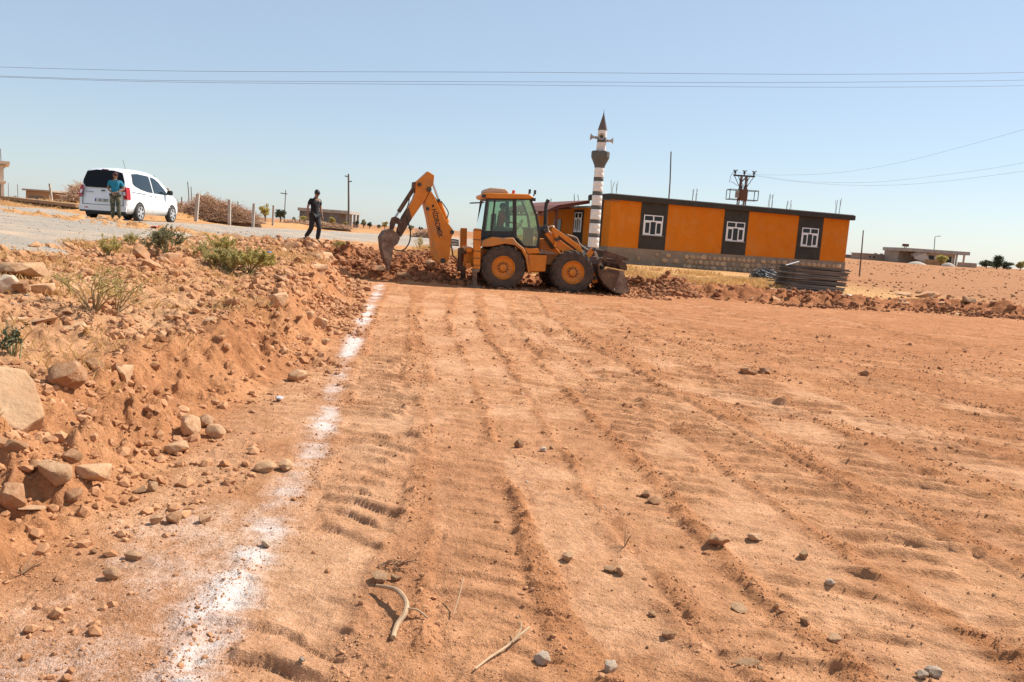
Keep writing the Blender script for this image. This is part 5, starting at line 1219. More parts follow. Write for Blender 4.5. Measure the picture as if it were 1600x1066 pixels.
post_at((426, 352.5), (427.5, 321), 2.8, 'fence_post', 'slim concrete fence post between two small round trees', 'post', M_POST, GP, square=True)
post_at((283.8, 325), (284, 308), 1.8, 'fence_post', 'short dark post behind the low left brush beside the van', 'post', M_WOODPOLE, Y=52)
post_at((371.5, 325), (371.8, 315), 1.8, 'fence_post', 'short dark post top showing above the brush heap', 'post', M_WOODPOLE, Y=55)
post_at((263, 312), (262.5, 294.5), 4.6, 'fence_post', 'concrete post standing behind the van windscreen', 'post', M_POST, Y=36, square=True)
post_at((83, 315), (77.5, 287), 2.6, 'fence_post', 'leaning pale post beside the low mud building', 'post', M_POST, Y=38, square=True)
post_at((13.5, 305), (13, 286), 0.9, 'thin_pole', 'thin metal stake near the white house, left one of two', 'pole', M_STEEL, Y=48)
post_at((28, 308), (27.2, 288), 1.1, 'thin_pole', 'thin metal stake near the low mud building, right one of two', 'pole', M_STEEL, Y=48)
o, g, d, r = post_at((545, 358), (544.5, 272), 3.2, 'utility_pole', 'tall dark wooden pole between the man in black and the digging bucket', 'pole', M_WOODPOLE)
MB().tube([d - Vector((0, 0, .25)), d - Vector((.35, 0, .2))], .05, 6).build('insulator', M_BLACK, o); MB().tube([d - Vector((0, 0, .7)), d - Vector((-.35, 0, .65))], .05, 6).build('insulator', M_BLACK, o)
o, g, d, r = post_at((444, 345), (446.5, 297), 1.5, 'utility_pole', 'leaning far pole beside the dark round tree', 'pole', M_WOODPOLE, Y=95)
MB().beam(d - Vector((.6, 0, .4)), d - Vector((-.2, 0, .45)), .1, .1).build('crossarm', M_WOODPOLE, o, smooth=0)
post_at((296.5, 322), (293.2, 284), 1.5, 'utility_pole', 'thin crooked pole behind the brush, taller of a pair', 'pole', M_WOODPOLE, Y=80)
post_at((300, 320), (298.4, 292), 1.4, 'utility_pole', 'thin crooked pole behind the brush, shorter of a pair', 'pole', M_WOODPOLE, Y=84)
post_at((1045.5, 330), (1048.5, 237), 2.3, 'utility_pole', 'plain tall pole rising behind the orange building roof', 'pole', M_WOODPOLE, Y=62)
post_at((1343, 432), (1349, 360), 2.4, 'utility_pole', 'lone slim dark pole in the field right of the orange building', 'pole', M_WOODPOLE, taper=.7)
o, g, d, r = post_at((1458, 411), (1461, 370), 1.4, 'street_lamp', 'street lamp beside the far flat-roofed house', 'street lamp', M_STEEL, Y=158)
MB().beam(d, d + Vector((.7, 0, .15)), .08, .08).box(d + Vector((.75, 0, .15)), (.55, .22, .12)).build('lamp_head', M_STEEL, o, smooth=0)

# transformer tower behind the building
ty = 72.0; tb = at(1157, 330, ty); tt = at(1164, 276, ty)
tow = thing('transformer_tower', 'steel lattice power tower with transformer and platform behind the building', 'power tower', (tb.x, ty, 0.6))
q = MB(); hT = tt.z - .6 + 0.0
for a, b in ((-1, -1), (1, -1), (1, 1), (-1, 1)): q.beam((a * .45, b * .45, 0), (a * .22, b * .22, hT), .09, .09)
n = 13
for i in range(n):
    z0 = hT * i / n; z1_ = hT * (i + 1) / n; w0 = .45 - .23 * i / n; w1 = .45 - .23 * (i + 1) / n; s_ = 1 if i % 2 else -1
    for f_ in (-1, 1):
        q.beam((s_ * w0, f_ * w0, z0), (-s_ * w1, f_ * w1, z1_), .05, .05); q.beam((f_ * w0, s_ * w0, z0), (f_ * w1, -s_ * w1, z1_), .05, .05)
q.build('lattice', M_RUST, tow, smooth=0)
q = MB(); q.beam((-.95, 0, hT + .05), (.95, 0, hT + .05), .14, .12)
for s_ in (-1, 1): q.beam((s_ * .85, 0, hT), (s_ * .25, 0, hT - 1.05), .05, .05); q.beam((s_ * .5, 0, hT), (s_ * .25, 0, hT - .6), .05, .05)
q.build('crossarm', M_DARKSTEEL, tow, smooth=0)
for x_ in (-.82, 0, .85):
    q = MB(); q.lathe([(.05, 0), (.06, .1), (.13, .14), (.06, .18), (.14, .24), (.06, .28), (.10, .34), (.04, .40)], (x_, 0, hT + .12), 'z', 10)
    q.tube([(x_, 0, hT + .45), (x_ + .2, 0, hT + .52)], .05, 6); q.tube([(x_, 0, hT + .45), (x_ - .17, 0, hT + .50)], .05, 6); q.build('insulator', M_BLACK, tow)
pz = at(1158, 305, ty).z - .6
q = MB()
for z_ in (pz - .42, pz + .42):
    for a, b in (((-1.25, -.6), (1.25, -.6)), ((-1.25, .6), (1.25, .6)), ((-1.25, -.6), (-1.25, .6)), ((1.25, -.6), (1.25, .6))): q.beam((*a, z_), (*b, z_), .055, .055)
for a in ((-1.25, -.6), (1.25, -.6), (-1.25, .6), (1.25, .6)): q.beam((*a, pz - .42), (*a, pz + .42), .055, .055)
q.build('platform_rail', M_DARKSTEEL, tow, smooth=0)
q = MB(); q.box((-.05, -.55, pz), (.62, .55, .95)); 
for k in range(6): q.box((-.05 - .35 + .02 * k, -.55, pz - .05), (.02, .5, .7))
tr = q.build('transformer', M_RUST, tow, smooth=0, bevel=.03)
MB().box((-.55, -.4, pz + .05), (.28, .4, .65)).build('switch_box', M_CONC, tow, smooth=0, bevel=.02)
for x_ in (-.45, -.25, 0): MB().lathe([(.05, 0), (.08, .06), (.05, .1), (.08, .16), (.05, .2), (.06, .3)], (x_, -.5, pz + .42), 'z', 8).build('bushing', M_DARKSTEEL, tr)
MB().tube([(-.9, 0, hT + .45), (-1.2, -.1, hT), (-1.3, -.2, hT - .6), (-1.15, -.3, pz + 1.1), (-.6, -.5, pz + .75)], .018, 5).build('drop_cable', M_BLACK, tow)

# overhead wires
M_WIRE = mat('overhead_wire', (0.13, 0.13, 0.15), 0.5)
def wire_obj(pts, r, label, group):
    P = []
    for i in range(len(pts) - 1):
        p0, p1, p2, p3 = [at(pts[k][0], pts[k][1], pts[k][2]) for k in (max(i - 1, 0), i, i + 1, min(i + 2, len(pts) - 1))]
        for k in range(6):
            t = k / 6; P.append(0.5 * ((2 * p1) + (p2 - p0) * t + (2 * p0 - 5 * p1 + 4 * p2 - p3) * t * t + (3 * p1 - p0 - 3 * p2 + p3) * t ** 3))
    P.append(at(*pts[-1])); o = MB().tube(P, r, 5).build('power_line', M_WIRE, None); return tag(o, label, 'power line', group)
GW = 'wires crossing the sky'
wire_obj([(-500, 85, 40), (-200, 97, 40), (0, 104.8, 40), (200, 110, 40), (400, 112, 40), (800, 113, 40), (1200, 116, 40), (1450, 115.5, 40), (1600, 113.2, 40), (1900, 106, 40), (2200, 96, 40)], .0085, 'uppermost of the three long wires across the sky', GW)
wire_obj([(-500, 99, 42), (-200, 112, 42), (0, 119, 42), (200, 125, 42), (400, 127, 42), (800, 128, 42), (1200, 129.2, 42), (1450, 127.3, 42), (1600, 125.2, 42), (1900, 118, 42), (2200, 108, 42)], .0085, 'middle one of the three long wires across the sky', GW)
wire_obj([(-500, 101, 44), (-200, 114, 44), (0, 120.5, 44), (200, 127, 44), (400, 130, 44), (800, 133, 44), (1200, 136.2, 44), (1450, 136, 44), (1600, 134, 44), (1900, 128, 44), (2200, 119, 44)], .0085, 'lowest of the three long wires across the sky', GW)
GW2 = 'wires running right from the transformer tower'
wire_obj([(1179, 271.5, 72), (1200, 273.5, 70), (1290, 271.5, 64), (1400, 255.5, 57), (1600, 202.5, 46), (1800, 140, 40)], .0055, 'steepest rising thin wire to the right of the tower', GW2)
wire_obj([(1165, 270.5, 72), (1200, 277, 70), (1260, 284, 66), (1370, 284.5, 60), (1500, 270, 53), (1600, 254.5, 48), (1800, 215, 41)], .0055, 'middle sagging wire to the right of the tower', GW2)
wire_obj([(1151, 269, 72), (1200, 278, 70), (1260, 285.5, 66), (1350, 290, 61), (1450, 286, 55), (1600, 267.5, 48), (1800, 236, 41)], .0055, 'lowest sagging wire to the right of the tower', GW2)

# ------------------------------------------------------------------ brush heaps
M_BRUSH = leafmat('dry_brush_stalks', (0.46, 0.27, 0.155), (0.64, 0.43, 0.28), 0.05)
M_BRUSHD = mat('brush_core', (0.22, 0.12, 0.065), 1.0)
def strips(P0, D, Lg, W, bend, seg=3, rs=None):
    """thin curved ribbons with a triangular section: P0 (n,3), D (n,3)"""
    n = len(P0); D = D / np.linalg.norm(D, axis=1, keepdims=True)
    side = np.cross(D, rs.normal(size=(n, 3))); side /= np.linalg.norm(side, axis=1, keepdims=True); up = np.cross(side, D)
    V = []; 
    for k in range(seg + 1):
        t = k / seg; c = P0 + D * (Lg * t)[:, None] + up * (bend * t * t)[:, None]
        w = (W * (1 - .6 * t))[:, None]
        for a in range(3):
            V.append(c + side * w * math.cos(a * 2.094) + up * w * math.sin(a * 2.094))
    V = np.stack(V, 1).reshape(-1, 3); F = []
    st_ = 3 * (seg + 1); base = np.arange(n)[:, None] * st_
    for k in range(seg):
        for a in range(3):
            F.append(np.concatenate([base + k * 3 + a, base + k * 3 + (a + 1) % 3, base + (k + 1) * 3 + (a + 1) % 3, base + (k + 1) * 3 + a], 1))
    return V, np.vstack(F)
def brush(label, lumps, n, seed, Lr=(.4, 1.0), w=.010, lie=0.4):
    """lumps: (x, y, z0, rx, ry, h)"""
    rs = np.random.RandomState(seed); c0 = lumps[0]
    o = thing('brush_heap', label, 'brush heap', (c0[0], c0[1], c0[2]))
    core = MB(); vol = np.array([l[3] * l[4] * l[5] for l in lumps]); vol = vol / vol.sum(); P = []; D = []
    for l, f in zip(lumps, vol):
        core.xf = Matrix.Translation((l[0] - c0[0], l[1] - c0[1], l[2] - c0[2])) @ Matrix.Diagonal((l[3] * .82, l[4] * .82, l[5] * .8, 1))
        core.lathe([(1.0, -.1), (.95, .25), (.75, .6), (.45, .85), (.05, 1.0)], (0, 0, 0), 'z', 14)
        k = int(n * f); u = rs.uniform(0, 6.283, k); h = rs.uniform(0, 1, k) ** .8; r = np.sqrt(np.clip(1 - h ** 1.6, 0, 1)) * rs.uniform(.72, 1.02, k)
        p = np.stack([l[0] - c0[0] + np.cos(u) * r * l[3], l[1] - c0[1] + np.sin(u) * r * l[4], l[2] - c0[2] + h * l[5]], 1)
        d = np.stack([np.cos(u + rs.normal(0, 1.1, k)) * 1.0, np.sin(u + rs.normal(0, 1.1, k)), rs.normal(.05, lie, k)], 1)
        P.append(p); D.append(d)
    P = np.vstack(P); D = np.vstack(D); n = len(P)
    Lg = rs.uniform(*Lr, n); P = P - D / np.linalg.norm(D, axis=1, keepdims=True) * (Lg * .5)[:, None]
    V, F = strips(P, D, Lg, np.full(n, w) * rs.uniform(.6, 1.4, n), rs.normal(0, .12, n), 3, rs)
    V[:, 2] = np.maximum(V[:, 2], -.05)
    core.build('core', M_BRUSHD, o); s = raw_obj('stalks', V, F, M_BRUSH, False, o); tag(s, kind='stuff'); return o
b0 = at(345, 338, 37); zb = H(b0.x, b0.y)
def lump(px, py_top, Y, rx, ry):
    p = at(px, py_top, Y); z0 = H(p.x, Y); return (p.x, Y, z0 - .05, rx, ry, p.z - z0)
brush('large heap of dry cut brush stalks behind the fence posts', [lump(318, 307, 39.5, .65, 1.0), lump(330, 313, 39.5, .9, 1.1), lump(348, 319, 39.5, 1.0, 1.0), lump(365, 323, 39.5, .9, 1.0), lump(382, 329, 39.5, .8, .9), lump(304, 325, 39.5, .7, .8), lump(396, 338, 39.5, .5, .7)], 6500, 11)
brush('low spread of brush just right of the van front', [lump(286, 319.5, 41, .8, .9), lump(276, 321, 41, .7, .8)], 900, 12)
brush('brush heap half hidden at the left behind the van', [lump(126, 291, 36, .55, .8), lump(115, 308, 36, .5, .7), lump(136, 288, 36.5, .6, .8)], 1100, 13)
brush('long low brown brush behind the man in black', [lump(470, 347, 62, 1.0, .8), lump(490, 348, 62, 1.2, .8), lump(512, 350, 62, 1.2, .8), lump(534, 352, 62, 1.0, .8), lump(455, 346, 62, .8, .8)], 1500, 14, w=.016)
brush('dark heap of brush and rubbish left of the raised boom', [lump(662, 361, 60, .7, .7), lump(654, 365, 60, .7, .6), lump(672, 362, 60, .6, .6)], 500, 15, w=.02)

# ------------------------------------------------------------------ buildings far off
M_MUD = mat('mud_wall', (0.40, 0.24, 0.13), 0.95, c2=(0.30, 0.17, 0.09), scale=1.2, bump=.01, bscale=10)
M_MUDL = mat('light_plaster', (0.62, 0.52, 0.42), 0.9, c2=(0.54, 0.43, 0.33), scale=1.0)
M_BLOCK = mat('concrete_block_wall', (0.40, 0.30, 0.215), 0.95, c2=(0.33, 0.24, 0.17), scale=.8)
M_GREYC = mat('dark_grey_concrete', (0.16, 0.14, 0.12), 0.95, c2=(0.21, 0.18, 0.15), scale=.8)
def corner_box(p0, p1, Y0, Y1, depth, ztop_px, name=None):
    pass
# white house at the left edge
Y_ = 58.0; a = at(6.5, 309, Y_); tp_ = at(8, 253, Y_)
wh = thing('white_house', 'white two storey house cut by the left edge of the picture', 'house', (a.x, Y_, a.z - .3), .58)
Ht = tp_.z - a.z + .3
MB().box((-4, 3, Ht * .52 + .0), (8, 6, Ht * .96)).build('wall', M_MUDL, wh, smooth=0)
MB().box((-3.88, 3, Ht * .98), (8.5, 6.5, .20)).build('roof_slab', M_MUDL, wh, smooth=0); MB().box((-3.95, 3, Ht * .93), (8.15, 6.15, .16)).build('cornice', M_CONC, wh, smooth=0); MB().box((-3.95, 3, Ht * .50), (8.15, 6.15, .13)).build('cornice', M_MUDL, wh, smooth=0)
MB().box((-.62, 0, Ht * .22), (.85, .06, Ht * .42)).build('garage_door', M_GREYC, wh, smooth=0)
MB().tube([(-.15, .2, Ht), (-.18, .2, Ht + .9)], .03, 5).build('starter_bar', M_STEEL, wh)
# low mud building
Y_ = 44.0; a = at(40, 315, Y_); b = at(78, 316, Y_); t_ = at(40, 297.5, Y_)
md_ = thing('mud_building', 'low brown mud building with a flat earth roof beside the leaning post', 'building', (a.x, Y_, a.z - .3), -.05)
w_ = b.x - a.x; h_ = t_.z - a.z + .3
MB().box((w_ / 2, 2.5, h_ / 2), (w_, 5, h_)).build('wall', M_MUD, md_, smooth=0, bevel=.04); MB().box((w_ / 2, 2.5, h_ + .04), (w_ + .25, 5.25, .09)).build('roof', M_BLOCK, md_, smooth=0)
MB().box((w_ * .45, -.01, h_ * .45), (.7, .05, h_ * .5)).build('door', M_GREYC, md_, smooth=0)
q = MB(); q.add([(w_, .3, 0), (w_ + 2.0, .6, 0), (w_ + 2.0, .6, h_ * .62), (w_, .3, h_ * .9), (w_, 4, 0), (w_ + 2.0, 4, 0), (w_ + 2.0, 4, h_ * .62), (w_, 4, h_ * .9)], [(0, 1, 2, 3), (3, 2, 6, 7), (1, 5, 6, 2), (4, 7, 6, 5)]); q.build('lean_to', M_MUD, md_, smooth=0)
a = at(110, 300, 70); gh = thing('shed', 'small dark grey shed behind the left brush heap', 'shed', (a.x, 70, a.z - .8)); MB().box((.7, 1, .65), (1.6, 2, 1.3)).build('wall', M_GREYC, gh, smooth=0); MB().box((.7, 1, 1.33), (1.8, 2.2, .08)).build('roof', M_CONC, gh, smooth=0)
# low ledge wall along the far side of the road on the left
a, b = at(12, 309.5, 36.0), at(129, 322.5, 33.6)
lw = thing('low_wall', 'long low concrete ledge along the earth bank left of the van', 'wall', a)
d = b - a; MB().beam((0, 0, 0), d, .6, .13, (0, 0, 1)).build('coping', M_MUD, lw, smooth=0); MB().beam((0, .12, -.30), d + Vector((0, .12, -.30)), .4, .5, (0, 0, 1)).build('wall_base', M_MUD, lw, smooth=0)
a = at(22, 304, 47); 
# unfinished grey building behind the man in black
Y_ = 100.0; a = at(467.5, 350, Y_); b = at(529, 350, Y_); t_ = at(467.5, 324.5, Y_); c = at(548, 335.5, 116)
gb = thing('grey_building', 'long unfinished grey concrete building behind the man in black', 'building', (a.x, Y_, a.z - .3))
w_ = b.x - a.x; h_ = t_.z - a.z + .3
MB().box((w_ / 2, 3.5, h_ / 2), (w_, 7, h_ - .02)).build('wall', M_GREYC, gb, smooth=0)
MB().box((w_ / 2 + .5, 3.6, h_ - .18), (w_ + 1.4, 7.6, .38)).build('roof_slab', M_CONC, gb, smooth=0)
for k in range(4): MB().box((w_ + 1.0, .3 + 2.2 * k, h_ / 2 - .1), (.28, .28, h_ - .4)).build('column', M_CONC, gb, smooth=0)
for k in range(4): MB().box((w_ * (.15 + .22 * k), -.01, h_ * .5), (.06, .05, h_ * .9)).build('wall_joint', M_CONC, gb, smooth=0)
MB().box((w_ * .52, -.02, h_ * .32), (.8, .06, h_ * .5)).build('door', M_BLOCK, gb, smooth=0)
# flat roofed house far right
Y_ = 150.0
fh = thing('far_house', 'pale flat roofed house with outside stairs and porch far across the field', 'house', (at(1411, 413, Y_).x, Y_, 1.3))
ox = at(1411, 413, Y_); S_M = Y_ / FPX
def FX(px, py=405): return at(px, py, Y_).x - fh.location.x
def FZ_(px, py): return at(px, py, Y_).z - 1.3
zr0, zr1 = FZ_(1440, 394), FZ_(1440, 389.5)
MB().box(((FX(1441) + FX(1492)) / 2, 4, zr0 / 2), (FX(1492) - FX(1441), 8, zr0)).build('wall', M_MUDL, fh, smooth=0)
MB().box(((FX(1409) + FX(1509)) / 2, 3.6, (zr0 + zr1) / 2), (FX(1509) - FX(1409), 9.6, zr1 - zr0 + .1)).build('roof_slab', M_CONC, fh, smooth=0)
MB().box(((FX(1411) + FX(1441)) / 2, 5, zr0 / 2), (FX(1441) - FX(1411), 6, zr0)).build('wall', M_BLOCK, fh, smooth=0)
for p in (1492.5, 1504): MB().box((FX(p), -.4, zr0 / 2), (.26, .26, zr0)).build('porch_column', M_MUDL, fh, smooth=0)
for p in (1455, 1482): MB().box((FX(p), -.01, zr0 * .5), (1.0, .08, 1.2)).build('window', M_PANE, fh, smooth=0)
q = MB(); q.add([(FX(1422), -.9, FZ_(1422, 396)), (FX(1439), -.9, zr1), (FX(1441), -.9, zr0 - .2), (FX(1424), -.9, FZ_(1424, 401)), (FX(1422), .2, FZ_(1422, 396)), (FX(1439), .2, zr1), (FX(1441), .2, zr0 - .2), (FX(1424), .2, FZ_(1424, 401))], [(0, 1, 2, 3), (7, 6, 5, 4), (0, 4, 5, 1), (1, 5, 6, 2), (2, 6, 7, 3), (0, 3, 7, 4)]); q.build('staircase', M_CONC, fh, smooth=0)
q = MB(); q.add([(FX(1441), -.95, FZ_(1441, 395)), (FX(1424), -.95, FZ_(1424, 401)), (FX(1424), -.95, FZ_(1424, 404)), (FX(1446), -.95, FZ_(1446, 411)), (FX(1450), -.95, FZ_(1450, 408))], [(0, 1, 2, 3, 4)]); q.build('stair_flank', M_MUDL, fh, smooth=0)
MB().box((FX(1417), 1.2, zr1 + .55), (.9, .8, .5)).box((FX(1415.6), 1.2, zr1 + .15), (.1, .1, .4)).box((FX(1418.4), 1.2, zr1 + .15), (.1, .1, .4)).build('water_tank', M_RUST, fh, smooth=0)
a = at(1349, 409, 158); b = at(1411, 411, 158); hh = at(1349, 396.5, 158).z
bw = thing('block_house', 'long low block walled outbuilding left of the far house', 'outbuilding', (a.x, 158, 1.2))
MB().box(((b.x - a.x) / 2, 3, (hh - 1.2) / 2), (b.x - a.x, 6, hh - 1.2)).build('wall', M_BLOCK, bw, smooth=0); MB().box(((b.x - a.x) / 2, 3, hh - 1.2 + .05), (b.x - a.x + .3, 6.3, .14)).build('roof', M_CONC, bw, smooth=0)
for k in (.15, .25): MB().box(((b.x - a.x) * k, -.01, (hh - 1.2) * .6), (.35, .06, .3)).build('opening', M_BLACK, bw, smooth=0)
for k in (.35, .5, .66, .78): MB().box(((b.x - a.x) * k, 1.2, hh - 1.2 + .2), (.5, .4, .2)).build('roof_vent', M_CONC, bw, smooth=0)
a = at(1497, 416, 146); b = at(1526, 418, 146)
yw = thing('yard_wall', 'low brown yard wall running right from the far house', 'wall', (a.x, 146, 1.2)); MB().box(((b.x - a.x) / 2, .2, .45), (b.x - a.x, .3, .9)).build('wall', M_BLOCK, yw, smooth=0)
a = at(1447, 411, 146); b = at(1475, 411, 146)
yw = thing('yard_wall', 'low ochre yard wall in front of the far house', 'wall', (a.x, 146.2, 1.2)); MB().box(((b.x - a.x) / 2, .2, .5), (b.x - a.x, .3, 1.0)).build('wall', M_MUD, yw, smooth=0)
M_WHEAP = mat('white_gravel_heap', (0.44, 0.36, 0.28), 0.95)
for (p0, p1, lab) in (((1417, 1448), 408.5, 'white heap of building sand before the far stairs'), ((1470, 1494), 410.5, 'smaller white sand heap right of the green bush')):
    a = at(p0[0], 413, 140); b = at(p0[1], 413, 140); t_ = at(sum(p0) / 2, p1, 140); z0 = H((a.x + b.x) / 2, 140)
    q = MB(); w_ = (b.x - a.x) / 2; h_ = max(t_.z - z0, .5); q.xf = Matrix.Diagonal((w_, w_ * .7, h_, 1)); q.lathe([(1, -.2), (.85, .2), (.6, .6), (.3, .9), (.02, 1.0)], (0, 0, 0), 'z', 16)
    o = q.build('sand_heap', M_WHEAP, None); o.location = ((a.x + b.x) / 2, 140, z0); tag(o, lab, 'sand heap')
a = G(1340, 416)
fw = thing('far_wall', 'distant dark rubble wall at the left end of the block outbuilding', 'wall', (at(1322, 411, 170).x, 170, 1.2)); MB().box((2.5, 0, .35), (6, .6, 1.3)).build('wall', M_GREYC, fw, smooth=0)

# ------------------------------------------------------------------ trees and bushes
def leaves(P, size, rs, fold=.25):
    n = len(P); a = rs.normal(size=(n, 3)); a /= np.linalg.norm(a, axis=1, keepdims=True); b = np.cross(a, rs.normal(size=(n, 3))); b /= np.linalg.norm(b, axis=1, keepdims=True); c = np.cross(a, b)
    s = (size * rs.uniform(.6, 1.3, n))[:, None]
    V = np.stack([P - a * s, P + b * s * .45 + c * s * fold, P + a * s, P - b * s * .45 + c * s * fold], 1).reshape(-1, 3)
    return V, np.arange(4 * n).reshape(n, 4)
LF_OL = leafmat('olive_leaves', (0.36, 0.31, 0.10), (0.52, 0.43, 0.18), .5)
LF_DK = leafmat('dark_leaves', (0.045, 0.060, 0.028), (0.085, 0.10, 0.045), .25)
LF_YG = leafmat('yellow_green_leaves', (0.38, 0.32, 0.085), (0.54, 0.44, 0.15), .5)
LF_GR = leafmat('grey_green_leaves', (0.19, 0.175, 0.085), (0.30, 0.265, 0.13), .45)
M_TRUNK = mat('bark', (0.12, 0.085, 0.06), 0.95)
def tree(px, base, top, wpx, Y, label, m, seed, group, n=900, name='tree', shape='round', trunk=.35):
    rs = np.random.RandomState(seed); g = at(px, base, Y); z0 = H(g.x, Y); t = at(px, top, Y); h = max(t.z - z0, .6); w = wpx / FPX * Y / 2
    o = thing(name, label, 'tree', (g.x, Y, z0 - .1), 0, group)
    q = MB(); q.tube([(0, 0, -.1), (.02 * h, 0, h * .35), (0, 0, h * .75)], [.035 * h + .03, .025 * h + .02, .01 * h + .01], 7)
    for k in range(6):
        a_ = k * 1.05 + rs.uniform(0, .5); zz_ = h * rs.uniform(.25, .6); q.tube([(0, 0, zz_), (math.cos(a_) * w * .4, math.sin(a_) * w * .4, zz_ + h * .15), (math.cos(a_) * w * .75, math.sin(a_) * w * .75, zz_ + h * .25)], [.018 * h + .01, .01 * h + .008, .004 * h + .004], 5)
    q.build('trunk', M_TRUNK, o)
    nc = 16; C = []
    while len(C) < nc:
        p = rs.uniform(-1, 1, 3)
        if np.linalg.norm(p) > 1: continue
        if shape == 'cone' and abs(np.hypot(p[0], p[1])) > (1 - (p[2] + 1) / 2) * .95 + .08: continue
        C.append(p)
    C = np.array(C); k = rs.randint(0, nc, n); P = C[k] * [.78, .78, .8] + rs.normal(size=(n, 3)) * [.17, .17, .15]
    P = P * [w, w, h * (1 - trunk) / 2] + [0, 0, h * (1 + trunk) / 2]
    V, F = leaves(P, np.full(n, max(.05 * h, .018 * Y * .06)), rs); raw_obj('crown', V, F, m, False, o); return o
GT = 'small trees along the horizon'
tree(414, 348, 317, 20, 70, 'small yellow-green tree between two concrete posts behind the road', LF_YG, 1, GT, 900)
tree(438, 346, 324, 18, 88, 'small dark round tree beside the leaning far pole', LF_DK, 2, GT, 900)
tree(459, 347, 337, 6, 92, 'tiny dark bush just left of the grey building', LF_DK, 3, GT, 300)
tree(1557, 419, 393, 26, 152, 'dark pointed tree at the right edge beyond the field', LF_DK, 4, GT, 1800, shape='cone', trunk=.1)
tree(1541, 418, 405, 24, 150, 'low spreading dark tree left of the pointed one', LF_DK, 5, GT, 1300, trunk=.1)
tree(1574, 419, 407, 18, 153, 'low dark bush right of the pointed tree', LF_DK, 6, GT, 900, trunk=.1)
tree(1594, 420, 407, 16, 150, 'olive tree cut off by the right edge of the picture', LF_OL, 7, GT, 900, trunk=.2)
tree(1470, 411, 396, 20, 142, 'yellow-green bush in front of the far house', LF_YG, 8, GT, 900, trunk=.15)
for i, (p, b_, t_, w_, Y_, m, lab) in enumerate(((556, 355, 343, 11, 105, LF_DK, 'small dark olive tree right of the tall dark pole'), (568, 355, 342, 9, 112, LF_GR, 'pale grey-green tree second from the tall pole'), (577, 356, 346, 10, 108, LF_DK, 'dark tree third from the tall pole'), (592, 357, 350, 6, 120, LF_GR, 'tiny far tree in the gap before the bucket'), (601, 357, 345, 12, 115, LF_OL, 'olive tree seen left of the bucket linkage'), (626, 360, 349, 6, 118, LF_GR, 'small faint tree left of the dipper'), (642, 362, 351, 10, 118, LF_GR, 'grey-green tree seen between dipper and hose'), (657, 362, 354, 8, 118, LF_DK, 'dark tree just left of the boom'), (540, 353, 345, 10, 100, LF_OL, 'bush in front of the grey building columns'), (518, 352, 338, 12, 97, LF_YG, 'yellowish bush against the grey building wall'), (474, 350, 336, 14, 96, LF_YG, 'yellowish bush at the left corner of the grey building'), (504, 352, 345, 6, 97, LF_OL, 'small bush right behind the man in black'), (694, 366, 352, 12, 120, LF_GR, 'faint tree behind the swing post'), (20, 308, 302, 12, 50, LF_DK, 'small dark bush between the stakes near the white house'))):
    tree(p, b_, t_, w_, Y_, lab, m, 30 + i, GT, 420)

# ------------------------------------------------------------------ plants on the bank
M_STRAW = leafmat('dry_straw', (0.58, 0.34, 0.12), (0.66, 0.43, 0.19), .4)
M_STEM = mat('dry_stem', (0.30, 0.20, 0.09), 0.9)
M_GSTEM = mat('green_stem', (0.20, 0.18, 0.07), 0.8)
def shrub(pos, hgt, rad_, ns, nl, label, m, seed, name='shrub', leaf=.02, stem=M_GSTEM, up=1.0, lean=(0, 0), par_leaf0=.25):
    rs = np.random.RandomState(seed); o = thing(name, label, 'shrub', pos)
    q = MB(); P = []
    for k in range(ns):
        a_ = rs.uniform(0, 6.283); sp_r = rad_ * math.sqrt(rs.uniform(.02, 1)); hh_ = hgt * rs.uniform(.6, 1.05) * (1 - .35 * (sp_r / rad_))
        e = np.array([math.cos(a_) * sp_r + lean[0], math.sin(a_) * sp_r + lean[1], hh_ * up]); m_ = e * [.4, .4, .55] + rs.normal(0, .03, 3)
        pts = [np.array([rs.normal(0, .02), rs.normal(0, .02), -.03]), m_, e]
        q.tube([tuple(x) for x in pts], [.007, .005, .0025], 4, cap=False)
        for j in range(2):
            t0 = rs.uniform(.35, .9); b = m_ + (e - m_) * t0; f = b + rs.normal(0, 1, 3) * [.09, .09, .05] + [0, 0, .06]; q.tube([tuple(b), tuple(f)], [.004, .002], 4, cap=False)
            kk = max(1, nl // (ns * 3)); tt_ = rs.uniform(0, 1, kk)[:, None]; P.append(b + (f - b) * tt_ + rs.normal(0, .012, (kk, 3)))
        kk = max(1, nl // (ns * 3)); tt_ = rs.uniform(par_leaf0, 1, kk)[:, None]; P.append(m_ + (e - m_) * tt_ + rs.normal(0, .016, (kk, 3)))
    q.build('stems', stem, o, smooth=0)
    P = np.vstack(P); V, F = leaves(P, np.full(len(P), leaf), rs); raw_obj('leaves', V, F, m, False, o); return o
g = G(262, 404); shrub(g, .55, .28, 20, 2200, 'grey-green upright weed bush at the road edge', LF_GR, 51, leaf=.022)
g = G(240, 402); shrub(g, .36, .22, 10, 500, 'grey-green weed left against the reddish stone', LF_GR, 61, leaf=.02)
g = G(355, 424); shrub(g, .46, .46, 30, 3000, 'pale green weed bush, left half of the green thicket', LF_OL, 52, leaf=.022)
g = G(388, 428); shrub(g, .46, .58, 34, 4000, 'broad yellow-green weed bush at the right of the thicket', LF_YG, 53, leaf=.024)
g = G(350, 400); shrub(g, .42, .30, 16, 1500, 'yellow weed bush behind the green thicket near the road', LF_YG, 54, leaf=.024)
g = G(318, 404); shrub(g, .34, .24, 10, 500, 'thin olive weed between the two larger bushes', LF_OL, 62, leaf=.02)
g = G(168, 402); shrub(g, .30, .17, 12, 700, 'small bright yellow-green weed at the gravel edge', LF_YG, 55, leaf=.018)
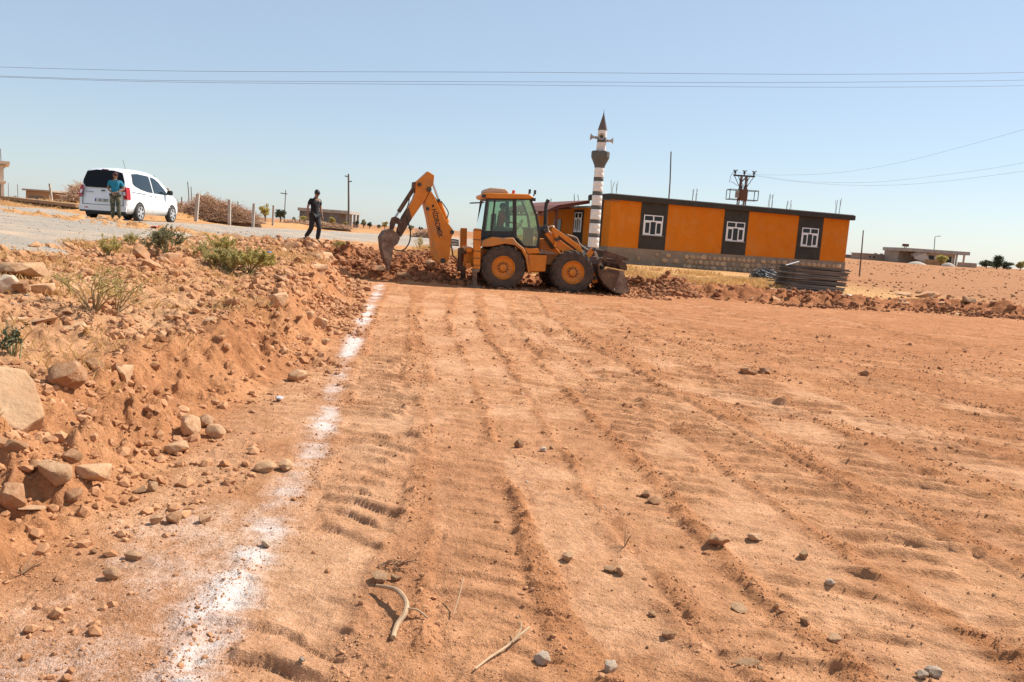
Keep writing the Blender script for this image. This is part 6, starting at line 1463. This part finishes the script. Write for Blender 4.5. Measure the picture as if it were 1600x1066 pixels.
g = G(203, 387); shrub(g, .26, .18, 9, 400, 'tiny yellow-green weed near the road, right of the bright one', LF_YG, 56, leaf=.018)
g = G(146, 496); shrub(g, .52, .42, 20, 420, 'sparse dry weed with long bare stems on the bank', LF_YG, 57, leaf=.016, stem=M_STEM, par_leaf0=.1)
g = G(182, 490); shrub(g, .40, .26, 10, 160, 'dry straggling weed leaning right on the bank', LF_OL, 58, leaf=.014, stem=M_STEM, lean=(.12, 0))
g = G(22, 556); shrub(g, .20, .12, 7, 150, 'dark green thistle at the left edge above the large slab', LF_DK, 59, leaf=.02)
g = G(527, 392); shrub(g, .40, .22, 9, 300, 'small olive weed on the rim right of the man in black', LF_YG, 60, leaf=.022)
g = G(655, 392); shrub(g, .85, .35, 9, 260, 'tall thin weed seen between hose and boom', LF_YG, 63, leaf=.03)
g = G(685, 400); shrub(g, .55, .45, 14, 600, 'yellow-green weed at the foot of the boom', LF_YG, 64, leaf=.03)
# grass: dry strips, tufts over the rubble
def blades(x, y, h0, h1, w, seed, name, m, dropz=0.02):
    rs = np.random.RandomState(seed); n = len(x); z = height(x, y) - dropz; h0 = h0 * 1.0
    a_ = rs.uniform(0, 6.283, n); L_ = rs.uniform(h0, h1, n); be = L_ * rs.uniform(.1, .9, n); tw = rs.uniform(0, 6.283, n)
    sx, sy = np.cos(tw) * w, np.sin(tw) * w; ex, ey = np.cos(a_) * be, np.sin(a_) * be
    V = np.stack([np.stack([x - sx, y - sy, z], 1), np.stack([x + sx, y + sy, z], 1), np.stack([x + ex * .4 + sx * .6, y + ey * .4 + sy * .6, z + L_ * .6], 1), np.stack([x + ex, y + ey, z + L_ * .9], 1)], 1).reshape(-1, 3)
    o = raw_obj(name, V, np.arange(4 * n).reshape(n, 4), m); return tag(o, kind='stuff')
rs = np.random.RandomState(5)
def scat(n, x0, x1, y0, y1, f):
    x = rs.uniform(x0, x1, n); y = rs.uniform(y0, y1, n); k = f(x, y); return x[k], y[k]
x, y = scat(40000, 3.0, 12.0, 27.3, 37.5, lambda x, y: (fbm(x, y, 1.5, 3, 301) + .8 * gauss(y - (31.5 + .10 * (x - 5)), 2.6) > .25 + rs.uniform(-.3, .3, len(x))) & (y > 27.8 + .14 * (x - 4)))
blades(x, y, .05, .30, .010, 71, 'dry_grass', M_STRAW)
x, y = scat(9000, -4.5, 1.5, 27.5, 38, lambda x, y: fbm(x, y, 1.5, 3, 302) > -.1); blades(x, y, .08, .30, .012, 72, 'dry_grass', M_STRAW)
def rubf(x, y):
    o, dl, df = outside(x, y); return (dl > .6) & (dl < 4.4) & (fbm(x, y, .8, 3, 303) > .05 + rs.uniform(-.2, .3, len(x))) & (df < 2)
x, y = scat(60000, -9.5, -2.8, 3.5, 25, rubf); blades(x, y, .03, .13, .0009 + .00028 * y, 73, 'dry_grass', M_STRAW, .01)
x, y = scat(9000, -30, -15, 32.5, 45, lambda x, y: fbm(x, y, 1.5, 3, 304) > -.1); blades(x, y, .06, .2, .014, 74, 'dry_grass', M_STRAW)
x, y = scat(2600, -1.6, 4.5, 2.2, 12, lambda x, y: fbm(x, y, .3, 2, 305) > .45); blades(x, y, .01, .035, .0016, 75, 'chaff', M_STRAW, .002)

# ------------------------------------------------------------------ stones
def rock_mesh(name, seed, m, flat=1.0, planes=16, rough=.05, sub=3):
    """broken stone: convex hull of a few points, edges knocked off, surface roughened"""
    r_ = random.Random(seed); bm = bmesh.new()
    for k in range(planes):
        v = Vector((r_.gauss(0, 1), r_.gauss(0, 1), r_.gauss(0, 1))).normalized() * r_.uniform(.82, 1.05)
        bm.verts.new(v)
    res = bmesh.ops.convex_hull(bm, input=bm.verts[:])
    bmesh.ops.delete(bm, geom=[g for g in bm.verts if not g.link_faces], context='VERTS')
    bmesh.ops.dissolve_limit(bm, angle_limit=math.radians(14), verts=bm.verts[:], edges=bm.edges[:])
    bmesh.ops.bevel(bm, geom=bm.edges[:] + bm.verts[:], offset=.15, segments=2, profile=.6, affect='EDGES', clamp_overlap=True)
    bmesh.ops.triangulate(bm, faces=bm.faces[:])
    for it in range(2):
        lg_ = [e for e in bm.edges if e.calc_length() > .24]
        if lg_: bmesh.ops.subdivide_edges(bm, edges=lg_, cuts=1); bmesh.ops.triangulate(bm, faces=bm.faces[:])
    co = np.array([v.co[:] for v in bm.verts]); nn = fbm(co[:, 0] + co[:, 2] * .7 + seed, co[:, 1] - co[:, 2] * .6, .55, 4, seed)
    for v, k in zip(bm.verts, nn): v.co = v.co * (1 + rough * k * 1.3); v.co.z *= flat
    bmesh.ops.recalc_face_normals(bm, faces=bm.faces)
    me = bpy.data.meshes.new(name); bm.to_mesh(me); bm.free(); me.materials.append(m); me.polygons.foreach_set('use_smooth', [True] * len(me.polygons)); me.set_sharp_from_angle(angle=math.radians(30)); return me
RK = {k: [rock_mesh('stone', s0 + i, m, .80, 24 if k == 'w' else 18) for i in range(6)] for k, m, s0 in (('t', M_ROCK, 400), ('r', M_ROCKR, 420), ('w', M_ROCKW, 440))}
RK['s'] = [rock_mesh('slab_stone', 460 + i, M_ROCK, .36, 13, .03) for i in range(4)]
RK['R'] = [rock_mesh('earth_clump', 480 + i, M_ROCKR, .8, 24, .13) for i in range(4)]
def put_rock(p, sx, sy, sz, kind, rot, label, group, name='stone', sink=.3, tilt=.25):
    me = rnd.choice(RK[kind]); o = bpy.data.objects.new(name, me); COL.objects.link(o)
    o.location = (p[0], p[1], p[2] + sz * (.78 if kind != 's' else .4) * (1 - 2 * sink)); o.scale = (sx, sy, sz); o.rotation_euler = (rnd.uniform(-tilt, tilt), rnd.uniform(-tilt, tilt), rot)
    return tag(o, label, 'stone', group)
def rock_px(px, py, wpx, hpx, kind, label, depth=1.0, name='stone', sink=.22, tilt=.2, rot=None):
    g = G(px, py); k = g.y / FPX; o = put_rock(g + Vector((0, wpx * k * .5 * depth * .5, 0)), wpx * k * .60, wpx * k * .56 * depth, hpx * k * .72, kind, rnd.uniform(0, 6.28) if rot is None else rot, label, None, name, sink, tilt); return o
# the big slab tilted against the bank at the left edge
sg = G(36, 672)
def big_slab():
    ol = [(-62, 578), (-30, 574), (8, 574), (40, 577), (55, 596), (64, 622), (70, 650), (52, 660), (34, 673), (18, 668), (-12, 652), (-40, 640), (-66, 628)]
    pn = Vector((.42, -.62, .66)).normalized(); E0 = Vector((0, 0, EYE)); P = []
    for a_, b_ in ol:
        r_ = ray(a_, b_); P.append(E0 + r_ * ((sg - E0).dot(pn) / r_.dot(pn)) - sg)
    bm = bmesh.new()
    fr_ = [bm.verts.new(p) for p in P]; bk_ = [bm.verts.new(p * .97 - pn * .14) for p in P]
    n_ = len(P); bm.faces.new(fr_); bm.faces.new(bk_[::-1])
    for i in range(n_): bm.faces.new((fr_[i], bk_[i], bk_[(i + 1) % n_], fr_[(i + 1) % n_]))
    bmesh.ops.recalc_face_normals(bm, faces=bm.faces)
    bmesh.ops.bevel(bm, geom=bm.edges[:], offset=.012, segments=2, profile=.6, affect='EDGES', clamp_overlap=True)
    bmesh.ops.triangulate(bm, faces=bm.faces[:])
    for it in range(4):
        lg_ = [e for e in bm.edges if e.calc_length() > .035]
        if lg_: bmesh.ops.subdivide_edges(bm, edges=lg_, cuts=1); bmesh.ops.triangulate(bm, faces=bm.faces[:])
    co = np.array([v.co[:] for v in bm.verts]); nn = fbm(co[:, 0] + .3 * co[:, 1], co[:, 2], .22, 5, 77, .55)
    bm.normal_update()
    for v, k in zip(bm.verts, nn): v.co = v.co + v.normal * float(.010 * k)
    me = bpy.data.meshes.new('big_slab'); bm.to_mesh(me); bm.free(); me.materials.append(M_ROCK); me.polygons.foreach_set('use_smooth', [True] * len(me.polygons)); me.set_sharp_from_angle(angle=math.radians(35))
    o = bpy.data.objects.new('big_slab', me); COL.objects.link(o); o.location = sg; return o
o = big_slab()
tag(o, 'large flat pale slab of rock tilted against the bank at the left edge', 'stone')
LST = [
 (22, 434, 62, 36, 't', 'broad tan boulder with orange underside by the gravel road at left edge', 1.2), (8, 458, 34, 34, 'w', 'smooth whitish boulder at the left edge below the broad tan one', 1.0),
 (58, 460, 38, 26, 't', 'pale angular stone right of the whitish boulder', 1.0), (26, 458, 30, 26, 'R', 'crumbly red lump between the whitish boulder and the pale stone', 1.0),
 (62, 506, 52, 16, 's', 'long flat slab below the dry grass near the left edge', .8), (112, 515, 46, 20, 's', 'flat pale slab under the sparse dry weed', .9), (18, 500, 36, 20, 's', 'flat tan slab near the left edge above the thistle', .9),
 (196, 594, 40, 40, 't', 'rounded tan boulder half buried on the slope of the bank', 1.0), (96, 600, 56, 48, 'R', 'large red earth clump on the slope right above the big slab', 1.0), (140, 575, 30, 22, 'R', 'smaller red clump left of the half buried tan boulder', 1.0),
 (294, 680, 40, 40, 't', 'upright pale rock at the foot of the bank, tallest of the trio', .9), (334, 684, 32, 24, 't', 'low pale rock at the right of the trio at the foot of the bank', .9), (273, 710, 36, 28, 't', 'pale rock in front of the trio at the foot of the bank', .9),
 (318, 668, 30, 22, 't', 'flat rock at the back of the trio at the foot of the bank', .9),
 (140, 772, 50, 44, 't', 'smooth rounded brown rock in the lower left rock pile', 1.0), (80, 770, 52, 46, 't', 'large blocky rock, middle of the lower left rock pile', 1.0), (14, 796, 46, 50, 'r', 'big brown rock of the pile at the left picture edge', 1.0), (46, 805, 56, 20, 's', 'pale flat brick-like rock in front of the left rock pile', .8),
 (110, 790, 34, 22, 'r', 'small brown rock squeezed at the foot of the left pile', 1.0), (108, 748, 30, 26, 'r', 'brown rock at the back of the left pile', 1.0), (20, 722, 34, 22, 'r', 'half sunk brown stone above the left rock pile', 1.0), (48, 735, 26, 18, 'r', 'small brown stone at the upper rim of the left pile', 1.0),
 (219, 406, 26, 24, 'r', 'reddish blocky stone beside the grey-green weed at the road edge', 1.0), (262, 412, 34, 24, 'r', 'pinkish stone under the grey-green weed bush', 1.0), (228, 420, 30, 18, 'r', 'pinkish low stone left under the weed bush', 1.0),
 (427, 481, 38, 28, 't', 'pale rounded boulder on top of the bank right of centre', 1.1), (477, 500, 26, 20, 't', 'tan stone on the bank slope near the chalk line', 1.0), (500, 512, 22, 22, 't', 'narrow tan stone just right of its twin on the bank slope', 1.0),
 (462, 596, 34, 22, 't', 'pale lumpy stone lying beside the chalk line', .9), (412, 738, 34, 18, 't', 'whitish stone left of the chalk line in mid distance', .9), (445, 735, 30, 18, 't', 'chalky stone touching the chalk line', .9),
 (236, 768, 20, 20, 't', 'single round stone on the slope right of the left rock pile', 1.0), (270, 818, 26, 20, 'r', 'dark angular stone casting a shadow below the bank', 1.0), (242, 820, 20, 18, 't', 'pale stone left of the dark angular one below the bank', 1.0), (320, 818, 22, 18, 't', 'pale stone right of the dark angular one below the bank', 1.0),
 (203, 880, 32, 18, 't', 'flat pale stone on the chalky ground at lower left', .9), (172, 908, 28, 22, 't', 'brown stone on the chalky ground below the flat pale one', .9), (414, 856, 16, 14, 'w', 'small white stone in the wide chalk patch', 1.0),
 (888, 877, 20, 18, 't', 'single rounded stone in the middle of the track ground', 1.0), (953, 895, 18, 13, 't', 'left stone of a close pair in the foreground', 1.0), (972, 899, 20, 18, 't', 'right stone of a close pair in the foreground', 1.0),
 (849, 1036, 30, 22, 'w', 'white angular stone near the bottom edge of the picture', .9), (955, 1052, 24, 22, 'w', 'whitish lumpy stone at the bottom, right of the white angular one', 1.0), (592, 912, 32, 16, 't', 'smooth oval stone above the curved stick', .9), (617, 912, 20, 14, 't', 'small stone touching the smooth oval one', .9),
 (1158, 955, 50, 18, 's', 'long flat stone bedded in the wheel rut at the lower right', .6), (1182, 845, 28, 14, 't', 'pale flat stone in the tracks right of the crusted clump', .8), (1253, 872, 24, 18, 't', 'lumpy tan stone beside the track ridge', .9), (1125, 857, 42, 20, 'R', 'crusted grey-brown clump between the wheel tracks', .9),
 (1010, 778, 22, 14, 'r', 'left flat dark stone on the track edge', .9), (1022, 788, 26, 14, 'r', 'flat dark stone right of its twin on the track edge', .9), (1462, 1058, 26, 20, 'w', 'white stone in the bottom right corner area', .9), (1443, 1062, 22, 16, 'w', 'second white stone left of its twin in the bottom right corner', .9),
 (1168, 1040, 44, 14, 's', 'pale sliver of stone pressed in the rut at the bottom', .5), (1047, 998, 24, 16, 'r', 'brown stone at the edge of the bottom rut', .9), (1258, 977, 18, 18, 'r', 'round brown stone between the ruts at lower right', .9), (1298, 915, 14, 11, 'w', 'small pale stone by the tread ridges at right', 1.0), (1305, 1005, 24, 14, 't', 'tan stone at the lower right ruts', .9),
 (810, 700, 16, 16, 'r', 'small upright dark clod in the middle of the pit floor', 1.0), (848, 705, 12, 10, 'w', 'small white stone right of the upright clod', 1.0), (1170, 585, 24, 14, 'R', 'left clod of a pair on the right of the pit floor', .9), (1198, 584, 22, 14, 'R', 'right clod of a pair on the right of the pit floor', .9), (1352, 588, 16, 15, 'R', 'lone clod casting a shadow at the right of the pit floor', .9),
 (1412, 462, 24, 12, 's', 'flat stone at the end of a spoil ridge behind the pit', .9), (1455, 466, 40, 15, 'R', 'long reddish lump on the spoil ridge at the right', .8), (1515, 477, 20, 13, 't', 'pale pointed rock on the spoil ridge at the right', .9), (1478, 484, 22, 9, 's', 'light flat stone in the dark spoil at the right', .9), (1496, 492, 16, 8, 's', 'small light flat stone low in the dark spoil', .9),
 (505, 405, 28, 16, 't', 'whitish broken stone right below the man in black', 1.0), (515, 414, 24, 16, 'r', 'brown stone in the rubble below the man in black', 1.0), (496, 420, 34, 14, 't', 'broad pale stone in the rubble under the man in black', 1.0), (486, 390, 18, 14, 'r', 'brown stone beside the feet of the man in black', 1.0), (508, 386, 16, 12, 'r', 'small brown stone in front of the man in black', 1.0), (452, 390, 30, 16, 'r', 'reddish stone left of the man in black', 1.0), (592, 428, 20, 14, 't', 'pale boulder in the dug earth below the bucket teeth', 1.0), (668, 424, 26, 16, 't', 'pale stone in the dug earth left of the boom foot', 1.0), (655, 402, 24, 10, 's', 'dark flat stone on the red mound behind the hose', 1.0), (632, 436, 28, 14, 'r', 'brown rock on the pit edge right of the chalk line end', 1.0),
]
SH = {}
for it in LST:
    rock_px(*it[:5], it[5], it[6], name='earth_clump' if it[4] == 'R' else 'stone')
# the nameless many: stones of the rubble, slope and ridge, and pebbles of the pit
def place_many(n, samp, sizes, kinds, label, group, sink=.3):
    k = 0; tries = 0
    while k < n and tries < n * 60:
        tries += 1; x, y = samp()
        o_, dl, df = [float(v[0]) for v in outside(np.array([x]), np.array([y]))]
        ok, s = sizes(x, y, dl, df)
        if not ok: continue
        z = H(x, y); s *= rnd.choice((.7, .8, 1, 1, 1.3)); put_rock((x, y, z), s * rnd.uniform(.8, 1.3), s * rnd.uniform(.8, 1.2), s * rnd.uniform(.6, 1.0), rnd.choice(kinds), rnd.uniform(0, 6.28), label, group, sink=sink, tilt=.5); k += 1
place_many(82, lambda: (rnd.uniform(-9.5, -3.0), 3.8 + 21 * rnd.random() ** 1.3), lambda x, y, dl, df: (.7 < dl < 4.0 and df < 1, .045 + .006 * y * rnd.random()), 'ttrrs', 'small tan stone in the rubble on top of the bank', 'loose stones on top of the bank')
place_many(46, lambda: (rnd.uniform(-6.5, -1.8), 2.6 + 20 * rnd.random() ** 1.3), lambda x, y, dl, df: (-.25 < dl < .9 and df < 0, .024 + .005 * y * rnd.random()), 'trrR', 'small brown stone on the slope of the red bank', 'loose stones on the slope of the bank')
place_many(52, lambda: (rnd.uniform(-6.5, 19), rnd.uniform(22.6, 29.5)), lambda x, y, dl, df: (.0 < df < 1.9 and dl < 2 and not (-1.3 < x < 2.9 and y < 25.2), .05 + .11 * rnd.random() ** 2), 'rrtRs', 'stone in the dug spoil along the far edge of the pit', 'stones in the spoil ridge')
place_many(40, lambda: (rnd.uniform(-1.2, 3.6), 2.4 + 8 * rnd.random() ** 1.6), lambda x, y, dl, df: (dl < -.4 and abs(x) < y * .66, .009 + .0022 * y * rnd.random()), 'ttrrw', 'small pebble lying on the tyre-marked pit floor', 'pebbles on the pit floor', .2)

# clods and crumbs: uncountable
_t = (1 + 5 ** .5) / 2
ICO = np.array([(-1, _t, 0), (1, _t, 0), (-1, -_t, 0), (1, -_t, 0), (0, -1, _t), (0, 1, _t), (0, -1, -_t), (0, 1, -_t), (_t, 0, -1), (_t, 0, 1), (-_t, 0, -1), (-_t, 0, 1)]) / math.sqrt(1 + _t * _t)
ICF = np.array([(0, 11, 5), (0, 5, 1), (0, 1, 7), (0, 7, 10), (0, 10, 11), (1, 5, 9), (5, 11, 4), (11, 10, 2), (10, 7, 6), (7, 1, 8), (3, 9, 4), (3, 4, 2), (3, 2, 6), (3, 6, 8), (3, 8, 9), (4, 9, 5), (2, 4, 11), (6, 2, 10), (8, 6, 7), (9, 8, 1)])
def clods(x, y, s, seed, name, m, sink=.2):
    rs = np.random.RandomState(seed); n = len(x); z = height(x, y)
    q = rs.normal(size=(n, 4)); q /= np.linalg.norm(q, axis=1, keepdims=True); w_, a_, b_, c_ = q.T
    R = np.stack([1 - 2 * (b_ * b_ + c_ * c_), 2 * (a_ * b_ - c_ * w_), 2 * (a_ * c_ + b_ * w_), 2 * (a_ * b_ + c_ * w_), 1 - 2 * (a_ * a_ + c_ * c_), 2 * (b_ * c_ - a_ * w_), 2 * (a_ * c_ - b_ * w_), 2 * (b_ * c_ + a_ * w_), 1 - 2 * (a_ * a_ + b_ * b_)], 1).reshape(n, 3, 3)
    L0 = ICO[None] * rs.uniform(.68, 1.18, (n, 12, 1)) * rs.uniform(.65, 1.25, (n, 1, 3))
    V = np.einsum('nij,nkj->nki', R, L0) * s[:, None, None]; V[:, :, 2] *= .8
    V += np.stack([x, y, z + s * .8 * (.5 - sink)], 1)[:, None, :]
    F = (ICF[None] + (np.arange(n) * 12)[:, None, None]).reshape(-1, 3)
    o = raw_obj(name, V.reshape(-1, 3), F, m, False); return tag(o, kind='stuff')
rs = np.random.RandomState(9)
M_SPOIL = mat('fresh_dark_clod', (0.27, 0.115, 0.055), 1.0, c2=(0.19, 0.075, 0.035), scale=1.3, lo=0.4, hi=0.6, spec=0.1)
# slope and brow of the bank
y = 2.3 + 22 * rs.uniform(0, 1, 40000) ** 1.5; x = np.interp(y, XB_Y, XB_X) - rs.uniform(-.5, 4.2, len(y)); o_, dl, df = outside(x, y)
pr_ = sst(-.7, .5, fbm(x, y, .9, 3, 312)) * np.where(dl < 1.3, .9, .75) * np.where(dl < 0, .6, 1.0); k = (rs.uniform(0, 1, len(x)) < pr_) & (df < .5); x, y = x[k], y[k]
clods(x, y, (.0042 + .0009 * y) * (1 + 5 * rs.uniform(0, 1, len(x)) ** 6), 1, 'loose_clods', M_CLOD)
# dug earth round the machine and the ridge
x = rs.uniform(-7.5, 20, 24000); y = np.interp(x, YF_X, YF_Y) + rs.normal(.7, .7, len(x)); o_, dl, df = outside(x, y)
k = (df > -.25) & (dl < 1.5) & (rs.uniform(0, 1, len(x)) < (.08 + .8 * sst(.0, .7, fbm(x, y, 1.8, 3, 311))) * (1 - .55 * sst(5, 9, x))) & ~((x > -.9) & (x < 2.6) & (y < 25.2)); x, y = x[k], y[k]
clods(x, y, .012 + .13 * rs.uniform(0, 1, len(x)) ** 8, 2, 'dug_clods', M_CLODD)
x = rs.normal(-3.2, 1.7, 5200); y = rs.normal(25.7, 1.2, len(x)); k = (y > 23.2); clods(x[k], y[k], .025 + .09 * rs.uniform(0, 1, k.sum()) ** 4, 3, 'dug_clods', M_CLODD)
x = rs.normal(4.9, .45, 500); y = rs.normal(25.3, .35, 500); clods(x, y, .03 + .10 * rs.uniform(0, 1, 500) ** 3, 7, 'dug_clods', M_CLODD)
# under the machine
x = rs.uniform(-1.6, 4.6, 2200); y = rs.uniform(23.2, 26.2, 2200); clods(x, y, .015 + .06 * rs.uniform(0, 1, 2200) ** 4, 4, 'dug_clods', M_CLODD)
# crumbs on the pit floor
y = 2.2 + 14 * rs.uniform(0, 1, 22000) ** 1.7; x = rs.uniform(-.72, .72, len(y)) * (y + .6); o_, dl, df = outside(x, y)
MK = {}; height(x, y, mask=MK); k = (dl < -.1) & (rs.uniform(0, 1, len(x)) < (.05 + .12 * sst(0, .5, fbm(x, y, .6, 3, 72)) + .75 * MK['rim']) * (1 - .8 * MK['comp'])); x, y = x[k], y[k]
clods(x, y, (.0026 + .00075 * y) * (1 + 2.4 * rs.uniform(0, 1, len(x)) ** 5), 5, 'soil_crumbs', M_CLOD)
OCT = np.array([(1, 0, 0), (-1, 0, 0), (0, 1, 0), (0, -1, 0), (0, 0, 1), (0, 0, -1)], float)
OCF = np.array([(0, 2, 4), (2, 1, 4), (1, 3, 4), (3, 0, 4), (2, 0, 5), (1, 2, 5), (3, 1, 5), (0, 3, 5)])
def crumbs(x, y, s, seed, name, m):
    rs = np.random.RandomState(seed); n = len(x); z = height(x, y); a_ = rs.uniform(0, 6.283, n); c_, s_ = np.cos(a_)[:, None], np.sin(a_)[:, None]
    L0 = OCT[None] * rs.uniform(.7, 1.3, (n, 6, 1)) + rs.normal(0, .22, (n, 6, 3)); V = np.stack([L0[..., 0] * c_ - L0[..., 1] * s_, L0[..., 0] * s_ + L0[..., 1] * c_, L0[..., 2] * .8], -1) * s[:, None, None]
    V += np.stack([x, y, z + s * .25], 1)[:, None, :]; F = (OCF[None] + (np.arange(n) * 6)[:, None, None]).reshape(-1, 3)
    return tag(raw_obj(name, V.reshape(-1, 3), F, m, False), kind='stuff')
y = 2.2 + 12 * rs.uniform(0, 1, 90000) ** 1.6; x = rs.uniform(-.74, .74, len(y)) * (y + .6); o_, dl, df = outside(x, y)
MK = {}; height(x, y, mask=MK)
k = (dl < .3) & (rs.uniform(0, 1, len(x)) < (.10 + .30 * sst(-.1, .6, fbm(x, y, .45, 4, 74)) + 1.0 * MK['rim']) * (1 - .75 * MK['comp'])); x, y = x[k], y[k]
crumbs(x, y, (.0014 + .00055 * y) * (1 + 1.5 * rs.uniform(0, 1, len(x)) ** 4), 15, 'soil_crumbs', M_CLOD)
# gravel on the road side
y = 7 + 22 * rs.uniform(0, 1, 6500) ** 1.4; x = np.interp(y, RN[:, 1], RN[:, 0]) - rs.uniform(-.8, 9, len(y)); k = (np.hypot(x + 14.1, (y - 29.3)) > 3.2)
clods(x[k], y[k], (.005 + .0004 * y[k]) * (1 + 1.8 * rs.uniform(0, 1, k.sum()) ** 4), 6, 'road_gravel', mat('gravel_chips', (0.25, 0.205, 0.165), 0.95, c2=(0.42, 0.30, 0.20), scale=1.2), .1)
for (px_, py_, sx_, sy_, nn_) in ((1310, 480, .8, .3, 420), (1470, 487, 1.2, .4, 700), (1560, 494, 1.3, .4, 600), (1240, 478, .6, .3, 200)):
    g = G(px_, py_); x = rs.normal(g.x, sx_, nn_); y = rs.normal(g.y, sy_, nn_); clods(x, y, .014 + .07 * rs.uniform(0, 1, nn_) ** 5, 20 + px_, 'dug_clods', M_SPOIL)
# clods and tussocks in the far field
x = rs.uniform(14, 70, 6000); y = 30 + 90 * rs.uniform(0, 1, 6000) ** 1.6; k = fbm(x, y, 8, 3, 310) > -.3; clods(x[k], y[k], .02 + .13 * rs.uniform(0, 1, k.sum()) ** 5, 8, 'field_clods', M_CLOD)

# ------------------------------------------------------------------ sticks, twigs, litter
M_STICK = mat('bleached_stick', (0.50, 0.34, 0.20), 0.8, c2=(0.36, 0.22, 0.12), scale=8)
M_TWIG = mat('dry_twig', (0.30, 0.17, 0.09), 0.9)
def stick(px, r, label, m, lift=.012, name='stick'):
    P = []
    for i, p in enumerate(px):
        g = G(p[0], p[1]); P.append(g + Vector((0, 0, (p[2] if len(p) > 2 else 0) + lift)))
    o0 = P[0].copy(); Q_ = []
    for i in range(len(P) - 1):
        p0, p1, p2, p3 = P[max(i - 1, 0)] - o0, P[i] - o0, P[i + 1] - o0, P[min(i + 2, len(P) - 1)] - o0
        for k in range(4):
            t = k / 4; Q_.append(0.5 * ((2 * p1) + (p2 - p0) * t + (2 * p0 - 5 * p1 + 4 * p2 - p3) * t * t + (3 * p1 - p0 - 3 * p2 + p3) * t ** 3))
    Q_.append(P[-1] - o0); n = len(Q_); rr = [r * (.75 + .5 * math.sin(2.6 * i / n) * .6) for i in range(n)]
    o = MB().tube(Q_, rr, 8).build(name, m, None); o.location = o0; return tag(o, label, 'stick')
stick([(588, 926, .02), (606, 934, .035), (622, 944, .045), (634, 958, .035), (632, 970, .02), (620, 983, .005), (614, 1000, .0)], .011, 'thick bent bleached stick lying in the lower middle', M_STICK)
stick([(742, 1052, .0), (765, 1034, .005), (790, 1018, .012), (812, 1006, .02), (826, 996, .03)], .005, 'long thin forked twig pointing right near the bottom', M_STICK)
stick([(800, 1013, .015), (812, 1000, .03), (812, 990, .04)], .003, 'short branch of the forked twig near the bottom', M_STICK)
stick([(636, 966, .02), (652, 968, .01), (668, 972, .002)], .004, 'short thin twig leaving the bent stick', M_STICK)
stick([(708, 966, .0), (716, 950, .04), (722, 936, .09)], .003, 'thin pale straw standing up right of the bent stick', M_STICK)
tb_ = thing('twig_bunch', 'small bunch of dry dark twigs on the pit floor above the bent stick', 'twigs', G(615, 888)); q = MB(); r9 = random.Random(4)
for k in range(16):
    a_ = r9.gauss(.45, .35); l = r9.uniform(.06, .15); x0 = r9.uniform(-.08, .04); q.tube([(x0, r9.uniform(-.02, .02), .01), (x0 + l * .5 * math.cos(a_), .02 * r9.gauss(0, 1), .02 + l * .25 * abs(math.sin(a_))), (x0 + l * math.cos(a_), .03 * r9.gauss(0, 1), .01 + l * .5 * abs(math.sin(a_)))], [.003, .002, .001], 5)
q.build('twigs', M_TWIG, tb_)
tb_ = thing('twig_bunch', 'small dry weed stalks at the left on the chalky ground', 'twigs', G(35, 898)); q = MB()
for k in range(12):
    a_ = r9.uniform(0, 6.28); l = r9.uniform(.05, .14); q.tube([(0, 0, 0), (l * .5 * math.cos(a_), l * .5 * math.sin(a_), l * .4), (l * math.cos(a_), l * math.sin(a_), l * .6)], [.003, .002, .001], 5)
q.build('twigs', M_TWIG, tb_)
tb_ = thing('twig_bunch', 'upright broken dry stalk on the track ground right of centre', 'twigs', G(976, 856)); q = MB()
for k in range(5):
    a_ = r9.uniform(0, 6.28); l = r9.uniform(.05, .1); q.tube([(0, 0, 0), (l * .3 * math.cos(a_), l * .3 * math.sin(a_), l * .7), (l * .5 * math.cos(a_), l * .5 * math.sin(a_), l)], [.003, .002, .001], 5)
q.build('twigs', M_TWIG, tb_)
def litter(px, py, s, c, label):
    g = G(px, py); rs = np.random.RandomState(int(px)); q = MB(); n = 5
    vs = [(i / 4 * s - s / 2, (j / 4 - .5) * s * .7, .02 + s * .25 * rs.uniform(0, 1)) for j in range(n) for i in range(n)]; fs = [(j * n + i, j * n + i + 1, (j + 1) * n + i + 1, (j + 1) * n + i) for j in range(n - 1) for i in range(n - 1)]
    q.add(vs, fs); o = q.build('plastic_scrap', mat('scrap_plastic', c, .5), None, smooth=60); sm_ = o.modifiers.new('thick', 'SOLIDIFY'); sm_.thickness = .004; o.location = g; o.rotation_euler = (0, 0, rs.uniform(0, 6)); tag(o, label, 'litter')
litter(244, 358, .30, (.45, .06, .05), 'flattened red plastic scrap on the gravel road'); litter(417, 398, .20, (.04, .16, .30), 'crumpled blue plastic scrap at the right end of the green thicket')
litter(259, 359, .25, (.6, .58, .55), 'white paper scrap right of the red scrap on the road'); litter(437, 628, .085, (.45, .43, .44), 'torn white plastic bag scrap left of the chalk line'); litter(158, 340, .22, (.35, .28, .2), 'brown cardboard scrap on the road near the van')
